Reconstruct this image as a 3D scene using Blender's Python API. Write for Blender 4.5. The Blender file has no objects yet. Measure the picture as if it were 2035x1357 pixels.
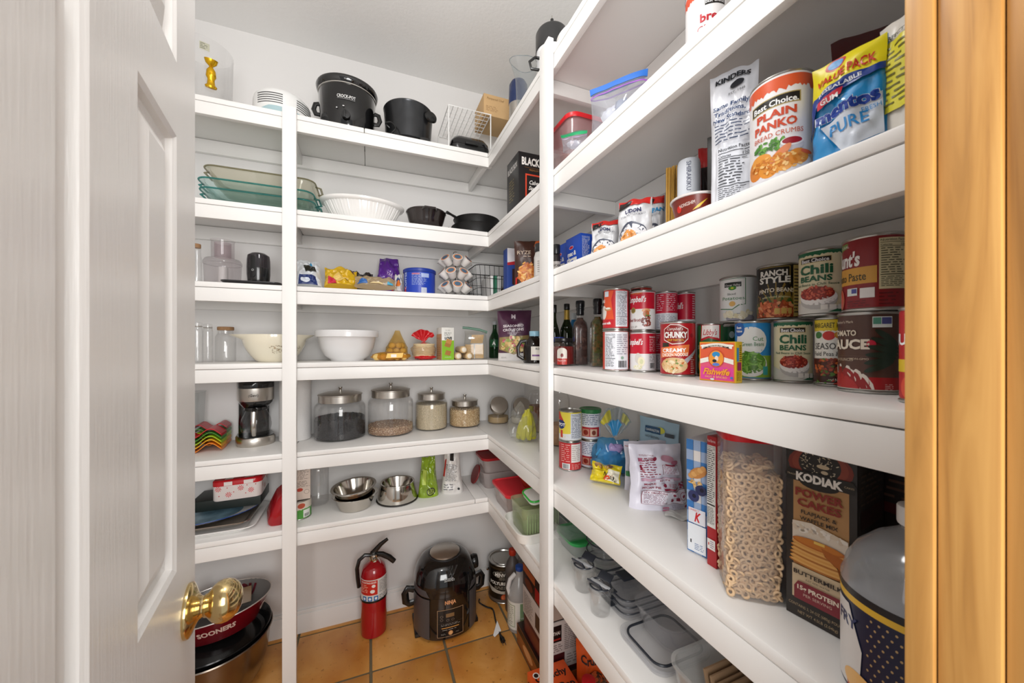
import bpy, bmesh, math, random
from math import sin, cos, pi, sqrt, radians, atan2
from mathutils import Vector, Matrix, noise
random.seed(7)
D = bpy.data
SC = bpy.context.scene
COL = SC.collection
# ---------------------------------------------------------------- camera, world, lights, exposure
YAW = radians(21.44); CS = cos(YAW); SN = sin(YAW)
F = 719.5; CX = 1017.5; YH = 686.0; H = 1.30
YB = 1.572; XR = 0.5005            # front edges of the back and right hand shelves
WY = 1.88; WX = 0.812              # back wall and right wall
CEIL = 2.655
cam = D.cameras.new('camera'); camo = D.objects.new('camera', cam); COL.objects.link(camo)
cam.sensor_width = 36.0; cam.sensor_fit = 'HORIZONTAL'; cam.lens = F/2035*36
cam.shift_y = (YH-678.5)/2035; cam.clip_start = 0.02
camo.location = (0, 0, H); camo.rotation_euler = (pi/2, 0, -YAW)
cam.dof.use_dof = True; cam.dof.focus_distance = 1.25; cam.dof.aperture_fstop = 9.0
SC.camera = camo
wd = D.worlds.new('kitchen_daylight'); SC.world = wd; wd.use_nodes = True
wd.node_tree.nodes['Background'].inputs[0].default_value = (0.98, 0.99, 1.0, 1)
wd.node_tree.nodes['Background'].inputs[1].default_value = 0.5
def area(name, loc, size, power, target, col=(1, .97, .93), sizey=None):
    l = D.lights.new(name, 'AREA'); l.energy = power; l.color = col; l.size = size
    if sizey: l.shape = 'RECTANGLE'; l.size_y = sizey
    o = D.objects.new(name, l); COL.objects.link(o); o.location = loc
    d = Vector(target)-Vector(loc); o.rotation_euler = d.to_track_quat('-Z', 'Y').to_euler()
    return o
pl = D.lights.new('pantry_ceiling_bulb', 'POINT'); pl.energy = 10.5; pl.color = (1, .985, .97); pl.shadow_soft_size = 0.10
po = D.objects.new('pantry_ceiling_bulb', pl); COL.objects.link(po); po.location = (0.0, 0.50, 2.22)
area('doorway_fill', (0.0, -0.80, 1.50), 1.0, 31.0, (0.30, 1.5, 1.15), (1, .99, .975))  # unseen soft fill added behind the camera to brighten the shelf goods frontally
SC.view_settings.view_transform = 'Standard'; SC.view_settings.look = 'None'
SC.view_settings.gamma = 1.0; SC.view_settings.use_curve_mapping = False
SC.view_settings.exposure = 0.06
SC.cycles.transparent_max_bounces = 40

# ---------------------------------------------------------------- projection helpers (photo pixel -> place in the room)
def ray(px):
    t = (px-CX)/F
    return (t*CS+SN, CS-t*SN)
def bk(px, d):                      # point d behind the front edge of a back shelf
    a, b = ray(px); Z = (YB+d)/b; return a*Z, b*Z, Z
def rt(px, d):                      # point d behind the front edge of a right shelf
    a, b = ray(px); Z = (XR+d)/a; return a*Z, b*Z, Z
def fl(px, py, h):                  # point at height h seen at pixel
    a, b = ray(px); Z = (H-h)*F/(py-YH); return a*Z, b*Z, Z
def hh(py, Z): return H+(YH-py)*Z/F
def dia(p1, p2, Z):
    t = ((p1+p2)/2-CX)/F
    return abs(p2-p1)*Z/F/sqrt(1+t*t)
def face(x, y, off=0): return atan2(x, -y)+pi+radians(off) if False else -atan2(x, y)+radians(off)

# ---------------------------------------------------------------- materials
MC = {}
def srgb(v): return v/12.92 if v <= 0.04045 else ((v+0.055)/1.055)**2.4
def hexc(h):
    h = h.lstrip('#'); return tuple(srgb(int(h[i:i+2], 16)/255) for i in (0, 2, 4))
def nodes(name):
    m = D.materials.new(name); m.use_nodes = True
    return m, m.node_tree, m.node_tree.nodes['Principled BSDF']
def mat(h, rough=0.5, metal=0.0, bump=0.0, bscale=200, spec=0.5, vary=0.0, vscale=8, coat=0.0, trans=0.0, sss=0.0, aniso=None):
    key = (h, rough, metal, bump, bscale, spec, vary, vscale, coat, trans, sss)
    if key in MC: return MC[key]
    m, nt, b = nodes('m_'+h.strip('#')+'_%d' % len(MC)); c = hexc(h)
    b.inputs['Base Color'].default_value = (*c, 1); b.inputs['Roughness'].default_value = rough
    b.inputs['Metallic'].default_value = metal; b.inputs['Specular IOR Level'].default_value = spec
    b.inputs['Coat Weight'].default_value = coat; b.inputs['Transmission Weight'].default_value = trans
    if sss: b.inputs['Subsurface Weight'].default_value = sss; b.inputs['Subsurface Scale'].default_value = 0.01
    if vary or bump:
        tc = nt.nodes.new('ShaderNodeTexCoord')
    if vary:
        n = nt.nodes.new('ShaderNodeTexNoise'); n.inputs['Scale'].default_value = vscale; n.inputs['Detail'].default_value = 5
        nt.links.new(tc.outputs['Object'], n.inputs['Vector'])
        mr = nt.nodes.new('ShaderNodeMapRange'); mr.inputs[1].default_value = 0.3; mr.inputs[2].default_value = 0.7
        mr.inputs[3].default_value = 1-vary; mr.inputs[4].default_value = 1+vary*0.5
        nt.links.new(n.outputs['Fac'], mr.inputs[0])
        mx = nt.nodes.new('ShaderNodeVectorMath'); mx.operation = 'SCALE'; mx.inputs[0].default_value = c
        nt.links.new(mr.outputs[0], mx.inputs['Scale']); nt.links.new(mx.outputs[0], b.inputs['Base Color'])
    if bump:
        n = nt.nodes.new('ShaderNodeTexNoise'); n.inputs['Scale'].default_value = bscale; n.inputs['Detail'].default_value = 3
        nt.links.new(tc.outputs['Object'], n.inputs['Vector'])
        bp = nt.nodes.new('ShaderNodeBump'); bp.inputs['Strength'].default_value = bump; bp.inputs['Distance'].default_value = 0.002
        nt.links.new(n.outputs['Fac'], bp.inputs['Height']); nt.links.new(bp.outputs[0], b.inputs['Normal'])
    MC[key] = m; return m
def clear(h='#f4f8f6', op=0.06, rough=0.03, milky='#ffffff', ior=1.45, key=None):
    """thin clear glass or plastic: tinted see-through wall with a fresnel reflection and a little milky body"""
    k = ('clear', h, op, rough, milky, ior)
    if k in MC: return MC[k]
    m = D.materials.new('m_clear_%d' % len(MC)); m.use_nodes = True; nt = m.node_tree; nt.nodes.clear()
    out = nt.nodes.new('ShaderNodeOutputMaterial')
    tr = nt.nodes.new('ShaderNodeBsdfTransparent'); tr.inputs[0].default_value = (*hexc(h), 1)
    di = nt.nodes.new('ShaderNodeBsdfDiffuse'); di.inputs[0].default_value = (*hexc(milky), 1)
    tl = nt.nodes.new('ShaderNodeBsdfTranslucent'); tl.inputs[0].default_value = (*hexc(milky), 1)
    md = nt.nodes.new('ShaderNodeMixShader'); md.inputs[0].default_value = 0.4
    nt.links.new(di.outputs[0], md.inputs[1]); nt.links.new(tl.outputs[0], md.inputs[2])
    m1 = nt.nodes.new('ShaderNodeMixShader'); m1.inputs[0].default_value = op
    nt.links.new(tr.outputs[0], m1.inputs[1]); nt.links.new(md.outputs[0], m1.inputs[2])
    gl = nt.nodes.new('ShaderNodeBsdfGlossy'); gl.inputs[1].default_value = rough
    lw = nt.nodes.new('ShaderNodeLayerWeight'); lw.inputs[0].default_value = 0.5
    pw = nt.nodes.new('ShaderNodeMath'); pw.operation = 'POWER'; pw.inputs[1].default_value = 3.5; nt.links.new(lw.outputs['Facing'], pw.inputs[0])
    cl = nt.nodes.new('ShaderNodeMath'); cl.operation = 'MULTIPLY_ADD'; cl.inputs[1].default_value = 0.55; cl.inputs[2].default_value = 0.045; nt.links.new(pw.outputs[0], cl.inputs[0])
    m2 = nt.nodes.new('ShaderNodeMixShader')
    nt.links.new(cl.outputs[0], m2.inputs[0]); nt.links.new(m1.outputs[0], m2.inputs[1]); nt.links.new(gl.outputs[0], m2.inputs[2])
    nt.links.new(m2.outputs[0], out.inputs[0])
    MC[k] = m; return m
def ramp2(nt, fac, c0, c1, p0=0.3, p1=0.7):
    r = nt.nodes.new('ShaderNodeValToRGB'); e = r.color_ramp.elements
    e[0].position = p0; e[0].color = (*hexc(c0), 1); e[1].position = p1; e[1].color = (*hexc(c1), 1)
    nt.links.new(fac, r.inputs[0]); return r.outputs[0]
def paint_mat(name, h, rough=0.45, wear=0.0, grain=(1, 1, 1), bump=0.15, bscale=60):
    m, nt, b = nodes(name); tc = nt.nodes.new('ShaderNodeTexCoord'); mp = nt.nodes.new('ShaderNodeMapping')
    mp.inputs['Scale'].default_value = grain; nt.links.new(tc.outputs['Object'], mp.inputs['Vector'])
    n = nt.nodes.new('ShaderNodeTexNoise'); n.inputs['Scale'].default_value = bscale; n.inputs['Detail'].default_value = 4
    nt.links.new(mp.outputs[0], n.inputs['Vector'])
    bp = nt.nodes.new('ShaderNodeBump'); bp.inputs['Strength'].default_value = bump; bp.inputs['Distance'].default_value = 0.001
    nt.links.new(n.outputs['Fac'], bp.inputs['Height']); nt.links.new(bp.outputs[0], b.inputs['Normal'])
    b.inputs['Roughness'].default_value = rough; b.inputs['Base Color'].default_value = (*hexc(h), 1)
    if wear:
        w = nt.nodes.new('ShaderNodeTexNoise'); w.inputs['Scale'].default_value = 22; w.inputs['Detail'].default_value = 8; w.inputs['Roughness'].default_value = 1.0
        nt.links.new(tc.outputs['Object'], w.inputs['Vector'])
        rr = nt.nodes.new('ShaderNodeValToRGB'); e = rr.color_ramp.elements
        e[0].position = 0.70; e[0].color = (*hexc(h), 1); e[1].position = 0.78; e[1].color = (*[x*(1-wear) for x in hexc(h)], 1)
        nt.links.new(w.outputs['Fac'], rr.inputs[0]); nt.links.new(rr.outputs[0], b.inputs['Base Color'])
    return m
WHITE_PAINT = paint_mat('white_gloss_paint', '#f0eeeb', 0.38, 0.10, (1, 1, 1), 0.12, 70)
WALL_PAINT = paint_mat('wall_paint', '#e6e4e2', 0.7, 0.0, (1, 1, 1), 0.15, 150)
CEIL_PAINT = paint_mat('ceiling_orange_peel', '#efeeec', 0.8, 0.0, (1, 1, 1), 0.9, 75)
DOOR_PAINT = paint_mat('door_paint', '#e4e2df', 0.30, 0.0, (18, 18, 1), 0.5, 14)

# ---------------------------------------------------------------- mesh builder
class MB:
    def __init__(s): s.v = []; s.f = []; s.mi = []; s.mats = []; s.sm = []
    def m(s, material):
        if material not in s.mats: s.mats.append(material)
        return s.mats.index(material)
    def add(s, vs, fs, material=None, smooth=True, T=None):
        n = len(s.v); k = s.m(material) if material else 0
        if T is not None: vs = [tuple(T @ Vector(p)) for p in vs]
        s.v.extend(vs); s.f.extend([tuple(i+n for i in f) for f in fs]); s.mi.extend([k]*len(fs)); s.sm.extend([smooth]*len(fs))
        return s
    def box(s, x0, x1, y0, y1, z0, z1, mt=None, b=0.0, T=None):
        if b <= 0:
            vs = [(x, y, z) for z in (z0, z1) for y in (y0, y1) for x in (x0, x1)]
            fs = [(0, 2, 3, 1), (4, 5, 7, 6), (0, 1, 5, 4), (2, 6, 7, 3), (0, 4, 6, 2), (1, 3, 7, 5)]
            return s.add(vs, fs, mt, False, T)
        bm = bmesh.new(); bmesh.ops.create_cube(bm, size=1)
        for v in bm.verts: v.co = Vector(((x0+x1)/2+v.co.x*(x1-x0), (y0+y1)/2+v.co.y*(y1-y0), (z0+z1)/2+v.co.z*(z1-z0)))
        bmesh.ops.bevel(bm, geom=bm.edges[:], offset=b, segments=2, affect='EDGES', profile=0.6)
        bm.verts.index_update()
        vs = [tuple(v.co) for v in bm.verts]; fs = [[v.index for v in f.verts] for f in bm.faces]; bm.free()
        return s.add(vs, fs, mt, True, T)
    def lathe(s, prof, mt=None, seg=32, sx=1.0, sy=1.0, T=None, smooth=True, a0=0.0, a1=2*pi, sq=2.0, flute=0, famp=0.0):
        full = abs(a1-a0-2*pi) < 1e-6; n = seg if full else seg+1
        vs = []; fs = []
        for (r, z) in prof:
            for i in range(n):
                a = a0+(a1-a0)*i/seg; ca, sa = cos(a), sin(a)
                q = 1.0
                if sq != 2.0: q = (abs(ca)**sq+abs(sa)**sq)**(-1/sq)
                rr = r*(1+(famp*cos(flute*a) if flute else 0))*q
                vs.append((rr*ca*sx, rr*sa*sy, z))
        for j in range(len(prof)-1):
            for i in range(seg):
                i2 = (i+1) % n if full else i+1
                fs.append((j*n+i, j*n+i2, (j+1)*n+i2, (j+1)*n+i))
        return s.add(vs, fs, mt, smooth, T)
    def cyl(s, r, z0, z1, mt=None, seg=24, b=0.0, sx=1, sy=1, T=None, sq=2.0):
        b = min(b, r*0.9, (z1-z0)/2.01)
        if b > 0: prof = [(0, z0), (r-b, z0), (r-b*.3, z0+b*.3), (r, z0+b), (r, z1-b), (r-b*.3, z1-b*.3), (r-b, z1), (0, z1)]
        else: prof = [(0, z0), (r, z0), (r, z0), (r, z1), (r, z1), (0, z1)]
        return s.lathe(prof, mt, seg, sx, sy, T, True, sq=sq)
    def tube(s, pts, r, mt=None, seg=8, closed=False, T=None, flat=1.0):
        pts = [Vector(p) for p in pts]; n = len(pts); vs = []; fs = []; up = Vector((0, 0, 1)); prev = None
        for i, p in enumerate(pts):
            if closed: d = pts[(i+1) % n]-pts[i-1]
            else: d = pts[min(i+1, n-1)]-pts[max(i-1, 0)]
            d.normalize()
            if prev is None:
                a = d.cross(up)
                if a.length < 0.1: a = d.cross(Vector((1, 0, 0)))
            else: a = prev-d*prev.dot(d)
            a.normalize(); prev = a; b = d.cross(a)
            ri = r[i] if isinstance(r, (list, tuple)) else r
            for k in range(seg):
                q = 2*pi*k/seg; vs.append(tuple(p+a*cos(q)*ri+b*sin(q)*ri*flat))
        m_ = n if closed else n-1
        for i in range(m_):
            j = (i+1) % n
            for k in range(seg):
                k2 = (k+1) % seg; fs.append((i*seg+k, i*seg+k2, j*seg+k2, j*seg+k))
        if not closed: fs.append(tuple(range(seg))[::-1]); fs.append(tuple((n-1)*seg+k for k in range(seg)))
        return s.add(vs, fs, mt, True, T)
    def ball(s, c, r, mt=None, sx=1, sy=1, sz=1, seg=12, ring=8, T=None):
        prof = [(r*sin(pi*j/ring), -r*cos(pi*j/ring)*sz) for j in range(ring+1)]
        M_ = Matrix.Translation(c)
        if T is not None: M_ = T @ M_
        return s.lathe(prof, mt, seg, sx, sy, M_)
    def grid(s, fn, nu, nv, mt=None, T=None, smooth=True):
        vs = [fn(i/nu, j/nv) for j in range(nv+1) for i in range(nu+1)]
        fs = [(j*(nu+1)+i, j*(nu+1)+i+1, (j+1)*(nu+1)+i+1, (j+1)*(nu+1)+i) for j in range(nv) for i in range(nu)]
        return s.add(vs, fs, mt, smooth, T)
    def prism(s, poly, z0, z1, mt=None, T=None, smooth=False):
        n = len(poly); vs = [(x, y, z0) for x, y in poly]+[(x, y, z1) for x, y in poly]
        fs = [tuple(range(n))[::-1], tuple(range(n, 2*n))]+[(i, (i+1) % n, n+(i+1) % n, n+i) for i in range(n)]
        return s.add(vs, fs, mt, smooth, T)
    def build(s, name, mt=None, parent=None, loc=(0, 0, 0), rot=None, autos=True):
        me = D.meshes.new(name); me.from_pydata(s.v, [], s.f)
        for q in (s.mats or [mt]): me.materials.append(q)
        if mt and s.mats: 
            pass
        me.polygons.foreach_set('material_index', s.mi); me.polygons.foreach_set('use_smooth', s.sm)
        me.update()
        if autos and any(s.sm):
            try: me.set_sharp_from_angle(angle=radians(42))
            except Exception: pass
        o = D.objects.new(name, me); COL.objects.link(o); o.location = loc
        if rot: o.rotation_euler = rot
        if parent is not None: o.parent = parent
        return o
def tag(o, label=None, cat=None, group=None, kind=None):
    if label: o['label'] = label
    if cat: o['category'] = cat
    if group: o['group'] = group
    if kind: o['kind'] = kind
    return o
def thing(name, label, cat, loc, rz=0, group=None, rot=None):
    o = D.objects.new(name, None); COL.objects.link(o); o.empty_display_size = 0.02
    o.location = loc; o.rotation_euler = rot if rot else (0, 0, rz)
    return tag(o, label, cat, group)
def copy_tree(o, parent=None):
    c = o.copy(); COL.objects.link(c); c.parent = parent
    for ch in list(o.children): copy_tree(ch, c)
    return c
TM = Matrix.Translation
def RX(a): return Matrix.Rotation(a, 4, 'X')
def RY(a): return Matrix.Rotation(a, 4, 'Y')
def RZ(a): return Matrix.Rotation(a, 4, 'Z')
# ================================================================ THE ROOM
def struct(name, mb, m, parent=None, **k):
    o = mb.build(name, m, parent, **k)
    if parent is None: o['kind'] = 'structure'
    return o
LX = -0.80
struct('wall_back', MB().box(LX-.1, WX+.1, WY, WY+.1, 0, CEIL), WALL_PAINT)
struct('wall_right', MB().box(WX, WX+.1, 0.06, WY, 0, CEIL), WALL_PAINT)
struct('wall_left', MB().box(LX-.1, LX, 0.06, WY, 0, CEIL), WALL_PAINT)
struct('ceiling', MB().box(LX-.1, WX+.1, -0.1, WY+.1, CEIL, CEIL+.08), CEIL_PAINT)
# floor: grout bed and saltillo tiles
m, nt, b = nodes('grout'); b.inputs['Base Color'].default_value = (*hexc('#6a5f48'), 1); b.inputs['Roughness'].default_value = 0.9
fo = struct('floor', MB().box(LX-.1, WX+.1, -0.4, WY+.1, -0.08, -0.004), m)
m, nt, b = nodes('saltillo_tile'); tc = nt.nodes.new('ShaderNodeTexCoord'); oi = nt.nodes.new('ShaderNodeObjectInfo')
va = nt.nodes.new('ShaderNodeVectorMath'); va.operation = 'ADD'; nt.links.new(tc.outputs['Object'], va.inputs[0]); nt.links.new(oi.outputs['Location'], va.inputs[1])
n1 = nt.nodes.new('ShaderNodeTexNoise'); n1.inputs['Scale'].default_value = 5; n1.inputs['Detail'].default_value = 6; n1.inputs['Distortion'].default_value = 0.6
nt.links.new(va.outputs[0], n1.inputs['Vector'])
rr = nt.nodes.new('ShaderNodeValToRGB'); e = rr.color_ramp.elements
e[0].position = .3; e[0].color = (*hexc('#b87430'), 1); e[1].position = .72; e[1].color = (*hexc('#dca25c'), 1)
x = e.new(.5); x.color = (*hexc('#c98b42'), 1)
nt.links.new(n1.outputs['Fac'], rr.inputs[0])
hs = nt.nodes.new('ShaderNodeHueSaturation'); nt.links.new(rr.outputs[0], hs.inputs['Color'])
mr = nt.nodes.new('ShaderNodeMapRange'); mr.inputs[3].default_value = .88; mr.inputs[4].default_value = 1.1
nt.links.new(oi.outputs['Random'], mr.inputs[0]); nt.links.new(mr.outputs[0], hs.inputs['Value'])
n2 = nt.nodes.new('ShaderNodeTexNoise'); n2.inputs['Scale'].default_value = 60; n2.inputs['Detail'].default_value = 4; nt.links.new(va.outputs[0], n2.inputs['Vector'])
sp = nt.nodes.new('ShaderNodeValToRGB'); sp.color_ramp.elements[0].position = .30; sp.color_ramp.elements[0].color = (.35, .3, .25, 1); sp.color_ramp.elements[1].position = .36
nt.links.new(n2.outputs['Fac'], sp.inputs[0])
mu = nt.nodes.new('ShaderNodeMix'); mu.data_type = 'RGBA'; mu.blend_type = 'MULTIPLY'; mu.inputs[0].default_value = .6
nt.links.new(hs.outputs[0], mu.inputs[6]); nt.links.new(sp.outputs[0], mu.inputs[7]); nt.links.new(mu.outputs[2], b.inputs['Base Color'])
bp = nt.nodes.new('ShaderNodeBump'); bp.inputs['Strength'].default_value = .25; bp.inputs['Distance'].default_value = .004
nt.links.new(n1.outputs['Fac'], bp.inputs['Height']); nt.links.new(bp.outputs[0], b.inputs['Normal'])
b.inputs['Roughness'].default_value = .30
TILE = m; PT = 0.300
tb = MB().box(-(PT-.010)/2, (PT-.010)/2, -(PT-.010)/2, (PT-.010)/2, -.012, 0.0, None, .004)
t0 = None
for i in range(-3, 3):
    for j in range(-5, 2):
        cx_, cy_ = .004+PT*(i+.5), 1.548+PT*(j+.5)
        if t0 is None: t0 = tb.build('tile', TILE, fo); o = t0
        else: o = t0.copy(); COL.objects.link(o); o.parent = fo
        o.location = (cx_, cy_, 0); o.rotation_euler = (0, 0, random.uniform(-.004, .004))
# baseboards
def baseboard(name, x0, x1, y0, y1):
    mb = MB().box(x0, x1, y0, y1, 0, .085, None, .002)
    o = struct(name, mb, WHITE_PAINT)
    if 'back' in name: MB().box(x0, x1, y0+.004, y1, .085, .10, None, .003).build('cap_moulding', WHITE_PAINT, o)
    else: MB().box(x0+.004 if 'right' in name else x0, x1 if 'right' in name else x1-.004, y0, y1, .085, .10, None, .003).build('cap_moulding', WHITE_PAINT, o)
baseboard('baseboard_back', LX, WX, WY-.013, WY)
baseboard('baseboard_right', WX-.013, WX, .08, WY-.013)
baseboard('baseboard_left', LX, LX+.013, .08, WY-.013)
# ---- shelves
TOPS = {'A': 2.174, 'B': 1.815, 'C': 1.524, 'D': 1.234, 'E': .895, 'F': .609}
BOTS = {'A': 2.110, 'B': 1.748, 'C': 1.456, 'D': 1.167, 'E': .826, 'F': .540}
SH = {'A': 'topmost white pantry shelf, just below the ceiling, holding slow cooker', 'B': 'second white pantry shelf from top, holding glass baking dishes',
      'C': 'third white pantry shelf from top, with chip bags and noodle packs', 'D': 'fourth white pantry shelf at eye level, holding the canned goods',
      'E': 'fifth white pantry shelf, holding coffee maker and glass canisters', 'F': 'lowest white pantry shelf, holding steel bowls and plastic tubs'}
YR0 = 0.10   # near end of right shelves
for k, tz in TOPS.items():
    bz = BOTS[k]
    s = thing('pantry_shelf', SH[k], 'shelf', (0, 0, tz), 0, 'white shelves round the pantry')
    th = .019
    jx = bk(724, 0)[0] if k == 'A' else {'B': -.28, 'C': -.28, 'D': -.28, 'E': -.28, 'F': .44}[k]
    MB().box(LX+.001, jx-.001, YB, WY-.001, -th, 0, None, .0035).build('board', WHITE_PAINT, s)
    MB().box(jx+.001, XR-.0005, YB, WY-.001, -th, 0, None, .0035).build('board', WHITE_PAINT, s)
    MB().box(XR, WX-.001, YR0, WY-.001, -th, 0, None, .0035).build('board', WHITE_PAINT, s)
    MB().box(LX+.001, XR+.0175, YB+.001, YB+.019, bz-tz, -th-.0015, None, .0015).build('fascia', WHITE_PAINT, s)
    MB().box(XR+.001, XR+.018, YR0, YB+.0005, bz-tz, -th-.0015, None, .0015).build('fascia', WHITE_PAINT, s)
    MB().box(LX+.001, WX-.001, WY-.020, WY-.001, -th-.056, -th-.001, None, .001).build('cleat', WHITE_PAINT, s)
    MB().box(WX-.020, WX-.001, YR0, WY-.021, -th-.056, -th-.001, None, .001).build('cleat', WHITE_PAINT, s)
    MB().box(-.302, -.283, YB+.0195, WY-.0205, -th-.045, -th-.001, None, .001).build('cross_brace', WHITE_PAINT, s)
    MB().box(XR+.0185, WX-.0205, 1.035, 1.054, -th-.045, -th-.001, None, .001).build('cross_brace', WHITE_PAINT, s)
    MB().box(XR-.018, XR-.0005, YB+.0195, WY-.0205, -th-.045, -th-.001, None, .001).build('cross_brace', WHITE_PAINT, s)
# posts
p = MB().box(-.3015, -.2555, YB-.020, YB-.0005, 0, 2.188, None, .002).build('shelf_post', WHITE_PAINT)
tag(p, 'left white wooden post on the front edges of the back shelves', 'post', 'white posts carrying the shelves')
p = MB().box(XR-.018, XR-.0005, .940, 1.000, 0, 2.198, None, .002).build('shelf_post', WHITE_PAINT)
tag(p, 'right white wooden post on the front edges of the right shelves', 'post', 'white posts carrying the shelves')
# ---- door (open leaf at the left)
DW, DH, DT = .56, 2.03, .035
A_ = radians(9.0)
door = D.objects.new('door_1', None); COL.objects.link(door); door['kind'] = 'structure'
door.location = (-.239, .665, .008); door.rotation_euler = (0, 0, -pi/2+A_)   # local +x runs from free edge to hinge, local +y faces room (+X world)
# local: x along leaf (0 free edge .. DW), y outwards towards camera side
def door_leaf():
    mb = MB()
    xs = [(.0916, .2187), (.310, .437)]
    zs = [(.24, .84), (1.0095, 1.553), (1.645, 1.90)]
    # stiles and rails
    mb.box(0, .0916, -DT, 0, 0, DH); mb.box(.437, DW, -DT, 0, 0, DH); mb.box(.2187, .310, -DT, 0, 0, DH)
    for (a, b_) in xs:
        prev = 0
        for (z0, z1) in zs+[(DH, DH)]:
            mb.box(a, b_, -DT, 0, prev, z0); prev = z1
    return mb, xs, zs
mb, xs, zs = door_leaf()
mb.build('door_frame', DOOR_PAINT, door)
for (a, b_) in xs:
    for (z0, z1) in zs:
        q = MB()
        def ringf(i0, y0, i1, y1):
            o0 = [(a+i0, y0, z0+i0), (b_-i0, y0, z0+i0), (b_-i0, y0, z1-i0), (a+i0, y0, z1-i0)]
            o1 = [(a+i1, y1, z0+i1), (b_-i1, y1, z0+i1), (b_-i1, y1, z1-i1), (a+i1, y1, z1-i1)]
            q.add(o0+o1, [(n, 4+n, 4+(n+1) % 4, (n+1) % 4) for n in range(4)], None, False)
        ringf(0, 0, .006, -.003); ringf(.006, -.003, .009, -.009); ringf(.009, -.009, .015, -.011); ringf(.015, -.011, .038, -.002)
        q.add([(a+.038, -.002, z0+.038), (b_-.038, -.002, z0+.038), (b_-.038, -.002, z1-.038), (a+.038, -.002, z1-.038)], [(3, 2, 1, 0)], None, False)
        q.box(a, b_, -DT, -.014, z0, z1)
        q.build('door_panel', DOOR_PAINT, door)
BRASS = mat('#d9c08a', .16, 1.0, vary=.10, vscale=30)
BRASS.node_tree.nodes['Principled BSDF'].inputs['Roughness'].default_value = .14
kb = MB(); TK = TM((.042, 0, .929)) @ RX(-pi/2)
kb.lathe([(0, 0), (.034, 0), (.0345, .002), (.034, .004), (.030, .0065), (.026, .008), (.020, .0105), (.0155, .013), (.013, .0165), (.0128, .019)], None, 40, T=TK)
kob = kb.build('rose', BRASS, door)
kb = MB(); TK2 = TM((.042, 0, .929)) @ RX(-pi/2)
kb.lathe([(.0125, .0175), (.014, .0185), (.0145, .020), (.0150, .022), (.0185, .0245), (.0225, .028), (.0255, .033), (.0268, .039), (.0262, .045), (.0235, .051), (.0185, .0565), (.0105, .0605), (0, .062)], None, 40, sx=1.0, sy=1.04, T=TK2)
kb.build('knob', BRASS, kob)
# ---- wooden door jamb at the right
m, nt, b = nodes('golden_pine'); tc = nt.nodes.new('ShaderNodeTexCoord'); mp = nt.nodes.new('ShaderNodeMapping'); mp.inputs['Scale'].default_value = (26, 26, 1.2)
nt.links.new(tc.outputs['Object'], mp.inputs['Vector'])
n1 = nt.nodes.new('ShaderNodeTexNoise'); n1.inputs['Scale'].default_value = 2.2; n1.inputs['Detail'].default_value = 5; n1.inputs['Distortion'].default_value = 1.2
nt.links.new(mp.outputs[0], n1.inputs['Vector'])
rr = nt.nodes.new('ShaderNodeValToRGB'); e = rr.color_ramp.elements
e[0].position = .28; e[0].color = (*hexc('#8d6230'), 1); e[1].position = .66; e[1].color = (*hexc('#bf9050'), 1); x = e.new(.45); x.color = (*hexc('#ad7d41'), 1)
nt.links.new(n1.outputs['Fac'], rr.inputs[0]); nt.links.new(rr.outputs[0], b.inputs['Base Color']); b.inputs['Roughness'].default_value = .35
PINE = m
tr = D.objects.new('trim_1', None); COL.objects.link(tr); tr['kind'] = 'structure'
JX = .40
MB().box(JX, JX+.022, .1395, .156, 0, 2.14, None, .002).build('casing_edge', PINE, tr)
MB().box(JX+.004, JX+.024, .1085, .139, 0, 2.14, None, .002).build('door_stop', PINE, tr)
MB().box(JX+.0085, JX+.024, -.02, .108, 0, 2.14, None, .002).build('jamb_board', PINE, tr)
MB().box(JX+.0245, JX+.10, -.02, .055, 0, 2.14).build('stud', PINE, tr)
struct('wall_front', MB().box(JX+.105, WX+.1, -.02, .058, 0, CEIL), WALL_PAINT)
# ================================================================ PRINT ON SURFACES
def S_cyl(r, z0=0.0, sy=1.0):
    return lambda u, v, o: ((r+o)*sin(u/r), -(r+o)*cos(u/r)*sy, z0+max(v, .0045))
def S_front(d, z0=0.0): return lambda u, v, o: (u, -d/2-o, z0+v)
def S_back(d, z0=0.0): return lambda u, v, o: (-u, d/2+o, z0+v)
def S_right(w, z0=0.0): return lambda u, v, o: (w/2+o, u, z0+v)
def S_left(w, z0=0.0): return lambda u, v, o: (-w/2-o, -u, z0+v)
def S_top(h): return lambda u, v, o: (u, v, h+o)
TXC = {}
def text_tris(txt, bold=0.0, shear=0.0, space=1.0):
    key = (txt, bold, shear, space)
    if key in TXC: return TXC[key]
    c = D.curves.new('t', 'FONT'); c.body = txt; c.size = 1.0; c.resolution_u = 2; c.offset = bold; c.shear = shear; c.space_character = space
    o = D.objects.new('t', c); COL.objects.link(o); bpy.context.view_layer.update()
    me = D.meshes.new_from_object(o.evaluated_get(bpy.context.evaluated_depsgraph_get()))
    vs = [tuple(v.co) for v in me.vertices]; fs = [tuple(p.vertices) for p in me.polygons]
    D.objects.remove(o); D.curves.remove(c); D.meshes.remove(me)
    if not vs: vs = [(0, 0, 0)]; fs = []
    x0 = min(v[0] for v in vs); x1 = max(v[0] for v in vs)
    TXC[key] = (vs, fs, x0, x1); return TXC[key]
INK = {}
def ink(h, rough=.35, metal=0.0):
    return mat(h, rough, metal)
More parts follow.
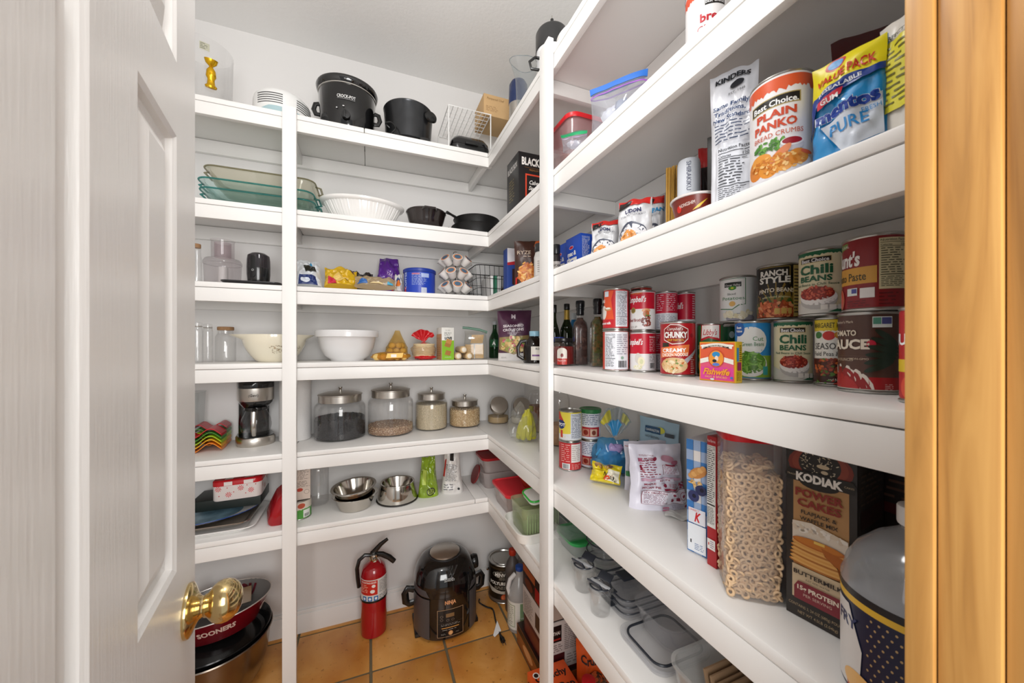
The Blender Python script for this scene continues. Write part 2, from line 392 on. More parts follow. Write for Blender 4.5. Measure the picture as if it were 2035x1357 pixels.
def split_tris(pts, fs, L):
    out = []
    def rec(a, b, c, d):
        e = [((a[0]-b[0])**2+(a[1]-b[1])**2, 0), ((b[0]-c[0])**2+(b[1]-c[1])**2, 1), ((c[0]-a[0])**2+(c[1]-a[1])**2, 2)]
        m, k = max(e)
        if m < L*L or d > 6: out.append((a, b, c)); return
        if k == 0: p = ((a[0]+b[0])/2, (a[1]+b[1])/2); rec(a, p, c, d+1); rec(p, b, c, d+1)
        elif k == 1: p = ((b[0]+c[0])/2, (b[1]+c[1])/2); rec(a, b, p, d+1); rec(a, p, c, d+1)
        else: p = ((a[0]+c[0])/2, (a[1]+c[1])/2); rec(a, b, p, d+1); rec(p, b, c, d+1)
    for f in fs:
        for i in range(1, len(f)-1): rec(pts[f[0]], pts[f[i]], pts[f[i+1]], 0)
    return out
def decal(parent, S, items, name='printed_label', rough=.35, step=.0042, lift=.0004, T=None):
    """items drawn in order, each a hair above the one before: r rect, e ellipse, t text, n fine print lines, b barcode, s scatter of ellipses, p polygon, w wavy-edged band"""
    mb = MB(); off = lift
    for it in items:
        k = it[0]; off += .00001 if (k == 'e' and it[3] < .004) or (k == 'p' and len(it[1]) == 5 and max(q[0] for q in it[1])-min(q[0] for q in it[1]) < .012) else .00012
        if k == 'r':
            _, u0, v0, u1, v1, c = it[:6]
            nu = max(1, int(abs(u1-u0)/step+.99)); nv = max(1, int(abs(v1-v0)/(step*1.5)+.99))
            mb.grid(lambda a, b: S(u0+(u1-u0)*a, v0+(v1-v0)*b, off), nu, nv, ink(c, rough), smooth=True)
        elif k == 'e':
            _, u, v, ru, rv, c = it[:6]; n = 20; rot = it[6] if len(it) > 6 else 0
            vs = [S(u, v, off)]
            rings = max(1, min(6, int(max(ru, rv)/step+.6)))
            fs = []
            for q in range(1, rings+1):
                for i in range(n):
                    a = 2*pi*i/n; du = ru*cos(a)*q/rings; dv = rv*sin(a)*q/rings
                    vs.append(S(u+du*cos(rot)-dv*sin(rot), v+du*sin(rot)+dv*cos(rot), off))
            for i in range(n): fs.append((0, 1+i, 1+(i+1) % n))
            for q in range(1, rings):
                for i in range(n): fs.append((1+(q-1)*n+i, 1+q*n+i, 1+q*n+(i+1) % n, 1+(q-1)*n+(i+1) % n))
            mb.add(vs, fs, ink(c, rough), True)
        elif k == 't':
            _, s_, u, v, size, c = it[:6]; o = it[6] if len(it) > 6 else {}
            vs, fs, x0, x1 = text_tris(s_, o.get('bold', .0), o.get('shear', 0), o.get('sp', 1.0))
            sx = size*o.get('sx', 1.0)
            if 'w' in o: sx = o['w']/max(1e-6, (x1-x0))
            al = o.get('al', 'c'); cu = -(x0+x1)/2*sx if al == 'c' else (-x0*sx if al == 'l' else -x1*sx)
            rot = o.get('rot', 0); arc = o.get('arc', 0)
            P = []
            for (x, y, z) in vs:
                du = x*sx+cu; dv = (y-.35)*size+arc*du*du
                P.append((u+du*cos(rot)-dv*sin(rot), v+du*sin(rot)+dv*cos(rot)))
            tr_ = split_tris(P, fs, step*1.3); V_ = []; F_ = []; ix = {}
            for t_ in tr_:
                f_ = []
                for p_ in t_:
                    if p_ not in ix: ix[p_] = len(V_); V_.append(S(p_[0], p_[1], off+.00012))
                    f_.append(ix[p_])
                F_.append(tuple(f_))
            mb.add(V_, F_, ink(c, rough), False)
        elif k == 'n':
            _, u0, v0, u1, v1, rows, c = it[:7]; dens = it[7] if len(it) > 7 else .8; rnd = random.Random(int(abs(u0*1e4)+abs(v0*1e4)+rows))
            rh = (v1-v0)/rows
            for i in range(rows):
                u = u0; y = v1-rh*(i+.5)
                end = u1-(u1-u0)*(rnd.random()*.3)
                while u < end:
                    wl = rnd.uniform(.9, 3.2)*rh; ue = min(u+wl, end)
                    nn = max(1, int((ue-u)/step+.5))
                    mb.grid(lambda a, b: S(u+(ue-u)*a, y-rh*.17+rh*.34*b, off), nn, 1, ink(c, rough))
                    u = ue+rh*.55/dens
        elif k == 'b':
            _, u0, v0, u1, v1, c = it[:6]; u = u0; rnd = random.Random(5)
            while u < u1:
                w_ = rnd.choice([.4, .7, 1.1])*(u1-u0)/28
                mb.grid(lambda a, b: S(u+w_*a, v0+(v1-v0)*b, off), 1, 1, ink(c, rough)); u += w_+rnd.choice([.5, .9])*(u1-u0)/28
        elif k == 's':
            _, u, v, ru, rv, n, r, cols = it[:8]; rnd = random.Random(n+int(abs(u)*1e4)); asp = it[8] if len(it) > 8 else .6
            for i in range(n):
                a = rnd.random()*2*pi; q = sqrt(rnd.random()); ang = rnd.random()*pi; rr_ = r*rnd.uniform(.75, 1.2)
                uu = u+ru*q*cos(a); vv = v+rv*q*sin(a); off2 = off+.00008*(i % 6)
                vs = [S(uu+rr_*cos(2*pi*j/8)*cos(ang)-rr_*asp*sin(2*pi*j/8)*sin(ang), vv+rr_*cos(2*pi*j/8)*sin(ang)+rr_*asp*sin(2*pi*j/8)*cos(ang), off2) for j in range(8)]
                mb.add(vs, [tuple(range(8))], ink(rnd.choice(cols), rough), False)
            off += .0005
        elif k == 'p':
            _, pts, c = it[:3]; cu = sum(p_[0] for p_ in pts)/len(pts); cv = sum(p_[1] for p_ in pts)/len(pts)
            P = []
            for i, p_ in enumerate(pts):
                q_ = pts[(i+1) % len(pts)]; n = max(1, int(sqrt((p_[0]-q_[0])**2+(p_[1]-q_[1])**2)/step))
                for j in range(n): P.append((p_[0]+(q_[0]-p_[0])*j/n, p_[1]+(q_[1]-p_[1])*j/n))
            n = len(P); mr_ = max(sqrt((a-cu)**2+(b_-cv)**2) for a, b_ in P); R_ = max(1, min(8, int(mr_/step+.6))); vs = [S(cu, cv, off)]
            for q in range(1, R_+1): vs += [S(cu+(a-cu)*q/R_, cv+(b_-cv)*q/R_, off) for a, b_ in P]
            mb.add(vs, [(0, 1+i, 1+(i+1) % n) for i in range(n)]+[(1+(q-1)*n+i, 1+q*n+i, 1+q*n+(i+1) % n, 1+(q-1)*n+(i+1) % n) for q in range(1, R_) for i in range(n)], ink(c, rough), True)
        elif k == 'w':
            _, u0, v0, u1, v1, amp, c = it[:7]; nu = 44; rnd = random.Random(3); jit = [rnd.uniform(-amp, amp) for _ in range(nu+1)]
            mb.grid(lambda a, b: S(u0+(u1-u0)*a, (v0+jit[int(a*nu+.5)])*(1-b)+v1*b, off), nu, 1, ink(c, rough))
    if T is not None: mb.v = [tuple(T @ Vector(p_)) for p_ in mb.v]
    # all decal faces need consistent outward look: leave double sided
    return mb.build(name, None, parent, autos=False)
def nutri(u0, v0, u1, v1, c='#222222', bg='#f2f0ea', title='Nutrition Facts'):
    w = u1-u0; h = v1-v0; fsz = min(w*.14, h*.1)
    return [('r', u0, v0, u1, v1, bg), ('t', title, (u0+u1)/2, v1-fsz*.7, fsz, c, {'w': w*.9, 'bold': .01}),
            ('r', u0+w*.04, v1-fsz*1.6, u1-w*.04, v1-fsz*1.45, c), ('t', 'Calories', u0+w*.05, v1-fsz*2.3, fsz*.8, c, {'al': 'l', 'bold': .01}), ('t', '120', u1-w*.06, v1-fsz*2.3, fsz, c, {'al': 'r', 'bold': .01}),
            ('r', u0+w*.04, v1-fsz*2.95, u1-w*.04, v1-fsz*2.8, c),
            ('n', u0+w*.06, v0+h*.30, u1-w*.06, v1-fsz*3.1, max(9, min(26, int(h*.5/(w*.10)))), c, 1.0), ('r', u0+w*.04, v0+h*.27, u1-w*.04, v0+h*.285, c), ('n', u0+w*.06, v0+h*.04, u1-w*.06, v0+h*.25, max(6, min(14, int(h*.2/(w*.08)))), c, 1.0)]
# ================================================================ GENERIC THINGS
TIN = mat('#b9b8b4', .28, 1.0); TIN2 = mat('#8e8c88', .35, 1.0); STEEL = mat('#bcb7b0', .24, 1.0, vary=.05, vscale=40); CHROME = mat('#d6d4cf', .08, 1.0)
BRUSH = mat('#c4beb6', .30, 1.0); BLACKP = mat('#141414', .25); BLACKM = mat('#1b1a1a', .5); CASTI = mat('#171616', .42, 0.2, bump=.3, bscale=300)
GLASS = clear('#fefefe', .015, .02, '#f4f4f4'); GLASS_T = clear('#a9d3cd', .10, .03, '#4d9c98'); GLASS_S = clear('#cfcdbf', .10, .03, '#8b8a78')
FROST = clear('#fafafa', .24, .12, '#f4f2f0'); PLAST = clear('#fbfbfb', .10, .05, '#dfe3e6'); BAGF = clear('#f4f5f5', .10, .10, '#f2f2f2', 1.5)
WHITEP = mat('#ededeb', .35); WHITEC = mat('#f1efec', .15, coat=.3)
def can_body(t, r, h, body='#cc2030', top=True, name='can', ring=TIN, lid=None):
    e_ = .0015
    MB().lathe([(0, .004), (r-.004, .004), (r-.003, 0), (r, 0), (r+e_, .0015), (r+e_, .003), (r, .0045), (r-.0002, .005), (r-.0002, h-.005), (r, h-.0045), (r+e_, h-.003), (r+e_, h-.0015), (r, h), (r-.003, h), (r-.004, h-.004), (r*.8, h-.004), (r*.78, h-.0035), (0, h-.0035)], ring, 40).build(name, None, t)
    MB().lathe([(r, .0045), (r, h-.0045)], None, 40).build('paper_label', mat(body, .32), t)
def can(label, x1, x2, ytop, side, d, sh, body, items, group=None, h=None, rz=0, base=None, grp_cat='can', r=None, ylow=None, lift=0):
    """a tin can; x1..x2 pixel extent, d = distance behind the shelf front edge"""
    pf = bk if side == 'b' else rt; X, Y, Z = pf((x1+x2)/2, d)
    r = r or dia(x1, x2, Z)/2; zb = (TOPS[sh] if sh else 0)+(base or 0)+.0003
    h = h or hh(ytop, Z)-zb
    t = thing('tin_can', label, grp_cat, (X, Y, zb), face(X, Y)+radians(rz), group)
    can_body(t, r, h, body)
    if items: decal(t, S_cyl(r), items(r, h), 'printed_label')
    return t
def box_thing(name, label, cat, loc, rz, w, d, h, col, b=.0012, group=None, flaps=True, rot=None, m=None):
    t = thing(name, label, cat, loc, rz, group, rot)
    MB().box(-w/2, w/2, -d/2, d/2, 0, h, None, b).build('carton', m or mat(col, .4), t)
    return t
def on_shelf(px, side, d, sh): 
    X, Y, Z = (bk if side == 'b' else rt)(px, d); return X, Y, TOPS[sh]+.0003, Z
def pouch(name, label, cat, loc, rz, w, h, d, col, seed=1, group=None, rot=None, m=None, crump=.5, gusset=.9, topw=1.0, items=None, seam=.012, mback=None, nu=22, nv=26, lean=0, seamcol=None, bulge=.5):
    """stand-up bag: two wrinkled faces meeting at the sides and at a flat top seal"""
    t = thing(name, label, cat, loc, rz, group, rot)
    def prof(u, v, s_):
        e_ = max(0, 1-abs(2*u-1)**2.6)**.55
        tv = 1.0
        if v > bulge: tv = max(0.0, cos((v-bulge)/(1-bulge)*pi/2))**.8
        bt = 1.0 if gusset >= .99 else gusset+(1-gusset)*min(1, v/.15)
        ww = w*(1+(topw-1)*v)
        x = (u-.5)*ww*(1-.05*sin(pi*v))
        n_ = noise.noise(Vector((u*4+seed*3.1, v*5+s_*7, seed*1.7)))*.5+noise.noise(Vector((u*9+seed, v*11+s_*3, seed*2.3)))*.3
        edge = min(1, min(v, 1-v)*9)
        dep = d/2*e_*tv*bt
        y = s_*(dep+crump*.022*n_*edge*min(1, dep/.01+.15))
        y += lean*v*h+ crump*.010*noise.noise(Vector((u*3+seed, v*4, 9.1)))*min(1, v*3)
        z = v*h*(1-.0*e_)
        if v < .02: z = 0
        z += crump*.006*noise.noise(Vector((u*5, seed*2.2, .3)))*v
        return (x, y, max(0, z))
    mb = MB(); mm = m or mat(col, .30)
    mb.grid(lambda a, b: prof(a, b, -1), nu, nv, mm); mb.grid(lambda a, b: prof(1-a, b, 1), nu, nv, mback or mm)
    # bottom
    n = 10; mb.grid(lambda a, b: tuple(Vector(prof(a, 0, 1))*(1-b)+Vector(prof(a, 0, -1))*b), nu, 2, mm)
    mb.build('bag_film', None, t, autos=False)
    if seamcol:
        s2 = MB(); s2.grid(lambda a, b: (prof(a, 1, -1)[0], prof(a, 1, -1)[1]-.0005, prof(a, 1, 0)[2]-seam*(1-b)*1.0), nu, 1, mat(seamcol, .35)); s2.grid(lambda a, b: (prof(a, 1, -1)[0], prof(a, 1, -1)[1]+.0008, prof(a, 1, 0)[2]-seam*(1-b)*1.0), nu, 1, mat(seamcol, .35)); s2.build('top_seal', None, t, autos=False)
    def S(u, v, o):
        uu = min(max(u/w+.5, 0), 1); vv = min(max(v/h, 0), 1)
        # sample and push along approximate normal (towards viewer)
        p_ = Vector(prof(uu, vv, -1)); return (p_.x, p_.y-o*2.4-.0004, p_.z)
    if items: decal(t, S, items, 'printed_design', step=.0042, lift=.0010)
    return t
def rbox_pts(w, d, r, n=6):
    P = []
    for (cx_, cy_, a0) in ((w/2-r, d/2-r, 0), (-w/2+r, d/2-r, pi/2), (-w/2+r, -d/2+r, pi), (w/2-r, -d/2+r, 3*pi/2)):
        for i in range(n+1):
            a = a0+pi/2*i/n; P.append((cx_+r*cos(a), cy_+r*sin(a)))
    return P
def loft(mb, rings, mt=None, closed_top=False, closed_bot=False, T=None):
    """rings: list of (w, d, r, z)"""
    vs = []; fs = []; n = None
    for (w, d, r, z) in rings:
        P = rbox_pts(w, d, min(r, w/2-.0001, d/2-.0001)); n = len(P); vs += [(x, y, z) for x, y in P]
    for j in range(len(rings)-1):
        for i in range(n): fs.append((j*n+i, j*n+(i+1) % n, (j+1)*n+(i+1) % n, (j+1)*n+i))
    if closed_bot: fs.append(tuple(range(n))[::-1])
    if closed_top: fs.append(tuple((len(rings)-1)*n+i for i in range(n)))
    return mb.add(vs, fs, mt, True, T)
def tub(t, w, d, h, taper=.88, r=.02, m=None, lidcol=None, lidm=None, name='tub', wall=.0015, lidh=.012, rim=.003):
    mb = MB(); wb, db = w*taper, d*taper
    loft(mb, [(wb, db, r*.9, .0), (wb+.004, db+.004, r, .004), (w, d, r, h-.004), (w+rim*2, d+rim*2, r+rim, h-.003), (w+rim*2, d+rim*2, r+rim, h), (w-wall*2, d-wall*2, r, h), (wb-wall*2, db-wall*2, r*.9, wall+.004)], None, False, True)
    P = rbox_pts(wb-wall*2, db-wall*2, r*.9); n = len(P); mb.add([(x, y, wall+.004) for x, y in P], [tuple(range(n))])
    mb.build(name, m or FROST, t)
    if lidcol or lidm:
        lb = MB(); loft(lb, [(w+rim*2+.003, d+rim*2+.003, r+rim, h-.007), (w+rim*2+.005, d+rim*2+.005, r+rim, h-.004), (w+rim*2+.005, d+rim*2+.005, r+rim, h+lidh*.4), (w-.004, d-.004, r, h+lidh*.5), (w-.010, d-.010, r, h+lidh*.15)], None, True)
        lb.build('lid', lidm or mat(lidcol, .35), t)
def spout_scatter(mb, n, rfn, r, mt, seed=3, asp=.6, seg=5, ring=4):
    rnd = random.Random(seed)
    for i in range(n):
        p_ = rfn(rnd); T = TM(p_) @ Matrix.Rotation(rnd.random()*6.3, 4, (rnd.random()-.5, rnd.random()-.5, rnd.random()+.01))
        mb.ball((0, 0, 0), r*rnd.uniform(.8, 1.2), mt, sz=asp, seg=seg, ring=ring, T=T)
# ================================================================ RIGHT SHELF D (cans) AND RIGHT SHELF E
def PT_(spec, h):
    if spec[0] == 'f': return fl(spec[1], spec[2], h)
    return (bk if spec[0] == 'b' else rt)(spec[1], spec[2])
def box3(name, label, cat, L, C, hb, ytop, d, col, group=None, b=.0012, m=None, htop=None):
    """box whose front face runs from L (left) to C (right); returns thing, w, d, h"""
    l = PT_(L, hb); c = PT_(C, hb); w = sqrt((c[0]-l[0])**2+(c[1]-l[1])**2); a = atan2(c[1]-l[1], c[0]-l[0])
    h = htop if htop else hh(ytop, c[2])-hb
    nx, ny = -sin(a), cos(a); cx_, cy_ = (l[0]+c[0])/2+nx*d/2, (l[1]+c[1])/2+ny*d/2
    t = thing(name, label, cat, (cx_, cy_, hb+.0003), a, group)
    MB().box(-w/2, w/2, -d/2, d/2, 0, h, None, b).build('carton', m or mat(col, .4), t)
    return t, w, d, h
TD = TOPS['D']; TE = TOPS['E']; TF = TOPS['F']
RED = '#c8102e'; DRED = '#a01522'; CREAM = '#ece3c4'; OFFW = '#f0eeea'
def it_coco(r, h): return [('r', -r*1.5, .006, r*1.5, h-.006, '#c4202a'), ('p', [(-r*.75, h*.25), (r*.22, h*.25), (r*.0, h*.72), (r*.2, h*.94), (-r*.75, h*.94)], '#e2552c'), ('r', -r*1.5, h*.55, -r*.72, h*.95, '#1a1413'),
    ('t', 'THAI', -r*.98, h*.70, h*.11, '#f3f0ec', {'bold': .03}), ('e', -r*.72, h*.42, h*.10, h*.17, '#efe9e2'), ('e', -r*.28, h*.50, h*.10, h*.045, '#c88f5e'), ('e', -r*.28, h*.515, h*.07, h*.022, '#f5efe6'),
    ('r', -r*.58, h*.80, -r*.2, h*.93, '#dde6ef'), ('t', 'coconut milk', -r*.55, h*.16, h*.085, '#ffffff', {'bold': .02, 'w': r*1.1})]+nutri(r*.35, h*.07, r*1.35, h*.93, '#333344', '#dfe2ea')
def it_nut(r, h): return [('r', -r*1.4, .006, r*1.4, h-.006, '#c8402c'), ('r', -r*.95, h*.05, r*1.15, h*.95, '#e4e6ec')]+nutri(-r*.9, h*.08, 0, h*.92, '#2b2b3a', '#e4e6ec')+[('n', r*.08, h*.40, r*1.05, h*.9, 10, '#8b8b98'), ('e', r*.5, h*.33, r*.12, r*.12, '#8fae9c'), ('b', r*.2, h*.1, r*.9, h*.26, '#222222')]
def it_broth(r, h): return [('r', -r*1.5, h*.54, r*1.5, h-.006, '#c8102e'), ('r', -r*1.5, .006, r*1.5, h*.54, '#eceaea'), ('t', "Campbell's", -r*.25, h*.78, h*.20, '#ffffff', {'bold': .02, 'shear': .35, 'w': r*1.75}),
    ('t', 'HOMESTYLE BROTH', -r*.2, h*.92, h*.05, '#e8a33c', {'w': r*1.0}), ('e', -r*.45, h*.51, r*.24, r*.24, '#a98f3f'), ('e', -r*.45, h*.51, r*.18, r*.18, '#7d6a2c'), ('t', 'Beef Broth', -r*.3, h*.27, h*.11, '#8e1b1b', {'bold': .01, 'w': r*1.1}), ('t', 'SOUP', -r*.4, h*.10, h*.08, '#9a9590'),
    ('e', r*.62, h*.50, r*.33, h*.05, '#e0a070'), ('e', r*.62, h*.42, r*.25, h*.08, '#c56b3c'), ('s', r*.62, h*.23, r*.34, h*.13, 26, r*.11, ['#8a4034', '#a9574a', '#6f2f28'], .7), ('s', r*.75, h*.4, r*.3, h*.05, 8, r*.06, ['#5d8a3c'], .5)]
def it_mush(r, h): return [('r', -r*1.5, h*.45, r*1.5, h-.006, '#c8102e'), ('r', -r*1.5, .006, r*1.5, h*.45, '#eceaea'), ('t', "Campbell's", -r*.75, h*.74, h*.20, '#ffffff', {'bold': .02, 'shear': .35, 'w': r*1.5}),
    ('r', r*.42, h*.06, r*1.2, h*.94, '#c8102e'), ('r', r*.42, h*.06, r*1.2, h*.45, '#e2e1e4'), ('t', 'Nutrition Facts', r*.8, h*.86, h*.06, '#ffffff', {'w': r*.6, 'bold': .02}), ('n', r*.5, h*.5, r*1.15, h*.82, 8, '#f0c8cc'), ('n', r*.5, h*.26, r*1.15, h*.45, 5, '#777777'), ('b', r*.55, h*.1, r*1.0, h*.23, '#222222'),
    ('e', -r*.35, h*.34, r*.26, h*.13, '#d9d4cc'), ('e', -r*.12, h*.26, r*.26, h*.12, '#f0e9c9'), ('e', -r*.1, h*.26, r*.13, h*.06, '#d9dcae'), ('e', -r*.4, h*.12, r*.36, h*.06, '#f2eedb'), ('s', -r*.4, h*.12, r*.3, h*.05, 12, r*.07, ['#e2e0b4', '#f7f4e4'], .6)]
def it_backsoup(r, h): return [('r', -r*1.5, h*.45, r*1.5, h-.006, '#c41236'), ('r', -r*1.5, .006, r*1.5, h*.45, '#dfe1e8'), ('n', -r*.9, h*.5, -r*.1, h*.92, 8, '#e8c2cc'), ('n', r*.05, h*.5, r*1.0, h*.92, 9, '#e8c2cc'), ('n', -r*.9, h*.08, r*1.0, h*.42, 9, '#8f93a8')]
def it_side(r, h): return [('r', -r*1.5, h*.30, r*1.5, h-.006, '#c41236'), ('r', -r*1.5, .006, r*1.5, h*.30, '#e4e4ea'), ('t', "Campbell's", -r*1.0, h*.65, h*.22, '#ffffff', {'bold': .02, 'shear': .35, 'w': r*1.5}), ('n', r*.75, h*.1, r*1.3, h*.9, 14, '#ecd6da')]
def it_chunky(r, h): return [('r', -r*1.5, .006, r*1.5, h-.006, '#b3151f'), ('p', [(-r*.85, h*.66), (-r*.3, h*.58), (r*.35, h*.60), (r*.62, h*.68), (r*.62, h*.86), (r*.1, h*.94), (-r*.4, h*.95), (-r*.85, h*.86)], '#ece6e0'), ('p', [(-r*.81, h*.67), (-r*.3, h*.595), (r*.33, h*.615), (r*.58, h*.69), (r*.58, h*.85), (r*.1, h*.925), (-r*.4, h*.935), (-r*.81, h*.85)], '#8f1a17'),
    ('t', "Campbell's", -r*.15, h*.865, h*.075, '#f4f0ea', {'shear': .3, 'w': r*.9}), ('t', 'CHUNKY', -r*.12, h*.755, h*.145, '#f7f5f1', {'bold': .045, 'w': r*1.34}), ('t', 'SOUP THAT EATS', -r*.12, h*.66, h*.05, '#e8b43a', {'bold': .02, 'w': r*.9}), ('e', r*.85, h*.74, r*.13, r*.13, '#8d0f1a'),
    ('r', -r*.95, h*.53, -r*.5, h*.61, '#2e2b1d'), ('p', [(-r*1.1, h*.33), (r*.62, h*.40), (r*.68, h*.58), (-r*1.1, h*.52)], '#ea7a3c'), ('t', 'CREAMY', -r*.22, h*.475, h*.095, '#ffffff', {'bold': .03, 'w': r*1.4, 'rot': .03}), ('t', 'CHICKEN NOODLE', -r*.2, h*.395, h*.08, '#fff3e8', {'bold': .03, 'w': r*1.55, 'rot': .04}),
    ('p', [(r*.2, h*.27), (r*1.2, h*.50), (r*1.22, h*.46), (r*.4, h*.2)], '#b9b4bd'), ('e', -r*.22, h*.20, r*.78, h*.145, '#ddb98a'), ('s', -r*.22, h*.2, r*.72, h*.13, 60, r*.14, ['#efd8ae', '#f3e3c2', '#e6c08a', '#d9a86c', '#e9c48f'], .6), ('s', -r*.2, h*.2, r*.6, h*.1, 8, r*.09, ['#c9702f', '#7d8f3c'], .6), ('n', r*.72, h*.06, r*1.0, h*.36, 8, '#e9c9c6')]
def it_libby(r, h): return [('r', -r*1.5, .006, r*1.5, h-.006, '#2f6b3c'), ('p', [(-r*.75, h*.66), (-r*.1, h*.72), (r*.85, h*.66), (r*.85, h*.97), (-r*.7, h*.97)], '#c8202c'), ('p', [(-r*.68, h*.71), (-r*.1, h*.76), (r*.72, h*.71), (r*.72, h*.96), (-r*.62, h*.96)], '#f3ece8'), ('t', "Libby's", 0, h*.83, h*.15, '#c8202c', {'shear': .3, 'w': r*1.05, 'bold': .01}),
    ('t', 'Sliced', -r*.6, h*.55, h*.1, '#f5f3ea', {'w': r*.9}), ('e', -r*.5, h*.38, r*.5, h*.06, '#9dc04c'), ('e', -r*.6, h*.20, r*.4, h*.12, '#e98a62'), ('e', -r*.3, h*.1, r*.4, h*.08, '#d83a2a')]
def it_green(r, h): return [('r', -r*1.5, .006, r*1.5, h-.006, '#11633c'), ('e', r*.35, h*.80, r*.3, h*.07, '#c9e2e6'), ('p', [(-r*.2, h*.5), (r*.3, h*.62), (r*.3, h*.58), (-r*.1, h*.4)], '#a8c63c')]
def it_beans(r, h): return [('r', -r*1.5, h*.42, r*1.5, h-.006, '#2a8fd6'), ('r', -r*1.5, .006, r*1.5, h*.42, '#8db63f'), ('e', -r*.1, h*.66, r*.92, h*.24, '#eef0ee'), ('e', -r*.82, h*.86, r*.38, h*.12, '#1c5fb0'), ('t', 'Best', -r*.82, h*.89, h*.055, '#ffffff', {'bold': .03}), ('t', 'Value', -r*.82, h*.83, h*.055, '#ffffff', {'bold': .03}),
    ('t', 'Cut', r*.3, h*.70, h*.10, '#4c8f4e', {}), ('t', 'Green Beans', -r*.0, h*.61, h*.095, '#2f7d46', {'w': r*1.25}), ('e', -r*.15, h*.27, r*.98, h*.21, '#f0f0ec'), ('e', -r*.15, h*.30, r*.9, h*.18, '#5d8a34'), ('s', -r*.15, h*.31, r*.8, h*.17, 60, r*.20, ['#5c9a34', '#7fb84c', '#4a7f2a', '#96c464'], .28), ('r', r*.55, h*.1, r*.85, h*.24, '#3aa6a0')]
def it_chili(r, h): return [('r', -r*1.6, .006, r*1.6, h-.006, '#ebe1bd'), ('w', -r*1.6, h*.90, r*1.6, h-.005, .0018, '#15633f'), ('p', [(-r*1.6, h*.02), (r*1.6, h*.02), (r*1.6, h*.16), (r*.3, h*.12), (-r*1.6, h*.28)], '#d6d5cf'), ('p', [(r*.5, .006), (r*1.5, .006), (r*1.5, h*.16), (r*.9, h*.10)], '#1f6a48'),
    ('r', -r*.70, h*.79, r*.66, h*.87, '#c9b67a'), ('r', -r*.67, h*.797, r*.63, h*.863, '#1a1512'), ('t', 'Best Choice', -r*.02, h*.827, h*.075, '#ffffff', {'w': r*1.16, 'bold': .02}), ('t', 'Chili', 0, h*.69, h*.185, '#16603e', {'w': r*1.42, 'bold': .035}), ('t', 'BEANS', 0, h*.555, h*.115, '#16603e', {'w': r*1.36, 'bold': .03}), ('t', 'Red Beans in Chili Sauce', 0, h*.47, h*.05, '#2f5a3c', {'w': r*1.9, 'bold': .01}),
    ('e', r*.1, h*.24, r*.78, h*.14, '#b9b7b5'), ('e', r*.1, h*.28, r*.78, h*.12, '#f0eeec'), ('e', r*.05, h*.33, r*.72, h*.10, '#8c2a1e'), ('s', r*.05, h*.34, r*.66, h*.095, 70, r*.085, ['#b3382a', '#c9503c', '#97271d', '#d3674e'], .5), ('r', r*.25, h*.09, r*.50, h*.16, '#eceae4'), ('r', r*.56, h*.09, r*.81, h*.16, '#eceae4'), ('r', r*.87, h*.09, r*1.1, h*.16, '#eceae4')]
def it_marg(r, h): return [('r', -r*1.5, .006, r*1.5, h-.006, '#efede6'), ('w', -r*1.5, h*.80, r*1.5, h*.96, .001, '#e2c62e'), ('t', 'MARGARET HOLMES', 0, h*.88, h*.10, '#33300f', {'w': r*2.5, 'bold': .01}), ('e', -r*.2, h*.73, r*.36, h*.065, '#c8281e'), ('e', r*.5, h*.74, r*.4, h*.06, '#d99a3c'), ('e', -r*.85, h*.74, r*.25, h*.05, '#3c7a3a'),
    ('t', 'SEASONED', 0, h*.58, h*.13, '#2e2b28', {'w': r*2.3}), ('t', 'Field Peas & Snaps', 0, h*.47, h*.09, '#2e2b28', {'w': r*2.4}), ('r', -r*1.5, .006, r*1.5, h*.40, '#4a2014'), ('s', 0, h*.27, r*1.1, h*.13, 70, r*.13, ['#b9472a', '#8a3a1e', '#cf6a34', '#7a2c18', '#4f7a2a', '#a8552c'], .8), ('r', -r*1.5, h*.06, r*1.5, h*.15, '#3a160e'), ('t', 'and No MSG', r*.3, h*.10, h*.06, '#f0e9d8', {'w': r*1.0}), ('s', -r*.3, h*.06, r*.9, h*.03, 10, r*.1, ['#4f8a2e', '#c83a22'], .5)]
def it_tsauce(r, h): return [('r', -r*1.5, .006, r*1.5, h-.006, '#52352a'), ('r', r*.35, .006, r*1.5, h*.20, '#a31c20'), ('e', -r*.75, h*.02, r*1.28, h*.33, '#d9cfc4'), ('e', -r*.77, -h*.02, r*1.22, h*.34, '#8d1418'), ('e', -r*.95, h*.02, r*1.0, h*.22, '#a82222'), ('r', -r*1.5, -.0, r*1.5, .006, '#a8a49c'),
    ('r', -r*1.0, h*.452, r*.4, h*.456, '#6d5144'), ('t', "Member's Mark", -r*.55, h*.88, h*.045, '#d9c9b4', {'w': r*.85}), ('t', 'TOMATO', -r*.55, h*.74, h*.095, '#e6dac4', {'w': r*1.05, 'bold': .03}), ('t', 'SAUCE', -r*.45, h*.60, h*.16, '#ece2d0', {'w': r*1.65, 'bold': .045}), ('e', r*.42, h*.60, r*.14, h*.05, '#c8203c'),
    ('t', '24 OUNCES', -r*.5, h*.41, h*.05, '#cbb8a0', {'w': r*.75}), ('t', 'NON-GMO', r*.05, h*.42, h*.035, '#cbb8a0', {}), ('r', r*.45, h*.80, r*1.05, h*.93, '#e4ece8'), ('r', r*.72, h*.84, r*1.03, h*.92, '#4a4f8c'), ('r', r*.47, h*.84, r*.70, h*.92, '#5a9c86')]+[('e', r*(.9-.05*i), h*(.68-.07*i), r*.5, h*.035, '#1d3022', -.75+.25*i) for i in range(6)]+[('n', r*.8, h*.05, r*1.1, h*.13, 4, '#d9a9a4')]
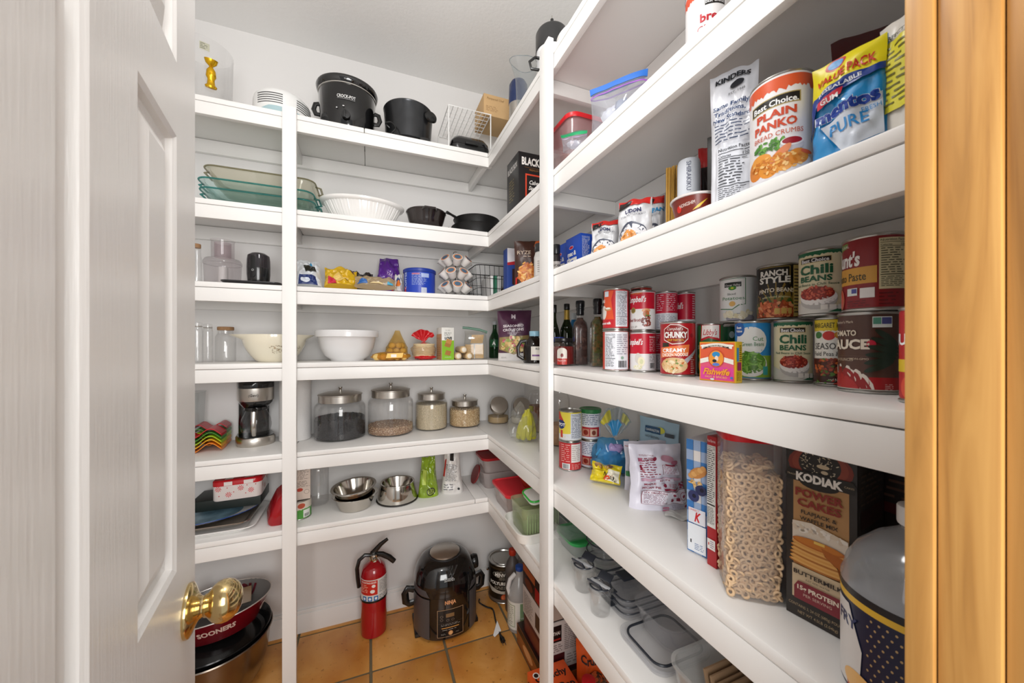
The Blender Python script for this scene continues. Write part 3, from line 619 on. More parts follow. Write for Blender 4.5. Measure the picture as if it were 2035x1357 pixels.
def it_hunts(r, h): return [('r', -r*1.5, .006, r*1.5, h-.006, '#8c1a1f'), ('p', [(-r*1.4, h*.83), (-r*.62, h*.86), (-r*.55, h*.93), (-r*1.4, h*.93)], '#6f8f3c'), ('t', 'NATURAL', -r*.85, h*.885, h*.05, '#f1efe0', {}), ('t', "Hunt's", -r*.72, h*.70, h*.26, '#f7f3f0', {'w': r*1.3, 'bold': .035, 'shear': .1}), ('r', -r*1.5, h*.36, r*.45, h*.58, '#d99f3f'), ('t', 'Tomato Paste', -r*.72, h*.46, h*.15, '#3c3a22', {'w': r*1.7, 'bold': .01}),
    ('e', -r*1.1, h*.17, r*.36, h*.16, '#c9684c'), ('e', -r*1.12, h*.18, r*.28, h*.12, '#d9462e'), ('r', -r*.55, h*.21, -r*.15, h*.31, '#e6ece6'), ('r', -r*.36, h*.24, -r*.17, h*.30, '#4a4f9c'), ('r', -r*.06, h*.17, r*.38, h*.30, '#e9e6e4'), ('n', -r*.55, h*.06, r*.3, h*.15, 3, '#5f0f14'), ('n', r*.5, h*.06, r*1.2, h*.24, 4, '#5f0f14')]+nutri(r*.5, h*.27, r*1.4, h*.92, '#26301c', '#d9cfa8')
def it_pot(r, h): return [('r', -r*1.5, .006, r*1.5, h-.006, '#e6e9ea'), ('p', [(-r*1.2, h*.30), (-r*.3, h*.27), (r*.05, h*.36), (r*.42, h*.38), (r*.42, h*.94), (-r*1.2, h*.94)], '#3c7a4c'), ('p', [(-r*1.2, h*.32), (-r*.3, h*.29), (r*.03, h*.38), (r*.38, h*.395), (r*.38, h*.93), (-r*1.2, h*.93)], '#eff0f0'), ('r', -r*.78, h*.76, r*.18, h*.86, '#141a18'), ('t', 'Clover Valley', -r*.3, h*.80, h*.065, '#f0f0ee', {'w': r*.85}), ('e', -r*.3, h*.735, r*.22, h*.045, '#3f8c34'), ('e', -r*.3, h*.735, r*.09, h*.02, '#d9d83c'),
    ('t', 'Sliced', -r*.35, h*.61, h*.065, '#3c4440', {'w': r*.45}), ('t', 'Potatoes', -r*.28, h*.52, h*.10, '#2f7d46', {'w': r*1.25}), ('e', -r*.3, h*.40, r*.17, h*.055, '#e6b86a'), ('e', r*.15, h*.09, r*.8, h*.11, '#9e9ba8'), ('s', 0, h*.17, r*.75, h*.07, 26, r*.17, ['#e9e2c4', '#f3edd8', '#ded4ae'], .6)]
def it_ranch(r, h): return [('r', -r*1.5, .006, r*1.5, h-.006, '#16130f'), ('e', -r*.1, h*.15, r*1.25, h*.52, '#8d7430'), ('e', -r*.12, h*.10, r*1.18, h*.34, '#3d5a22'), ('e', -r*.12, h*.02, r*1.12, h*.34, '#a8441c'), ('r', -r*.95, h*.93, r*.55, h*.94, '#b49a4c'), ('r', r*.53, h*.62, r*.56, h*.94, '#b49a4c'), ('t', 'RANCH', -r*.22, h*.83, h*.14, '#f3f1ea', {'w': r*1.3, 'bold': .04}), ('t', 'STYLE', -r*.18, h*.71, h*.15, '#f3f1ea', {'w': r*1.5, 'bold': .04}),
    ('t', 'PINTO BEANS', -r*.1, h*.53, h*.10, '#f0ead8', {'w': r*1.7, 'bold': .02, 'arc': -3}), ('t', 'with sliced jalapeno', -r*.1, h*.41, h*.05, '#e9e4b4', {'w': r*1.3, 'arc': -3}), ('s', -r*.15, h*.18, r*.95, h*.16, 80, r*.12, ['#d9703c', '#e98a54', '#c25a2a', '#b34a22', '#e6a070'], .6), ('r', -r*.15, h*.1, r*.08, h*.2, '#d9b45c'), ('r', r*.14, h*.1, r*.37, h*.2, '#d9b45c'), ('r', r*.43, h*.1, r*.6, h*.2, '#d9b45c'), ('r', r*.68, h*.05, r*1.2, h*.95, '#c9b060'), ('n', r*.72, h*.1, r*1.2, h*.9, 14, '#2c2410', 1.2)]
def it_spag(r, h): return [('r', -r*1.5, .006, r*1.5, h-.006, '#b81c22'), ('t', 'HUNTS', -r*.5, h*.66, h*.16, '#ffffff', {'bold': .03}), ('r', -r*1.5, h*.32, r*1.5, h*.45, '#e2c030'), ('e', -r*.6, h*.16, r*.5, h*.12, '#d9482e')]
G1 = None
can('coconut milk can with nutrition panel, standing on the shelf under the upright red one', 1198, 1249, 656, 'r', .090, 'D', '#c8402c', it_nut, 'can', h=.1045)
can('red and orange coconut milk can on top of the nutrition-panel can', 1198, 1249, 577, 'r', .090, 'D', '#c4202a', it_coco, base=.1050, h=.104, rz=-20)
can('red and white mushroom soup can standing under the beef broth can', 1252, 1303, 664, 'r', .137, 'D', '#eceaea', it_mush, h=.100)
can('beef broth can stacked on the mushroom soup can', 1252, 1302, 585, 'r', .137, 'D', '#eceaea', it_broth, base=.1005, h=.100, rz=-20)
# rows behind
c_ = can('tin behind the coconut milk stack, lower one hidden from most views', 1204, 1251, 650, 'r', .182, 'D', '#2c1a16', it_coco, h=.100)
can('dark-labelled coconut milk can peeping over the red coconut milk stack', 1204, 1251, 566, 'r', .182, 'D', '#b03020', lambda r, h: [('r', -r*1.5, .006, r*1.5, h-.006, '#b8392a'), ('r', -r*.5, h*.3, r*.45, h*.95, '#17120f'), ('e', 0, h*.82, r*.2, h*.07, '#c9a06c'), ('r', r*.55, h*.72, r*.85, h*.93, '#cfdbe6'), ('t', 'THAI', 0, h*.66, h*.1, '#f0eee8', {'bold': .03, 'w': r*.8})], base=.1005, h=.128-.0)
can('tin behind the beef broth stack, dark label, lower one', 1254, 1295, 650, 'r', .213, 'D', '#1d1a18', None, h=.100)
can('black and red labelled can peeping over the beef broth can', 1254, 1295, 567, 'r', .213, 'D', '#b03020', lambda r, h: [('r', -r*1.5, .006, r*1.5, h-.006, '#a82a22'), ('r', -r*1.2, h*.3, -r*.1, h*.95, '#17120f'), ('e', -r*.4, h*.84, r*.2, h*.06, '#c9a06c'), ('r', r*.1, h*.74, r*.5, h*.92, '#cfdbe6'), ('t', 'THAI', -r*.45, h*.68, h*.1, '#f0eee8', {'bold': .03, 'w': r*.8}), ('r', r*.75, h*.6, r*1.2, h*.92, '#e4e0da')], base=.1005, h=.128)
can('soup can on the shelf just behind the chunky soup can', 1300, 1344, 668, 'r', .200, 'D', '#dfe1e8', it_backsoup, h=.100)
can('soup can with its small print turned to the front, left of the side-on soup can', 1301, 1346, 590, 'r', .200, 'D', '#dfe1e8', it_backsoup, base=.1005, h=.100)
can('soup can on the shelf behind the sliced vegetable can', 1346, 1381, 668, 'r', .252, 'D', '#dfe1e8', None, h=.100)
can('red soup can with script lettering turned left, rightmost of the small soup cans', 1344, 1381, 592, 'r', .252, 'D', '#e4e4ea', it_side, base=.1005, h=.100)
can('chunky creamy chicken noodle soup can, dark red, front of its row', 1312, 1381, 640, 'r', .125, 'D', '#b3151f', it_chunky)
can('vegetable can with white and red script flag, right of the chunky soup can', 1385, 1437, 643, 'r', .180, 'D', '#2f6b3c', it_libby)
can('dark green vegetable can with pale oval, behind the small pink tuna carton', 1430, 1466, 646, 'r', .268, 'D', '#11633c', it_green)
can('cut green beans can with blue and green label', 1460, 1531, 642, 'r', .185, 'D', '#2a8fd6', it_beans, h=.1115)
can('chili beans can standing on the shelf, cream label with green rim', 1537, 1614, 638, 'r', .205, 'D', '#ebe1bd', it_chili, h=.111, rz=0)
can('seasoned field peas can with yellow arched band, left of the tomato sauce', 1619, 1689, 636, 'r', .200, 'D', '#efede6', it_marg, h=.111)
can('brown tomato sauce can under the tomato paste can', 1663, 1790, 625, 'r', .158, 'D', '#52352a', it_tsauce, h=.112, rz=-20)
can('dark red tomato paste can with a nutrition panel, on the tomato sauce can', 1672, 1800, 466, 'r', .158, 'D', '#8c1a1f', it_hunts, base=.1125, h=.104, rz=-20)
can('red can almost hidden behind the wooden door casing', 1786, 1890, 625, 'r', .085, 'D', '#b81c22', it_spag, h=.110)
can('sliced potatoes can with white label, leftmost of the upper row', 1430, 1503, 556, 'r', .236, 'D', '#e6e9ea', it_pot, base=.1130, h=.098)
can('ranch style pinto beans can with black and gold label', 1503, 1589, 540, 'r', .226, 'D', '#16130f', it_ranch, base=.1130, h=.104)
can('chili beans can in the upper row, label turned left', 1586, 1687, 520, 'r', .203, 'D', '#ebe1bd', it_chili, base=.1130, h=.110, rz=-20)
# small tuna carton
t, w, d, h = box3('tuna_carton', 'small square pink and orange spiced tuna carton with yellow side', 'box', ('f', 1390, 755), ('f', 1462, 762), TD, 679, .018, '#e8c42c')
decal(t, S_front(d), [('r', -w/2+.001, .001, w/2-.001, h-.001, '#e8862e'), ('r', -w/2+.003, .003, w/2-.003, h-.003, '#e2603c'), ('r', -w/2+.003, .003, w/2-.003, h*.40, '#e0469a'), ('w', -w/2+.003, h*.36, w/2-.003, h*.50, .002, '#e2587a')]
  + [('e', w*.36*sx_, h*.90, w*.1, h*.03, '#f3efe6') for sx_ in (-1, 1)]+[('p', [(w*(-.42+.084*i), h*(.82+.055*sin(pi*i/10))) for i in range(11)]+[(w*(.42-.084*i), h*(.91+.055*sin(pi*(10-i)/10))) for i in range(11)], '#f6f1e6'), ('t', 'FISHWIFE TUNA IN SPICY OLIVE OIL', 0, h*.905, h*.055, '#3a2a2a', {'w': w*.72, 'bold': .02, 'arc': -9}),
  ('p', [(-w*.46, h*.44), (-w*.2, h*.50), (-w*.2, h*.62), (-w*.46, h*.56)], '#f2eee4'), ('p', [(w*.46, h*.44), (w*.2, h*.50), (w*.2, h*.62), (w*.46, h*.56)], '#f2eee4'), ('e', 0, h*.58, w*.22, h*.22, '#c9482c'), ('e', 0, h*.58, w*.20, h*.20, '#ef9a34'), ('e', 0, h*.68, w*.11, h*.07, '#2f8fc8'), ('e', .001, h*.58, w*.05, h*.07, '#f1dcc8'), ('e', -w*.04, h*.52, w*.06, h*.04, '#1f1d22'), ('e', w*.0, h*.43, w*.1, h*.04, '#5b7fd0'),
  ('t', 'Fishwife', 0, h*.25, h*.22, '#f0a428', {'shear': .35, 'w': w*.74, 'bold': .03}), ('t', 'HOT & SPICED', 0, h*.115, h*.06, '#f7d24c', {'w': w*.6}), ('e', -w*.10, h*.055, w*.06, h*.025, '#d9e6e2'), ('e', w*.42, h*.12, w*.035, h*.03, '#3c7ac0')], 'printed_front')
decal(t, S_right(w), [('r', -d*.36, h*.52, -d*.05, h*.85, '#3c8fc4'), ('r', -d*.3, h*.30, d*.3, h*.50, '#9c2f5a'), ('n', -d*.4, h*.05, d*.4, h*.28, 7, '#3a3212'), ('n', d*.0, h*.52, d*.4, h*.92, 8, '#3a3212')], 'printed_side')
# bottles and jar left of the cans
def bottle_prof(parts): return parts
def spice_bottle(x1, x2, yt, d_, cols, label, seed):
    X, Y, Z = rt((x1+x2)/2, d_); w = dia(x1, x2, Z)*.93; h = hh(yt, Z)-TD
    t = thing('dressing_bottle', label, 'bottle', (X, Y, TD+.0003), face(X, Y)+.22)
    g = MB(); loft(g, [(w*.9, w*.9, .006, 0), (w, w, .006, .004), (w, w, .006, h*.58), (w*.9, w*.9, w*.35, h*.66), (w*.60, w*.60, w*.29, h*.71), (w*.52, w*.52, w*.255, h*.74), (w*.52, w*.52, w*.255, h*.79)], None, False, True); g.build('glass_body', GLASS, t)
    f_ = MB(); loft(f_, [(w*.9-.004, w*.9-.004, .005, .003), (w-.005, w-.005, .005, .006), (w-.005, w-.005, .005, h*.57), (w*.85, w*.85, w*.3, h*.655), (w*.48, w*.48, w*.23, h*.71), (w*.42, w*.42, w*.2, h*.735)], None, True, True)
    m_, nt_, b_ = nodes('bottle_filling'); tc_ = nt_.nodes.new('ShaderNodeTexCoord'); vo = nt_.nodes.new('ShaderNodeTexVoronoi'); vo.inputs['Scale'].default_value = 170; nt_.links.new(tc_.outputs['Object'], vo.inputs['Vector'])
    rr_ = nt_.nodes.new('ShaderNodeValToRGB'); nt_.links.new(vo.outputs['Color'], rr_.inputs[0]); el = rr_.color_ramp.elements; el[0].color = (*hexc(cols[0]), 1); el[1].color = (*hexc(cols[1]), 1); x_ = el.new(.5); x_.color = (*hexc(cols[2]), 1)
    nt_.links.new(rr_.outputs[0], b_.inputs['Base Color']); b_.inputs['Roughness'].default_value = .25; b_.inputs['Coat Weight'].default_value = .6
    f_.build('spice_filling', m_, t)
    MB().lathe([(w*.262, h*.775), (w*.275, h*.78), (w*.285, h*.80), (w*.27, h*.84), (w*.30, h*.86), (w*.30, h*.875), (w*.28, h*.89), (w*.32, h*.91), (w*.325, h*.985), (w*.29, h), (0, h)], None, 24).build('wax_cap', mat('#15181c', .25), t)
spice_bottle(1138, 1168, 598, .150, ('#4a2f2a', '#6d4a40', '#3a2420'), 'square bottle of brown spice dressing with black wax cap, left of the herb-filled one', 1)
spice_bottle(1172, 1203, 594, .150, ('#3d2a18', '#8a5a30', '#4d5a26'), 'square bottle of herbs and chillies in oil, black wax cap, beside the cans', 2)
# honey / jam jar
X, Y, Z = rt(1119, .085); r_ = dia(1097, 1140, Z)/2; h_ = hh(672, Z)-TD
t = thing('jam_jar', 'squat jar of dark red jelly with black lid, right of the right post', 'jar', (X, Y, TD+.0003), face(X, Y)+.4)
MB().lathe([(0, 0), (r_*.85, 0), (r_, .004), (r_, h_*.72), (r_*.8, h_*.82), (r_*.8, h_*.84)], None, 12, sq=2.6).build('glass_body', GLASS, t)
MB().lathe([(0, .003), (r_*.83, .003), (r_*.96, .006), (r_*.96, h_*.66), (r_*.9, h_*.70), (0, h_*.70)], None, 12, sq=2.6).build('jelly', mat('#6d1410', .12, coat=.5), t)
MB().cyl(r_*.80, h_*.86, h_, None, 28, .002).build('lid', mat('#1d1a1a', .3), t)
decal(t, S_cyl(r_*1.01), [('r', -r_*.95, h_*.05, -r_*.05, h_*.52, '#e9e2d6'), ('e', -r_*.5, h_*.52, r_*.45, h_*.13, '#e9e2d6'), ('r', -r_*.95, h_*.05, -r_*.05, h_*.27, '#c83228'), ('t', 'Pepper Jelly', -r_*.5, h_*.2, h_*.08, '#f5eee4', {'w': r_*.75}), ('e', -r_*.5, h_*.38, r_*.13, h_*.07, '#8a2a2a')])
def bottle(name, label, x1, x2, yt, side, d_, sh, prof, glass, liquid=None, cap=None, lv=.6, group=None, cat='bottle', h=None, rr=None):
    X, Y, Z = (bk if side == 'b' else rt)((x1+x2)/2, d_); r = rr or dia(x1, x2, Z)/2; hb = TOPS[sh]; h = h or hh(yt, Z)-hb
    t = thing(name, label, cat, (X, Y, hb+.0003), face(X, Y), group)
    P = [(r*a, h*b) for a, b in prof]; MB().lathe([(0, 0)]+P, None, 28).build('glass_body', glass, t)
    if liquid:
        Q = [(0, .002)]+[(max(0, r*a-.002), max(.002, min(h*b, h*lv))) for a, b in prof if b <= lv]; rl = Q[-1][0]; Q += [(rl, h*lv), (0, h*lv)]
        MB().lathe(Q, None, 24).build('contents', mat(liquid, .15), t)
    if cap:
        col, a, b0 = cap; MB().cyl(r*a, h*b0, h, None, 24, .001).build('cap', mat(col, .3), t)
    return t, r, h
BP = [(.95, 0), (1, .02), (1, .48), (.9, .56), (.45, .70), (.34, .78), (.34, .97)]
t, r_, h_ = bottle('vinegar_bottle', 'tall dark vinegar bottle with black cap, half behind right post', 1092, 1112, 606, 'r', .16, 'D', BP, clear('#6b7a4a', .25, .03, '#2e3318'), '#1c1a10', ('#161413', .42, .86))
t, r_, h_ = bottle('wine_bottle', 'green bottle with gold foil neck behind the jelly jar', 1112, 1141, 604, 'r', .215, 'D', BP, clear('#4c6a3a', .35, .03, '#2a3a18'), '#18200e', ('#141414', .40, .90))
MB().lathe([(r_*.50, h_*.64), (r_*.38, h_*.76), (r_*.37, h_*.89)], None, 24).build('foil', mat('#b99a4a', .3, .7), t)
t, r_, h_ = bottle('sauce_bottle', 'small blue labelled bottle behind the spice dressing', 1131, 1150, 622, 'r', .27, 'D', [(1, 0), (1, .70), (.7, .8), (.5, .86)], mat('#2f7fb8', .3), None, ('#dfe6ea', .55, .86))
# ---------------- right shelf E
def it_spot(r, h): return [('r', -r*1.5, .006, r*1.5, h-.006, '#e8d54c'), ('p', [(-r*1.5, h*.05), (r*1.5, h*.05), (r*1.5, h*.30), (-r*1.5, h*.22)], '#e4e6ea'), ('e', -r*.95, h*.55, r*.5, h*.16, '#1c2f6b'), ('t', 'SPOT', -r*.9, h*.54, h*.14, '#ffffff', {'bold': .03}), ('p', [(-r*1.4, h*.7), (-r*.6, h*.68), (-r*1.1, h*.95), (-r*1.4, h*.95)], '#c8322c'), ('r', -r*.95, h*.12, -r*.7, h*.36, '#c8322c')]+nutri(r*.05, h*.08, r*1.2, h*.92, '#27305c', '#dfe3ea')
def it_red2(r, h): return [('r', -r*1.5, .006, r*1.5, h-.006, '#c42a2e'), ('n', -r*.9, h*.3, 0, h*.92, 9, '#e6b0a8'), ('r', r*.1, h*.3, r*1.1, h*.92, '#eae4e0'), ('n', r*.15, h*.35, r*1.05, h*.88, 8, '#b9a8a4'), ('r', -r*.75, h*.07, -r*.02, h*.26, '#e9e9e9'), ('b', -r*.65, h*.09, -r*.12, h*.24, '#30323a'), ('n', r*.15, h*.06, r*1.0, h*.25, 4, '#e6b0a8')]
def it_spam(r, h): return [('r', -r*1.5, .006, r*1.5, h-.006, '#dfe3ec'), ('n', -r*.9, h*.5, r*1.0, h*.93, 7, '#3a4a78', 1.2), ('r', -r*.9, h*.12, r*1.0, h*.44, '#b01f2c'), ('r', -r*.8, h*.14, -r*.1, h*.38, '#c98a74'), ('e', -r*.45, h*.26, r*.25, h*.09, '#8a2a1e'), ('r', r*.0, h*.14, r*.7, h*.38, '#d9b49c'), ('e', r*.35, h*.26, r*.2, h*.08, '#7d3a2a')]
can('red can under the yellow labelled one, right of the post', 1111, 1155, 880, 'r', .116, 'E', '#c42a2e', it_red2, h=.094)
can('yellow labelled can with blue round logo, on the red can', 1111, 1155, 822, 'r', .116, 'E', '#e8d54c', it_spot, base=.0945, h=.098)
can('white and blue can on the shelf behind the red can', 1153, 1193, 880, 'r', .190, 'E', '#dfe3ec', it_spam, h=.092)
t = can('can with green plastic lid stacked behind the yellow labelled can', 1153, 1193, 822, 'r', .190, 'E', '#dfe3ec', it_spam, base=.0925, h=.098)
rl = .001+dia(1153, 1193, rt(1173, .19)[2])/2
MB().lathe([(rl+.0015, .088), (rl+.0025, .090), (rl+.0025, .0995), (rl, .1015), (rl-.006, .1005), (rl-.010, .099), (rl*.55, .099), (rl*.5, .0985), (0, .0985)], None, 36).build('lid', mat('#2f7d46', .35), t)
# big glass jar in the back behind the cans
def gjar(label, x1, x2, yt, side, d_, sh, fill=None, fh=.4, lid='cork', group=None, h=None, cat='jar', fm=None, name='glass_jar', prof=None, rad=None, gm=None):
    X, Y, Z = (bk if side == 'b' else rt)((x1+x2)/2, d_); r = rad or dia(x1, x2, Z)/2; hb = TOPS[sh]; h = h or hh(yt, Z)-hb
    t = thing(name, label, cat, (X, Y, hb+.0003), face(X, Y), group)
    prof = prof or [(.9, 0), (1, .03), (1, .78), (.9, .86), (.82, .88), (.82, .93)]
    P = [(r*a, h*b) for a, b in prof]
    MB().lathe([(0, .001)]+P+[(P[-1][0]-.002, P[-1][1])]+[(max(0, a-.002), b+(.003 if b < .01 else 0)) for a, b in P[::-1]][1:]+[(0, .004)], None, 36).build('glass_body', gm or GLASS, t)
    if fill:
        Q = [(0, .0045)]+[(r*a-.0025, max(h*b, .0045)) for a, b in prof if b < fh]; a_last = Q[-1][0]
        Q += [(a_last, h*fh), (a_last*.6, h*fh+.003), (0, h*fh+.002)]
        MB().lathe(Q, None, 32).build('contents', fm or mat(fill, .8, bump=1.0, bscale=120, vary=.25, vscale=90), t)
    if lid == 'cork': MB().cyl(r*.80, h*.90, h, None, 24, .002).build('cork_lid', mat('#a8805a', .8, vary=.15, vscale=60), t)
    if lid == 'glass': MB().lathe([(r*.84, h*.93), (r*.86, h*.95), (r*.80, h*.97), (r*.3, h*.975), (r*.12, h*.98), (r*.2, h*.99), (0, h)], None, 24).build('glass_lid', gm or GLASS, t)
    if lid == 'steel': MB().lathe([(r*.86, h*.90), (r*.88, h*.905), (r*.88, h*.98), (r*.85, h), (0, h)], None, 30).build('steel_lid', BRUSH, t)
    if lid == 'wire': MB().lathe([(r*.84, h*.92), (r*.86, h*.94), (r*.84, h*.99), (r*.5, h), (0, h)], None, 24).build('glass_lid', gm or GLASS, t); MB().tube([(r*.88*cos(a), r*.88*sin(a), h*.90) for a in [2*pi*i/24 for i in range(24)]], .0012, None, 5, True).build('wire_bail', STEEL, t)
    return t, r, h, X, Y
gjar('large glass storage jar with nuts, behind the yellow labelled can', 1090, 1132, 785, 'r', .22, 'E', '#b98a5e', .36, 'glass', h=.235)
# ---- white and green bags
WBAG = mat('#e3e1ee', .32)
def at_f(px, py, sh): return fl(px, py, TOPS[sh])
# maple pecan bag
def pecan(w, h):
    W = '#8f2440'; L = []
    L += [('t', 'RECIPE', w*.05, h*.42, h*.022, W, {}), ('n', -w*.34, h*.835, -w*.02, h*.86, 2, W), ('n', -w*.36, h*.52, w*.02, h*.82, 9, W), ('r', -w*.38, h*.76, -w*.30, h*.81, '#b0607a'), ('p', [(-w*.37, h*.7), (-w*.33, h*.7), (-w*.27, h*.6), (-w*.30, h*.59), (-w*.36, h*.66)], W), ('e', -w*.06, h*.79, w*.04, h*.035, W),
          ('t', 'CALIFORNIA', -w*.18, h*.785, h*.03, W, {'bold': .02, 'w': w*.2}), ('e', w*.18, h*.79, w*.12, h*.045, '#c48fa2'), ('e', w*.3, h*.74, w*.08, h*.03, '#b46a84'), ('r', w*.06, h*.56, w*.36, h*.70, W), ('r', w*.065, h*.563, w*.355, h*.697, '#e3e1ee'), ('n', w*.08, h*.57, w*.34, h*.69, 6, '#a85872'), ('r', w*.12, h*.695, w*.28, h*.715, W),
          ('r', -w*.36, h*.47, w*.38, h*.515, '#c9a0b4'), ('r', -w*.10, h*.455, w*.24, h*.50, '#e3e1ee'), ('t', 'RECIPE', w*.07, h*.478, h*.035, W, {'w': w*.2, 'bold': .02}),
          ('t', 'MAPLE', -w*.20, h*.425, h*.042, W, {'bold': .03, 'w': w*.22}), ('t', 'PECAN PIE', -w*.18, h*.37, h*.042, W, {'bold': .03, 'w': w*.34}), ('r', w*.04, h*.335, w*.32, h*.36, W), ('e', w*.07, h*.40, w*.03, h*.025, W), ('n', w*.14, h*.38, w*.31, h*.43, 3, W), ('s', w*.39, h*.39, w*.05, h*.05, 24, w*.013, [W], .9),
          ('r', -w*.36, h*.125, w*.46, h*.325, W), ('r', -w*.352, h*.13, w*.452, h*.32, '#e6e4ef'), ('t', 'OUR ORCHARDS', -w*.13, h*.297, h*.028, W, {'w': w*.38, 'bold': .03}), ('n', -w*.33, h*.14, w*.1, h*.28, 7, '#8f5a72'), ('e', w*.19, h*.275, w*.025, h*.018, W), ('p', [(w*.13, h*.17), (w*.17, h*.16), (w*.20, h*.19), (w*.14, h*.22)], W), ('r', w*.24, h*.17, w*.30, h*.22, W), ('e', w*.39, h*.23, w*.075, h*.06, '#b06a84'), ('e', w*.39, h*.23, w*.065, h*.052, '#e3e1ee'), ('e', w*.39, h*.23, w*.03, h*.025, W),
          ('r', -w*.02, h*.03, w*.09, h*.05, '#a8607a'), ('r', -w*.02, h*.065, w*.09, h*.09, '#a8607a'), ('n', w*.15, h*.06, w*.36, h*.11, 4, '#8f8aa8'), ('r', w*.38, h*.06, w*.43, h*.10, W)]
    return L
A0 = at_f(1254, 1020, 'E'); A1 = at_f(1372, 1018, 'E'); w_ = sqrt((A1[0]-A0[0])**2+(A1[1]-A0[1])**2); h_ = (hh(893, A1[2]*1.02)-TE)*1.04
pouch('pecan_bag', 'white pouch printed in maroon with maple pecan pie recipe', 'bag', ((A0[0]+A1[0])/2+.018, (A0[1]+A1[1])/2+.03, TE+.0003), atan2(A1[1]-A0[1], A1[0]-A0[0]), w_, h_, .052, '#e3e1ee', 3, items=pecan(w_, h_), crump=.9, bulge=.35, lean=.12, m=WBAG, topw=.92)
A0 = at_f(1226, 985, 'E'); A1 = at_f(1345, 985, 'E'); w_ = sqrt((A1[0]-A0[0])**2+(A1[1]-A0[1])**2); h_ = hh(884, A1[2])-TE-.002
pouch('snack_bag', 'white pouch with green stripe and red zip line behind the recipe pouch', 'bag', ((A0[0]+A1[0])/2+.036, (A0[1]+A1[1])/2+.032, TE+.0003), atan2(A1[1]-A0[1], A1[0]-A0[0])+.02, w_*.86, h_, .026, '#e6e5ee', 5,
  items=[('r', -w_*.42, h_*.90, w_*.45, h_*.912, '#c46a6e'), ('r', w_*(-.05), h_*.895, w_*.08, h_*.918, '#b02a34'), ('r', -w_*.47, h_*.30, -w_*.1, h_*.40, '#3f8a4c')], crump=.7, bulge=.3, m=WBAG, lean=.05)
X, Y, Z = rt(1302, .276)
w_ = .142; h_ = .176
pouch('noodle_bag', 'pale blue flat pouch with dark blue banner, behind the white pouches', 'bag', (X+.004, Y-.005, TE+.0003), -pi/2+.10, w_, h_+.012, .020, '#a9c8dc', 8, m=mat('#a9cbe0', .35),
  items=[('e', w_*.10, h_*.90, w_*.11, h_*.05, '#d9dc4c'), ('p', [(-w_*.32, h_*.83), (w_*.12, h_*.83), (w_*.10, h_*.94), (-w_*.30, h_*.94)], '#1f5078'), ('t', 'CHARRINGTON', -w_*.10, h_*.88, h_*.055, '#e6eef2', {'w': w_*.36, 'bold': .02}), ('r', w_*.22, h_*.83, w_*.42, h_*.89, '#3a4652'), ('t', 'HASH BROWN', -w_*.1, h_*.77, h_*.06, '#2a3238', {'w': w_*.4})], crump=.4, bulge=.2, lean=.02)
# twisted clear candy bag, blue and white
CBLUE = mat('#3fa0d8', .18, coat=.4)
X, Y, Z = at_f(1203, 946, 'E')
t = thing('candy_bag', 'clear bag of blue wrapped sweets tied in the middle, beside the cans', 'bag', (X+.035, Y+.01, TE+.0003), face(X, Y))
t.scale = (1.18, 1.18, 1.34)
def blob(mb, cx_, cz_, cy_, rx, rz_, ry, m_, seed, n=18, amp=.22):
    def f_(u, v):
        a = 2*pi*u; p = pi*v; q = 1+amp*noise.noise(Vector((cos(a)*sin(p)*2.2+seed, sin(a)*sin(p)*2.2, cos(p)*2.2)))*2
        return (cx_+rx*sin(p)*cos(a)*q, cy_+ry*sin(p)*sin(a)*q, max(.0008, cz_-rz_*cos(p)*q))
    mb.grid(f_, n*2, n, m_)
mb = MB(); blob(mb, 0, .040, 0, .050, .045, .030, clear('#c4e6f6', .45, .12, '#6fc0ea'), 1); mb.build('lower_pocket', None, t)
mb = MB(); blob(mb, .0, .036, 0, .040, .034, .022, CBLUE, 4, 14, .35); blob(mb, .004, .062, -.016, .022, .012, .012, mat('#b9a4dc', .3), 6, 8, .3); blob(mb, -.03, .018, -.004, .016, .016, .014, mat('#e9eef2', .3), 9, 8, .2); mb.build('wrapped_sweets', None, t)
mb = MB()
def fan(u, v):
    a = (u-.5)*2.0; rr_ = .006+v*.075; k = .012*sin(u*pi*7)*v
    return (.006+sin(a)*rr_*.62, k*.8, .082+cos(a)*rr_*.92+.006*noise.noise(Vector((u*6, v*4, 1))))
mb.grid(fan, 30, 10, clear('#dfe9ee', .30, .1, '#cfdde4')); mb.build('gathered_top', None, t, autos=False)
mb = MB(); mb.grid(lambda u, v: (lambda p: (p[0], p[1]-.003, p[2]))(fan(.18+.62*u, .05+.55*v)), 22, 8, CBLUE); mb.build('blue_wrapper', None, t, autos=False)
mb = MB(); mb.grid(lambda u, v: (lambda p: (p[0], p[1]-.0055, p[2]))(fan(.02+.34*u, .66+.26*v)), 12, 4, mat('#d9cf4c', .25)); mb.grid(lambda u, v: (lambda p: (p[0], p[1]-.0055, p[2]))(fan(.72+.24*u, .68+.26*v)), 12, 4, mat('#c9c878', .25)); mb.build('yellow_wrapper', None, t, autos=False)
X, Y, Z = at_f(1206, 968, 'E')
t = pouch('sweet_packet', 'yellow chocolate packet lying crumpled in front of the blue sweets', 'packet', (X, Y+.010, TE+.0095), face(X, Y)-.12, .088, .052, .034, '#e8cf1c', 11, crump=1.4, bulge=.4, m=mat('#e9d31e', .22, coat=.4), rot=(radians(-28), 0, face(X, Y)-.25),
   items=[('p', [(.006, .005), (.042, .002), (.042, .034), (.012, .034)], '#f2ecd6'), ('t', 'Nestle', .018, .016, .015, '#1d1a14', {'bold': .02, 'rot': -.45}), ('e', .008, .012, .009, .008, '#e2501e'), ('s', -.004, .043, .03, .006, 12, .006, ['#8a5a3a', '#c9a06c'], .7)])
X, Y, Z = at_f(1222, 952, 'E')
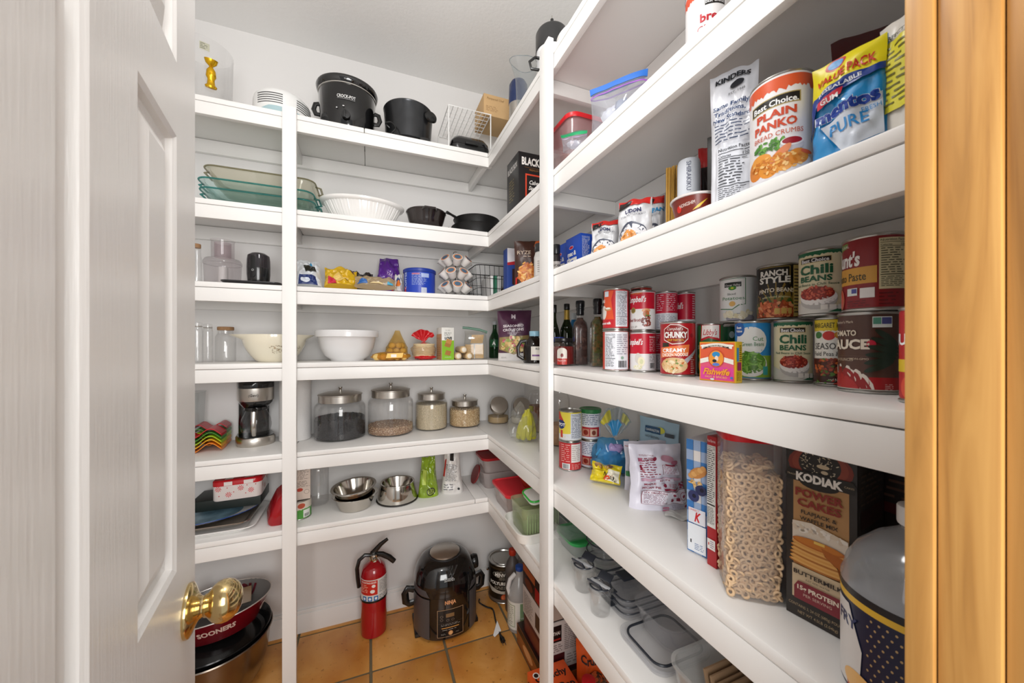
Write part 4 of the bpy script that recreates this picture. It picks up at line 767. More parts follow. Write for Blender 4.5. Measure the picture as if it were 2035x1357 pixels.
pouch('candy_bar_packet', 'green and red packet squeezed behind the blue sweets', 'packet', (X+.105, Y-.004, TE+.0003), face(X, Y)-.1, .040, .105, .02, '#14603c', 12, crump=.8, m=mat('#165c3c', .25), items=[('r', -.022, .0, .022, .042, '#c4242c'), ('r', -.022, .042, .022, .062, '#15161a'), ('t', 'Kat', 0, .02, .02, '#f3f0ec', {'bold': .03, 'rot': 1.4})])
# loose paper
X, Y, Z = at_f(1347, 1030, 'E')
t = thing('receipt', 'crumpled paper slip lying under the recipe pouch', 'paper', (X+.01, Y, TE+.0006), face(X, Y))
MB().grid(lambda u, v: ((u-.5)*.07, (v-.5)*.035, .004+.004*noise.noise(Vector((u*5, v*4, 2)))+.003*sin(u*9)), 14, 8, mat('#dfe0dc', .6)).build('paper_sheet', None, t, autos=False)
# special K carton
TEb = TE
t, w, d, h = box3('cereal_box', 'blue gingham cereal bar carton showing blueberries, narrow side forward', 'box', ('f', 1366, 1091), ('f', 1410, 1112), TE, 880, .17, '#d9dce6')
G = [('r', -w/2+.0004, .0005, w/2-.0004, h-.0005, '#d3dae8')]
nc = 3; cw = w/nc; nr = int(h/(cw*1.35)); ch = h/nr
for j in range(nr):
    for i in range(nc):
        if (i % 2 == 0) and (j % 2 == 0): G.append(('r', -w/2+cw*i+.0004, ch*j, -w/2+cw*(i+1)-.0004, ch*(j+1), '#3f7fc4'))
        elif (i % 2 == 0) or (j % 2 == 0): G.append(('r', -w/2+cw*i+.0004, ch*j, -w/2+cw*(i+1)-.0004, ch*(j+1), '#9db4d6'))
        else: G.append(('r', -w/2+cw*i+.0004, ch*j, -w/2+cw*(i+1)-.0004, ch*(j+1), '#ece8e6'))
G += [('r', -w*.42, h*.02, w*.40, h*.26, '#e9eef4'), ('r', -w*.30, h*.09, -w*.24, h*.12, '#2a2a30'), ('n', -w*.1, h*.04, w*.35, h*.10, 4, '#5a78a8'), ('r', -w*.38, h*.27, w*.38, h*.40, '#e4e6ee'), ('t', 'K', w*.04, h*.33, h*.11, '#c8202c', {'shear': .3, 'bold': .04, 'sx': .6}), ('t', "CONNECT", -w*.14, h*.385, h*.024, '#d9564c', {'w': w*.5})]
G += [('e', w*.06, h*.72, w*.42, h*.045, '#c98a4c', .5)]+[('e', -w*.26+w*.14*i, h*(.68+.022*i), w*.13, h*.022, '#e0ab68' if i % 2 else '#d39a58', -.3) for i in range(5)]+[('s', -w*.05, h*.62, w*.28, h*.035, 22, w*.09, ['#e6bd7c', '#d9a860', '#f0d29a'], .35), ('e', w*.20, h*.575, w*.24, h*.045, '#2c3158'), ('e', w*.24, h*.58, w*.09, h*.018, '#14162e'), ('e', -w*.12, h*.51, w*.25, h*.05, '#343a68'), ('e', -w*.1, h*.512, w*.09, h*.018, '#181a34')]
decal(t, S_front(d), G, 'printed_front')
t, w, d, h = box3('cereal_box', 'tall red cereal carton showing its nutrition panel, left of cereal keeper', 'box', ('f', 1405, 1120), ('f', 1424, 1132), TE, 870, .16, '#b01a22')
decal(t, S_front(d), [('t', 'Red Berries', 0, h*.965, h*.03, '#f3dcdc', {'w': w*.8})]+nutri(-w*.46, h*.30, w*.42, h*.93, '#1c1c1c', '#eeeeea')+[('r', -w*.40, h*.13, w*.42, h*.21, '#ece6e2'), ('e', -w*.25, h*.17, w*.06, h*.012, '#c83a3a'), ('n', -w*.1, h*.14, w*.4, h*.2, 4, '#7a6a8a')], 'printed_front')
# cereal keeper full of hoops
A0 = at_f(1432, 1190, 'E'); A1 = at_f(1572, 1205, 'E'); 
X, Y, Z = at_f(1508, 1205, 'E'); w_ = .082; d_ = .082; h_ = .262
kx, ky = X+.026, Y+.036
t = thing('cereal_keeper', 'tall clear plastic keeper full of oat hoops, with red lid', 'container', (kx, ky, TE+.0003), face(kx, ky)+radians(14))
KP = clear('#fbfaf9', .20, .10, '#f4f2f2')
mb = MB(); loft(mb, [(w_*.88, d_*.88, .018, 0), (w_*.93, d_*.93, .02, .004), (w_, d_, .021, h_*.5), (w_, d_, .021, h_-.006), (w_+.003, d_+.003, .022, h_-.005), (w_+.003, d_+.003, .022, h_-.001)], None, False, True); mb.build('clear_body', KP, t)
mb = MB(); loft(mb, [(w_+.005, d_+.005, .023, h_-.010), (w_+.007, d_+.007, .024, h_-.006), (w_+.007, d_+.007, .024, h_+.002), (w_+.001, d_+.001, .021, h_+.004)], None, True); mb.build('lid', mat('#c8141f', .25), t)
HOOP = mat('#e6c49c', .75, vary=.12, vscale=40)
hp = MB(); rnd = random.Random(4)
def hoop_T(rn):
    z = rn.uniform(.008, h_*.80-.008); side = rn.random()
    hw = w_/2*.93-.0045
    if z > h_*.76: x = rn.uniform(-hw, hw); y = rn.uniform(-hw, hw); 
    elif side < .45: x = rn.uniform(-hw, hw); y = -hw
    elif side < .72: y = rn.uniform(-hw, hw); x = -hw
    elif side < .98: y = rn.uniform(-hw, hw); x = hw
    else: x = rn.uniform(-hw, hw); y = rn.uniform(-hw, hw); z = h_*.80
    ax = (1, 0, 0) if side < .45 else (0, 1, 0)
    return TM((x, y, z)) @ Matrix.Rotation(pi/2+rn.uniform(-.9, .9), 4, ax) @ Matrix.Rotation(rn.uniform(-.6, .6), 4, (1, .3, .2))
ring = []
for i in range(10):
    a = 2*pi*i/10
    for j in range(5):
        b_ = 2*pi*j/5; ring.append(((.0048+.0023*cos(b_))*cos(a), (.0048+.0023*cos(b_))*sin(a), .0021*sin(b_)))
rf = [(i*5+j, ((i+1) % 10)*5+j, ((i+1) % 10)*5+(j+1) % 5, i*5+(j+1) % 5) for i in range(10) for j in range(5)]
hw = w_/2*.93-.0040
for lay in (0, 1):
    q_ = hw-.0065*lay; nx = 7
    for side in range(4):
        for j in range(19):
            for i in range(nx):
                u = -q_+2*q_*(i+.5+.5*(j % 2)-.25)/nx+rnd.uniform(-.0018, .0018); z = .010+.0102*j+rnd.uniform(-.002, .002)
                if z > h_*.80: continue
                T = RZ(side*pi/2) @ TM((u, -q_+rnd.uniform(-.001, .001), z)) @ RX(pi/2+rnd.uniform(-.75, .75)) @ RY(rnd.uniform(-.6, .6))
                hp.add(ring, rf, HOOP, True, T)
for i in range(70): hp.add(ring, rf, HOOP, True, TM((rnd.uniform(-hw, hw), rnd.uniform(-hw, hw), h_*.785+rnd.uniform(0, .008))) @ RX(rnd.uniform(-.7, .7)) @ RY(rnd.uniform(-.7, .7)))
o = hp.build('oat_hoops', None, t, autos=False); o['kind'] = 'stuff'
mb = MB(); loft(mb, [(w_*.58, d_*.58, .016, .006), (w_*.62, d_*.62, .018, h_*.775)], None, True, True); o = mb.build('cereal_core', mat('#c9a078', .9), t)
# Kodiak carton
t, w, d, h = box3('pancake_mix_box', 'tall dark brown pancake mix carton with a stack of flapjacks pictured', 'box', ('f', 1562, 1212), ('f', 1704, 1290), TE, 880, .10, '#2b2420', htop=.256)
K = [('p', [(-w*.38, h*.12), (w*.40, h*.12), (w*.40, h*.80), (-w*.38, h*.80)], '#b98c5a'), ('e', 0, h*.90, w*.46, h*.10, '#7d2a1c'), ('e', 0, h*.905, w*.40, h*.09, '#8f3a26'), ('e', 0, h*.91, w*.30, h*.085, '#161312'), ('s', 0, h*.915, w*.27, h*.075, 70, w*.022, ['#d9cdb4', '#b9ab90'], .3), ('e', w*.06, h*.89, w*.12, h*.028, '#1c1714'), ('e', w*.06, h*.905, w*.09, h*.012, '#cdbb9c'), ('e', w*.08, h*.875, w*.05, h*.01, '#c9b99c')]
K += [('r', -w*.47, h*.795, w*.47, h*.860, '#15110f'), ('e', -w*.42, h*.8275, w*.08, h*.028, '#15110f'), ('e', w*.42, h*.8275, w*.08, h*.028, '#15110f'), ('e', 0, h*.80, w*.28, h*.035, '#15110f'), ('t', 'KODIAK', 0, h*.825, h*.062, '#f5f1ea', {'w': w*.66, 'bold': .05}), ('t', 'TRADE', -w*.40, h*.828, h*.014, '#b9a88c', {}), ('t', 'CAKES', w*.41, h*.828, h*.014, '#b9a88c', {}),
      ('t', 'POWER', 0, h*.735, h*.060, '#8c2a20', {'w': w*.68, 'bold': .04}), ('t', 'CAKES', 0, h*.678, h*.058, '#8c2a20', {'w': w*.62, 'bold': .04}), ('t', 'FLAPJACK &', 0, h*.625, h*.030, '#2a211b', {'w': w*.50, 'bold': .02}), ('t', 'WAFFLE MIX', 0, h*.588, h*.030, '#2a211b', {'w': w*.54, 'bold': .02}),
      ('p', [(-w*.38, h*.56), (-w*.1, h*.575), (w*.40, h*.54), (w*.40, h*.40), (-w*.38, h*.44)], '#e4d6c4'), ('s', 0, h*.53, w*.36, h*.022, 40, w*.05, ['#efe6da', '#dccab4'], .6), ('p', [(-w*.38, h*.12), (w*.40, h*.12), (w*.40, h*.31), (-w*.38, h*.31)], '#cdb593')]
for i in range(6): K.append(('e', w*.01*(i % 2), h*(.335+.022*i), w*(.43-.008*i), h*.022, '#b06a2a' if i % 2 == 0 else '#d99a4c')); K.append(('e', w*.01*(i % 2), h*(.338+.022*i), w*(.41-.008*i), h*.014, '#e0a85c'))
K += [('e', 0, h*.462, w*.37, h*.026, '#b9641f'), ('e', 0, h*.466, w*.34, h*.021, '#c9782a'), ('p', [(w*.05, h*.46), (w*.40, h*.44), (w*.42, h*.30), (w*.34, h*.29), (w*.30, h*.38), (w*.1, h*.42)], '#b05f1c'), ('r', -w*.05, h*.47, w*.10, h*.485, '#e9c05c'),
      ('t', 'BUTTERMILK', 0, h*.275, h*.032, '#2a1f1a', {'w': w*.70, 'bold': .03}), ('t', 'JUST ADD WATER', 0, h*.247, h*.014, '#2a1f1a', {'w': w*.34}), ('p', [(-w*.34, h*.12), (w*.36, h*.12), (w*.36, h*.19), (w*.30, h*.225), (-w*.28, h*.225), (-w*.34, h*.19)], '#7d1d2a'), ('t', '15g PROTEIN', 0, h*.192, h*.034, '#e9d9c4', {'w': w*.58, 'bold': .03}), ('t', 'PER SERVING', 0, h*.157, h*.022, '#d9b4a4', {'w': w*.40}),
      ('t', 'CONTAINS 3, 24 OZ (680g) POUCHES', 0, h*.085, h*.022, '#a8906c', {'w': w*.84}), ('t', 'NET WT 4.5LB (2.04kg)', 0, h*.05, h*.022, '#a8906c', {'w': w*.56})]
decal(t, S_front(d), K, 'printed_front')
decal(t, S_right(w), [('r', -d*.4, h*.60, d*.4, h*.70, '#3a1c1a'), ('n', -d*.4, h*.72, d*.4, h*.9, 6, '#5a4a3c'), ('n', -d*.4, h*.3, d*.4, h*.58, 8, '#5a4a3c')], 'printed_side')
# dark box behind it and blue packet
X, Y, Z = rt(1775, .19)
t = box_thing('snack_box', 'dark brown carton behind the pancake mix', 'box', (X+.068, Y+.02, TE+.0003), -pi/2, .10, .10, .245, '#2a1d19')
decal(t, S_front(.10), [('r', -.045, .16, .045, .175, '#5c1f20'), ('n', -.045, .18, .045, .235, 5, '#6a4c40'), ('r', -.045, .09, .045, .105, '#5c1f20')], 'printed_front')
# squarish gallon jug with dark blue label
A0 = at_f(1752, 1420, 'E')
jx, jy = XR+.078, .148+.062
t = thing('oil_jug', 'big clear handled jug with navy spotted label, cut off by wooden casing', 'jug', (jx, jy, TE+.0003), face(jx, jy))
# size from pixels
Zj = jx*SN+jy*CS; rj = .068
JP = clear('#f2f3f5', .34, .10, '#e4e6ea')
mb = MB(); mb.lathe([(0, 0), (rj*.92, 0), (rj, .006), (rj, .112), (rj*1.01, .116), (rj*1.01, .128), (rj*.98, .132), (rj*.94, .146), (rj*.80, .164), (rj*.55, .182), (rj*.32, .192), (rj*.26, .196), (rj*.26, .212)], None, 40, sq=2.08); mb.build('plastic_body', JP, t)
mb = MB(); mb.lathe([(0, .002), (rj*.9, .002), (rj*.97, .007), (rj*.97, .10), (0, .10)], None, 32, sq=2.08); mb.build('cooking_oil', mat('#a9abb0', .3), t)
mb = MB(); mb.tube([(-rj*.05, -rj*.86, .135), (-rj*.02, -rj*.80, .165), (.002, -rj*.55, .198), (.004, -rj*.25, .205)], [.012, .0115, .011, .010], None, 10, flat=.8); mb.build('handle', mat('#d9dade', .3), t)
mb = MB().cyl(rj*.30, .200, .222, None, 24, .002); mb.build('cap', mat('#e4e4e4', .35), t)
def S_jug(u, v, o): 
    a = u/rj-pi/2; q = (abs(cos(a))**2.08+abs(sin(a))**2.08)**(-1/2.08); return ((rj+o)*q*cos(a), (rj+o)*q*sin(a), v)
L = [('r', -rj*1.5, .006, rj*1.5, .112, '#141b3a'), ('r', -rj*1.5, .108, rj*1.5, .1155, '#e0b43a'), ('r', -rj*1.5, .1155, rj*1.5, .124, '#1a1a1f')]
L += [('e', -rj*.62+.007*i+(.0035 if j % 2 else 0), .03+.008*j, .0011, .0013, '#b99a6a') for i in range(5) for j in range(10)]
L += [('p', [(-rj*1.3, .01), (-rj*.75, .01), (-rj*.7, .06), (-rj*.95, .104), (-rj*1.3, .104)], '#d9d6d4'), ('t', 'FRY', -rj*1.0, .085, .018, '#1c2a5c', {'bold': .03}), ('e', -rj*.55, .015, .03, .016, '#b93a24'), ('e', -rj*.3, .012, .02, .012, '#d98a4c'), ('e', -rj*.75, .022, .02, .012, '#e6b46c'), ('r', rj*.0, .03, rj*.75, .10, '#e6e4ea'), ('n', rj*.05, .035, rj*.7, .095, 12, '#6a6a78')]
decal(t, S_jug, L, 'printed_label')
# ================================================================ SHELF F, RIGHT HAND SIDE
SMOKE = clear('#fcfcfd', .07, .05, '#e6eaee'); DKR = mat('#2b2f38', .35)
def ptub(name, label, x0, x1, y0, y1, z, h, **k):
    cat = k.pop('cat', 'container'); grp = k.pop('group', None); rz = k.pop('rz', 0)
    t = thing(name, label, cat, ((x0+x1)/2, (y0+y1)/2, z+.0003), rz, grp); tub(t, x1-x0, y1-y0, h, **k); return t
ptub('food_tub', 'flat food tub with bright green rim, right of the right post', .610, .782, 1.005, 1.136, TF, .048, m=clear('#fafcfb', .4, .1, '#f2f5f3'), lidm=mat('#38b25c', .3), lidh=.006, r=.03)
t = ptub('food_tub', 'open clear tub sitting on the green-rimmed tub', .560, .735, 1.008, 1.138, TF+.055, .060, m=SMOKE, r=.03, taper=.8)
t = ptub('food_tub', 'clear tub with green base at the back wall behind the right post', .700, .795, 1.20, 1.33, TF, .15, m=clear('#dff2e6', .3, .1, '#b4dcc2'), r=.02)
# two small cups with flip lids
def flip_cup(px, py, label):
    X, Y, Z = fl(px, py, TF); t = thing('lidded_cup', label, 'container', (X, Y, TF+.0003), .35, 'small cups with dark flip lids')
    MB().lathe([(0, 0), (.020, 0), (.024, .003), (.030, .058), (.033, .060), (.033, .062), (.028, .062), (.0225, .006), (0, .005)], GLASS, 32).build('cup_body', None, t)
    MB().lathe([(.0335, .0625), (.035, .065), (.035, .071), (.031, .073), (.028, .070), (0, .069)], None, 32).build('clear_lid', SMOKE, t)
    MB().box(-.004, .004, -.028, .028, .070, .075, None, .001).build('lid_rib', mat('#c9ccd0', .3), t)
    for s_ in (-1, 1): MB().box(-.011, .011, -.019, .019, -.002, .002, None, .001, T=TM((s_*.024, 0, .082)) @ RY(-s_*.55 if s_ > 0 else .95)).build('latch_flap', DKR, t)
    MB().tube([(.0265*cos(a), .0265*sin(a), .0715) for a in [2*pi*i/28 for i in range(28)]], .0022, None, 6, True).build('gasket', DKR, t)
flip_cup(1160, 1170, 'small clear cup with dark flip lid, the farther of the two')
flip_cup(1193, 1216, 'small clear cup with dark flip lid, the nearer of the two')
X, Y, Z = fl(1197, 1130, TF)
for i in range(3):
    t = thing('glass_bowl', ['clear glass bowl at the bottom of the dark-rimmed stack', 'clear glass bowl in the middle of the dark-rimmed stack', 'topmost clear glass bowl with dark rim in the stack by the cups'][i], 'bowl', (X+.006, Y-.004, TF+.0004+i*.031), 0, 'stacked glass bowls')
    MB().lathe([(0, 0), (.036, 0), (.043, .005), (.054, .027), (.055, .029), (.052, .029), (.041, .007), (0, .003)], None, 32).build('bowl_body', SMOKE, t)
    MB().tube([(.0545*cos(a), .0545*sin(a), .0285) for a in [2*pi*q/32 for q in range(32)]], .0020, None, 6, True).build('rim_seal', DKR, t)
for i in range(3):
    t = ptub('storage_box', ['lowest shallow clear box with dark rim seal', 'middle shallow clear box with dark rim seal', 'topmost shallow clear box with dark seal and big latch'][i], .588, .770, .732, .868, TF+.0163*i, .0155, m=SMOKE, r=.028, taper=.96, group='shallow clear boxes in a stack')
    mb = MB(); P = rbox_pts(.172, .126, .026); mb.tube([(x, y, .0135) for x, y in P], .0022, None, 6, True); mb.build('rim_seal', DKR, t)
    for s_ in (-1, 1): MB().box(-.010, .010, -.022, .022, 0, .003, None, .001, T=TM((s_*.088, 0, .0135))).build('latch', DKR, t)
    if i == 2: MB().box(-.035, .015, .005, .045, .013, .020, None, .003).build('centre_latch', DKR, t)
t = ptub('box_lid', 'loose clear rectangular lid with dark seal lying on the shelf', .553, .712, .580, .722, TF, .012, m=SMOKE, r=.03, taper=.98, cat='lid')
mb = MB(); P = rbox_pts(.135, .118, .026); mb.tube([(x, y, .0125) for x, y in P], .0028, None, 6, True); mb.build('rim_seal', DKR, t)
ptub('storage_box', 'open empty clear box standing on the loose lid', .590, .765, .588, .718, TF+.0160, .062, m=SMOKE, r=.034, taper=.80, rim=.002)
t = ptub('storage_bin', 'frosted plastic bin holding flat brown packets, at bottom edge of view', .520, .780, .285, .528, TF, .105, m=clear('#f8f9f9', .28, .08, '#e6e8e8'), r=.03, taper=.9, rim=.005)
for i in range(7):
    o = thing('brown_packet', ['first', 'second', 'third', 'fourth', 'fifth', 'sixth', 'seventh'][6-i]+' flat brown packet from the near side of the frosted bin', 'packet', (.655, .470-.013*i, TF+.012), -.0, 'brown packets in the frosted bin', rot=(radians(-13), 0, 0))
    MB().box(-.085, .085, -.0025, .0025, 0, .088-.002*(i % 3), None, .002).build('paper_wrapper', mat('#9a7c5e', .6, vary=.1, vscale=20), o)
    if i == 6: decal(o, S_front(.005), [('r', -.07, .035, .0, .055, '#6b4a32'), ('n', -.07, .06, .01, .078, 3, '#6b4a32'), ('n', -.07, .012, .03, .03, 3, '#6b4a32')], 'printed_label')
# left of the right post
RTUB = clear('#faf6f5', .3, .12, '#efe8e6')
t = ptub('food_tub', 'frosted tub with bright red square lid near the inner corner', .512, .690, 1.352, 1.545, TF, .083, m=RTUB, lidcol='#d8303a', r=.02, taper=.86)
X, Y = .640, 1.40
t = thing('plastic_bowl', 'orange-red plastic bowl resting on the bright red lid', 'bowl', (X, Y, TF+.0925), 0)
MB().lathe([(0, 0), (.030, 0), (.036, .003), (.052, .040), (.054, .052), (.051, .052), (.034, .006), (0, .004)], None, 36).build('bowl_body', clear('#f0a08c', .6, .12, '#d9543c'), t)
t = ptub('food_tub', 'lower frosted tub in the back corner', .508, .700, 1.655, 1.80, TF, .075, m=RTUB, r=.03, group='frosted tubs in back corner')
t = ptub('food_tub', 'upper frosted tub with red lid in the back corner', .505, .700, 1.650, 1.80, TF+.0760, .068, m=RTUB, lidcol='#a01c22', r=.03, group='frosted tubs in back corner')
t = thing('tub_lid', 'dark red round lid leaning against the corner tubs', 'lid', (.478, 1.755, TF+.001), 0, rot=(0, radians(-68), 0))
MB().lathe([(0, 0), (.045, 0), (.048, .003), (.046, .007), (0, .007)], None, 30, T=TM((.048, 0, 0))).build('lid_disc', mat('#7d1418', .4), t)
WTR = mat('#e9e6e0', .35)
t = ptub('plastic_tray', 'white shallow plastic tray poking out over the shelf edge', .480, .680, 1.14, 1.332, TF, .034, m=WTR, r=.04, taper=.96, cat='tray', wall=.002)
t = ptub('produce_keeper', 'ribbed pale green produce container standing in the white tray', .505, .660, 1.172, 1.310, TF+.0068, .100, m=clear('#f0f5e2', .3, .12, '#dce3c6'), r=.022, taper=.9)
mb = MB()
for i in range(13):
    x = -.062+.0103*i; mb.box(x-.0015, x+.0015, -.0665, -.0640, .012, .080)
mb.build('ribs', mat('#a9bd8a', .4), t)
MB().box(-.064, .064, -.055, .055, .004, .060, None, .01).build('greens_inside', mat('#a9b48a', .6, vary=.2, vscale=40), t)
t = thing('tub_lid', 'white lid with green edge lying tilted in the produce container', 'lid', (.600, 1.228, TF+.124), 0, rot=(radians(6), radians(-6), 0))
mb = MB(); loft(mb, [(.120, .090, .02, 0), (.120, .090, .02, .012), (.112, .082, .018, .016)], None, True, True); mb.build('lid_disc', WTR, t)
mb = MB(); mb.tube([(x, y, .013) for x, y in rbox_pts(.122, .092, .02)], .0035, None, 6, True); mb.build('green_edge', mat('#3fc24a', .3), t)
# ================================================================ SHELF F, BACK
t = ptub('serving_platter', 'white rectangular platter at the bottom of the pile on the lowest shelf', -.790, -.405, 1.605, 1.845, TF, .018, m=WHITEC, r=.03, taper=.85, cat='platter', rim=.004)
t = ptub('serving_tray', 'silver tray lying on the white platter', -.770, -.425, 1.62, 1.83, TF+.0195, .014, m=STEEL, r=.03, taper=.9, cat='tray', rim=.003)
t = thing('oval_plate', 'oval white plate with blue scalloped rim under the dark box', 'plate', (-.603, 1.732, TF+.035), 0)
t.scale = (.97, 1.04, 1)
MB().lathe([(0, 0), (.13, 0), (.195, .022), (.197, .0245), (.13, .004), (0, .003)], None, 72, sy=.68).build('plate_body', WHITEC, t)
MB().lathe([(.1875, .0205), (.198, .0250), (.1985, .0235), (.1915, .0195)], None, 96, sy=.68, flute=44, famp=.006).build('blue_scallops', mat('#234f9c', .2), t)
MB().lathe([(.0, .0035), (.13, .0045), (.137, .0075)], None, 48, sy=.68).build('painted_well', mat('#7fa8bc', .2, vary=.5, vscale=18), t)
t = box_thing('gift_box', 'dark green flat box between the oval plate and the peppermint tin', 'box', (-.515, 1.765, TF+.0605), 0, .225, .130, .040, '#16211f', .004)
t = thing('peppermint_tin', 'white rounded tin printed with red peppermint swirls, red striped lid', 'tin', (-.478, 1.752, TF+.1012), .05)
tw, td_, thh = .156, .150, .062
mb = MB(); loft(mb, [(tw-.004, td_-.004, .02, 0), (tw, td_, .022, .003), (tw, td_, .022, thh)], None, True, True); mb.build('tin_body', mat('#e6dfdc', .25), t)
def swirl(u, v, r):
    L = [('e', u, v, r, r, '#efe9e6')]
    for k in range(9):
        a = 2*pi*k/9; L.append(('p', [(u, v), (u+r*.55*cos(a+.25), v+r*.55*sin(a+.25)), (u+r*cos(a), v+r*sin(a)), (u+r*cos(a-.32), v+r*sin(a-.32)), (u+r*.5*cos(a-.15), v+r*.5*sin(a-.15))], '#c81c2a'))
    return L
L = []
for (u, v, r) in ((-.058, .046, .010), (-.026, .022, .010), (.012, .042, .010), (.045, .030, .010)): L += swirl(u, v, r)
for (u, v) in ((-.03, .048), (-.01, .03), (.028, .02), (-.055, .02), (.032, .05), (.06, .05)): L.append(('e', u, v, .0018, .0018, '#c81c2a'))
decal(t, S_front(td_), [i for i in L if i[0] != 'e' or abs(i[1]) < .07], 'peppermint_print')
L = []
for (u, v, r) in ((-.05, .04, .010), (-.01, .022, .010), (.035, .045, .010)): L += swirl(u, v, r)
decal(t, S_right(tw), L, 'peppermint_print')
lid = MB(); loft(lid, [(tw+.003, td_+.003, .023, thh-.006), (tw+.003, td_+.003, .023, thh+.010), (tw-.006, td_-.006, .02, thh+.015)], None, True, True); lo = lid.build('lid', mat('#c4161f', .22), t)
L = []
for (x0, x1, sl) in ((-.040, -.014, .01), (.022, .052, .05)): L.append(('p', [(x0, -td_/2+.006), (x1, -td_/2+.006), (x1+sl*.3, 0), (x1+sl*1.2, td_/2-.01), (x0+sl*1.2, td_/2-.01), (x0+sl*.3, 0)], '#eee8e4'))
decal(lo, S_top(thh+.0155), L, 'white_stripes')
decal(lo, lambda u, v, o: (u, -(td_+.003)/2-o, v), [('r', -.040, thh-.005, -.014, thh+.009, '#eee8e4'), ('r', .022, thh-.005, .052, thh+.009, '#eee8e4')], 'white_bands')
t = thing('silicone_mould', 'glossy red rounded mould leaning beside the left post', 'mould', (-.352, 1.68, TF+.001), 0, rot=(radians(8), radians(22), .3))
mb = MB(); loft(mb, [(.05, .11, .02, 0), (.062, .13, .024, .012), (.066, .134, .025, .05), (.064, .13, .025, .10), (.05, .11, .02, .118), (.02, .06, .01, .124)], None, True, True); mb.build('mould_body', mat('#a3121c', .2), t)
t = can('small green and white pet food can beside the left post', 562, 626, 992, 'b', .105, 'F', '#4f9a3c', lambda r, h: [('r', -r*1.5, .005, r*1.5, h-.005, '#4f9a3c'), ('w', -r*1.5, h*.55, r*1.5, h*.95, .002, '#d9cfc0'), ('r', r*.35, h*.1, r*1.0, h*.5, '#e6e6e0'), ('b', r*.45, h*.14, r*.9, h*.3, '#222222'), ('e', r*.2, h*.75, r*.3, h*.14, '#b9543c')], r=.044, h=.074)
X, Y = t.location.x, t.location.y
t = box_thing('treat_carton', 'pale pink carton with small print on top of the green pet food can', 'box', (X+.004, Y, TF+.0753), .12, .074, .055, .128, '#d9c9bc')
decal(t, S_front(.055), [('n', -.03, .08, .034, .12, 8, '#8a7a70'), ('e', .0, .040, .011, .007, '#b9402c'), ('e', .024, .030, .009, .009, '#8a7a70'), ('e', .024, .030, .0078, .0078, '#d9c9bc'), ('n', -.03, .05, .034, .075, 5, '#8a7a70')], 'printed_front')
gjar('empty tall glass jar behind the left post on the lowest shelf', 612, 654, 940, 'b', .215, 'F', None, 0, None, h=.19)
def bowl(name, label, X, Y, z, prof, m_, rot=None, group=None, cat='bowl', part='bowl_body', seg=48, sy=1):
    t = thing(name, label, cat, (X, Y, z), 0, group, rot); MB().lathe(prof, None, seg, sy=sy).build(part, m_, t); return t
MIR = mat('#c9c4bc', .12, 1.0)
X, Y, Z = fl(706, 1008, TF)
BP2 = [(0, 0), (.060, 0), (.064, .002), (.080, .052), (.089, .0545), (.091, .0555), (.090, .0570), (.079, .0550), (.062, .004), (0, .003)]
bowl('steel_bowl', 'shiny steel pet bowl, lower one of the nested pair', X, Y+.01, TF+.0004, BP2, MIR, group='nested steel pet bowls')
bowl('steel_bowl', 'steel pet bowl tilted inside the lower one of the nested pair', X-.002, Y+.01, TF+.035, BP2, MIR, rot=(radians(3), radians(-4), 0), group='nested steel pet bowls')
X, Y, Z = fl(790, 992, TF)
t = bowl('dog_bowl', 'flared steel dog bowl with narrow top, right of the nested bowls', X, Y+.005, TF+.0004, [(.083, .004), (.087, 0), (.089, .004), (.074, .066), (.072, .074), (.0745, .077), (.0735, .080), (.066, .078), (.050, .035), (0, .030)], MIR)
MB().lathe([(.089, .001), (.0905, .003), (.0895, .007)], None, 48).build('rubber_foot', mat('#2a2622', .6), t)
X, Y, Z = fl(853, 989, TF)
pouch('treat_bag', 'shiny olive green treat bag with twisted top on the lowest shelf', 'bag', (X, Y+.028, TF+.0003), face(X, Y)+.1, .094, .178, .062, '#8fae24', 21, m=mat('#8aa626', .22, coat=.5, vary=.3, vscale=25), crump=1.3, bulge=.5, topw=.62, items=[('e', .010, .028, .021, .019, '#2a2a18'), ('e', .010, .028, .017, .015, '#9aa84a'), ('s', .01, .028, .013, .011, 16, .004, ['#2a2a18'], .4), ('r', -.035, .06, -.015, .13, '#b9cc5a')])
X, Y, Z = fl(901, 982, TF)
pouch('treat_bag', 'white treat bag with black print and folded top, beside green bag', 'bag', (X, Y+.03, TF+.0003), face(X, Y)-.05, .105, .198, .066, '#dedad6', 22, crump=.9, bulge=.55, topw=.62, mback=mat('#b9542c', .3), items=[('n', -.036, .06, .036, .14, 12, '#6a6a70', 1.2), ('n', -.04, .02, .02, .05, 3, '#6a6a70'), ('e', .034, .022, .006, .006, '#2a2a2c'), ('p', [(-.05, .08), (-.04, .08), (-.036, .16), (-.046, .15)], '#b92c22'), ('r', -.012, .155, .014, .19, '#2a2422')])
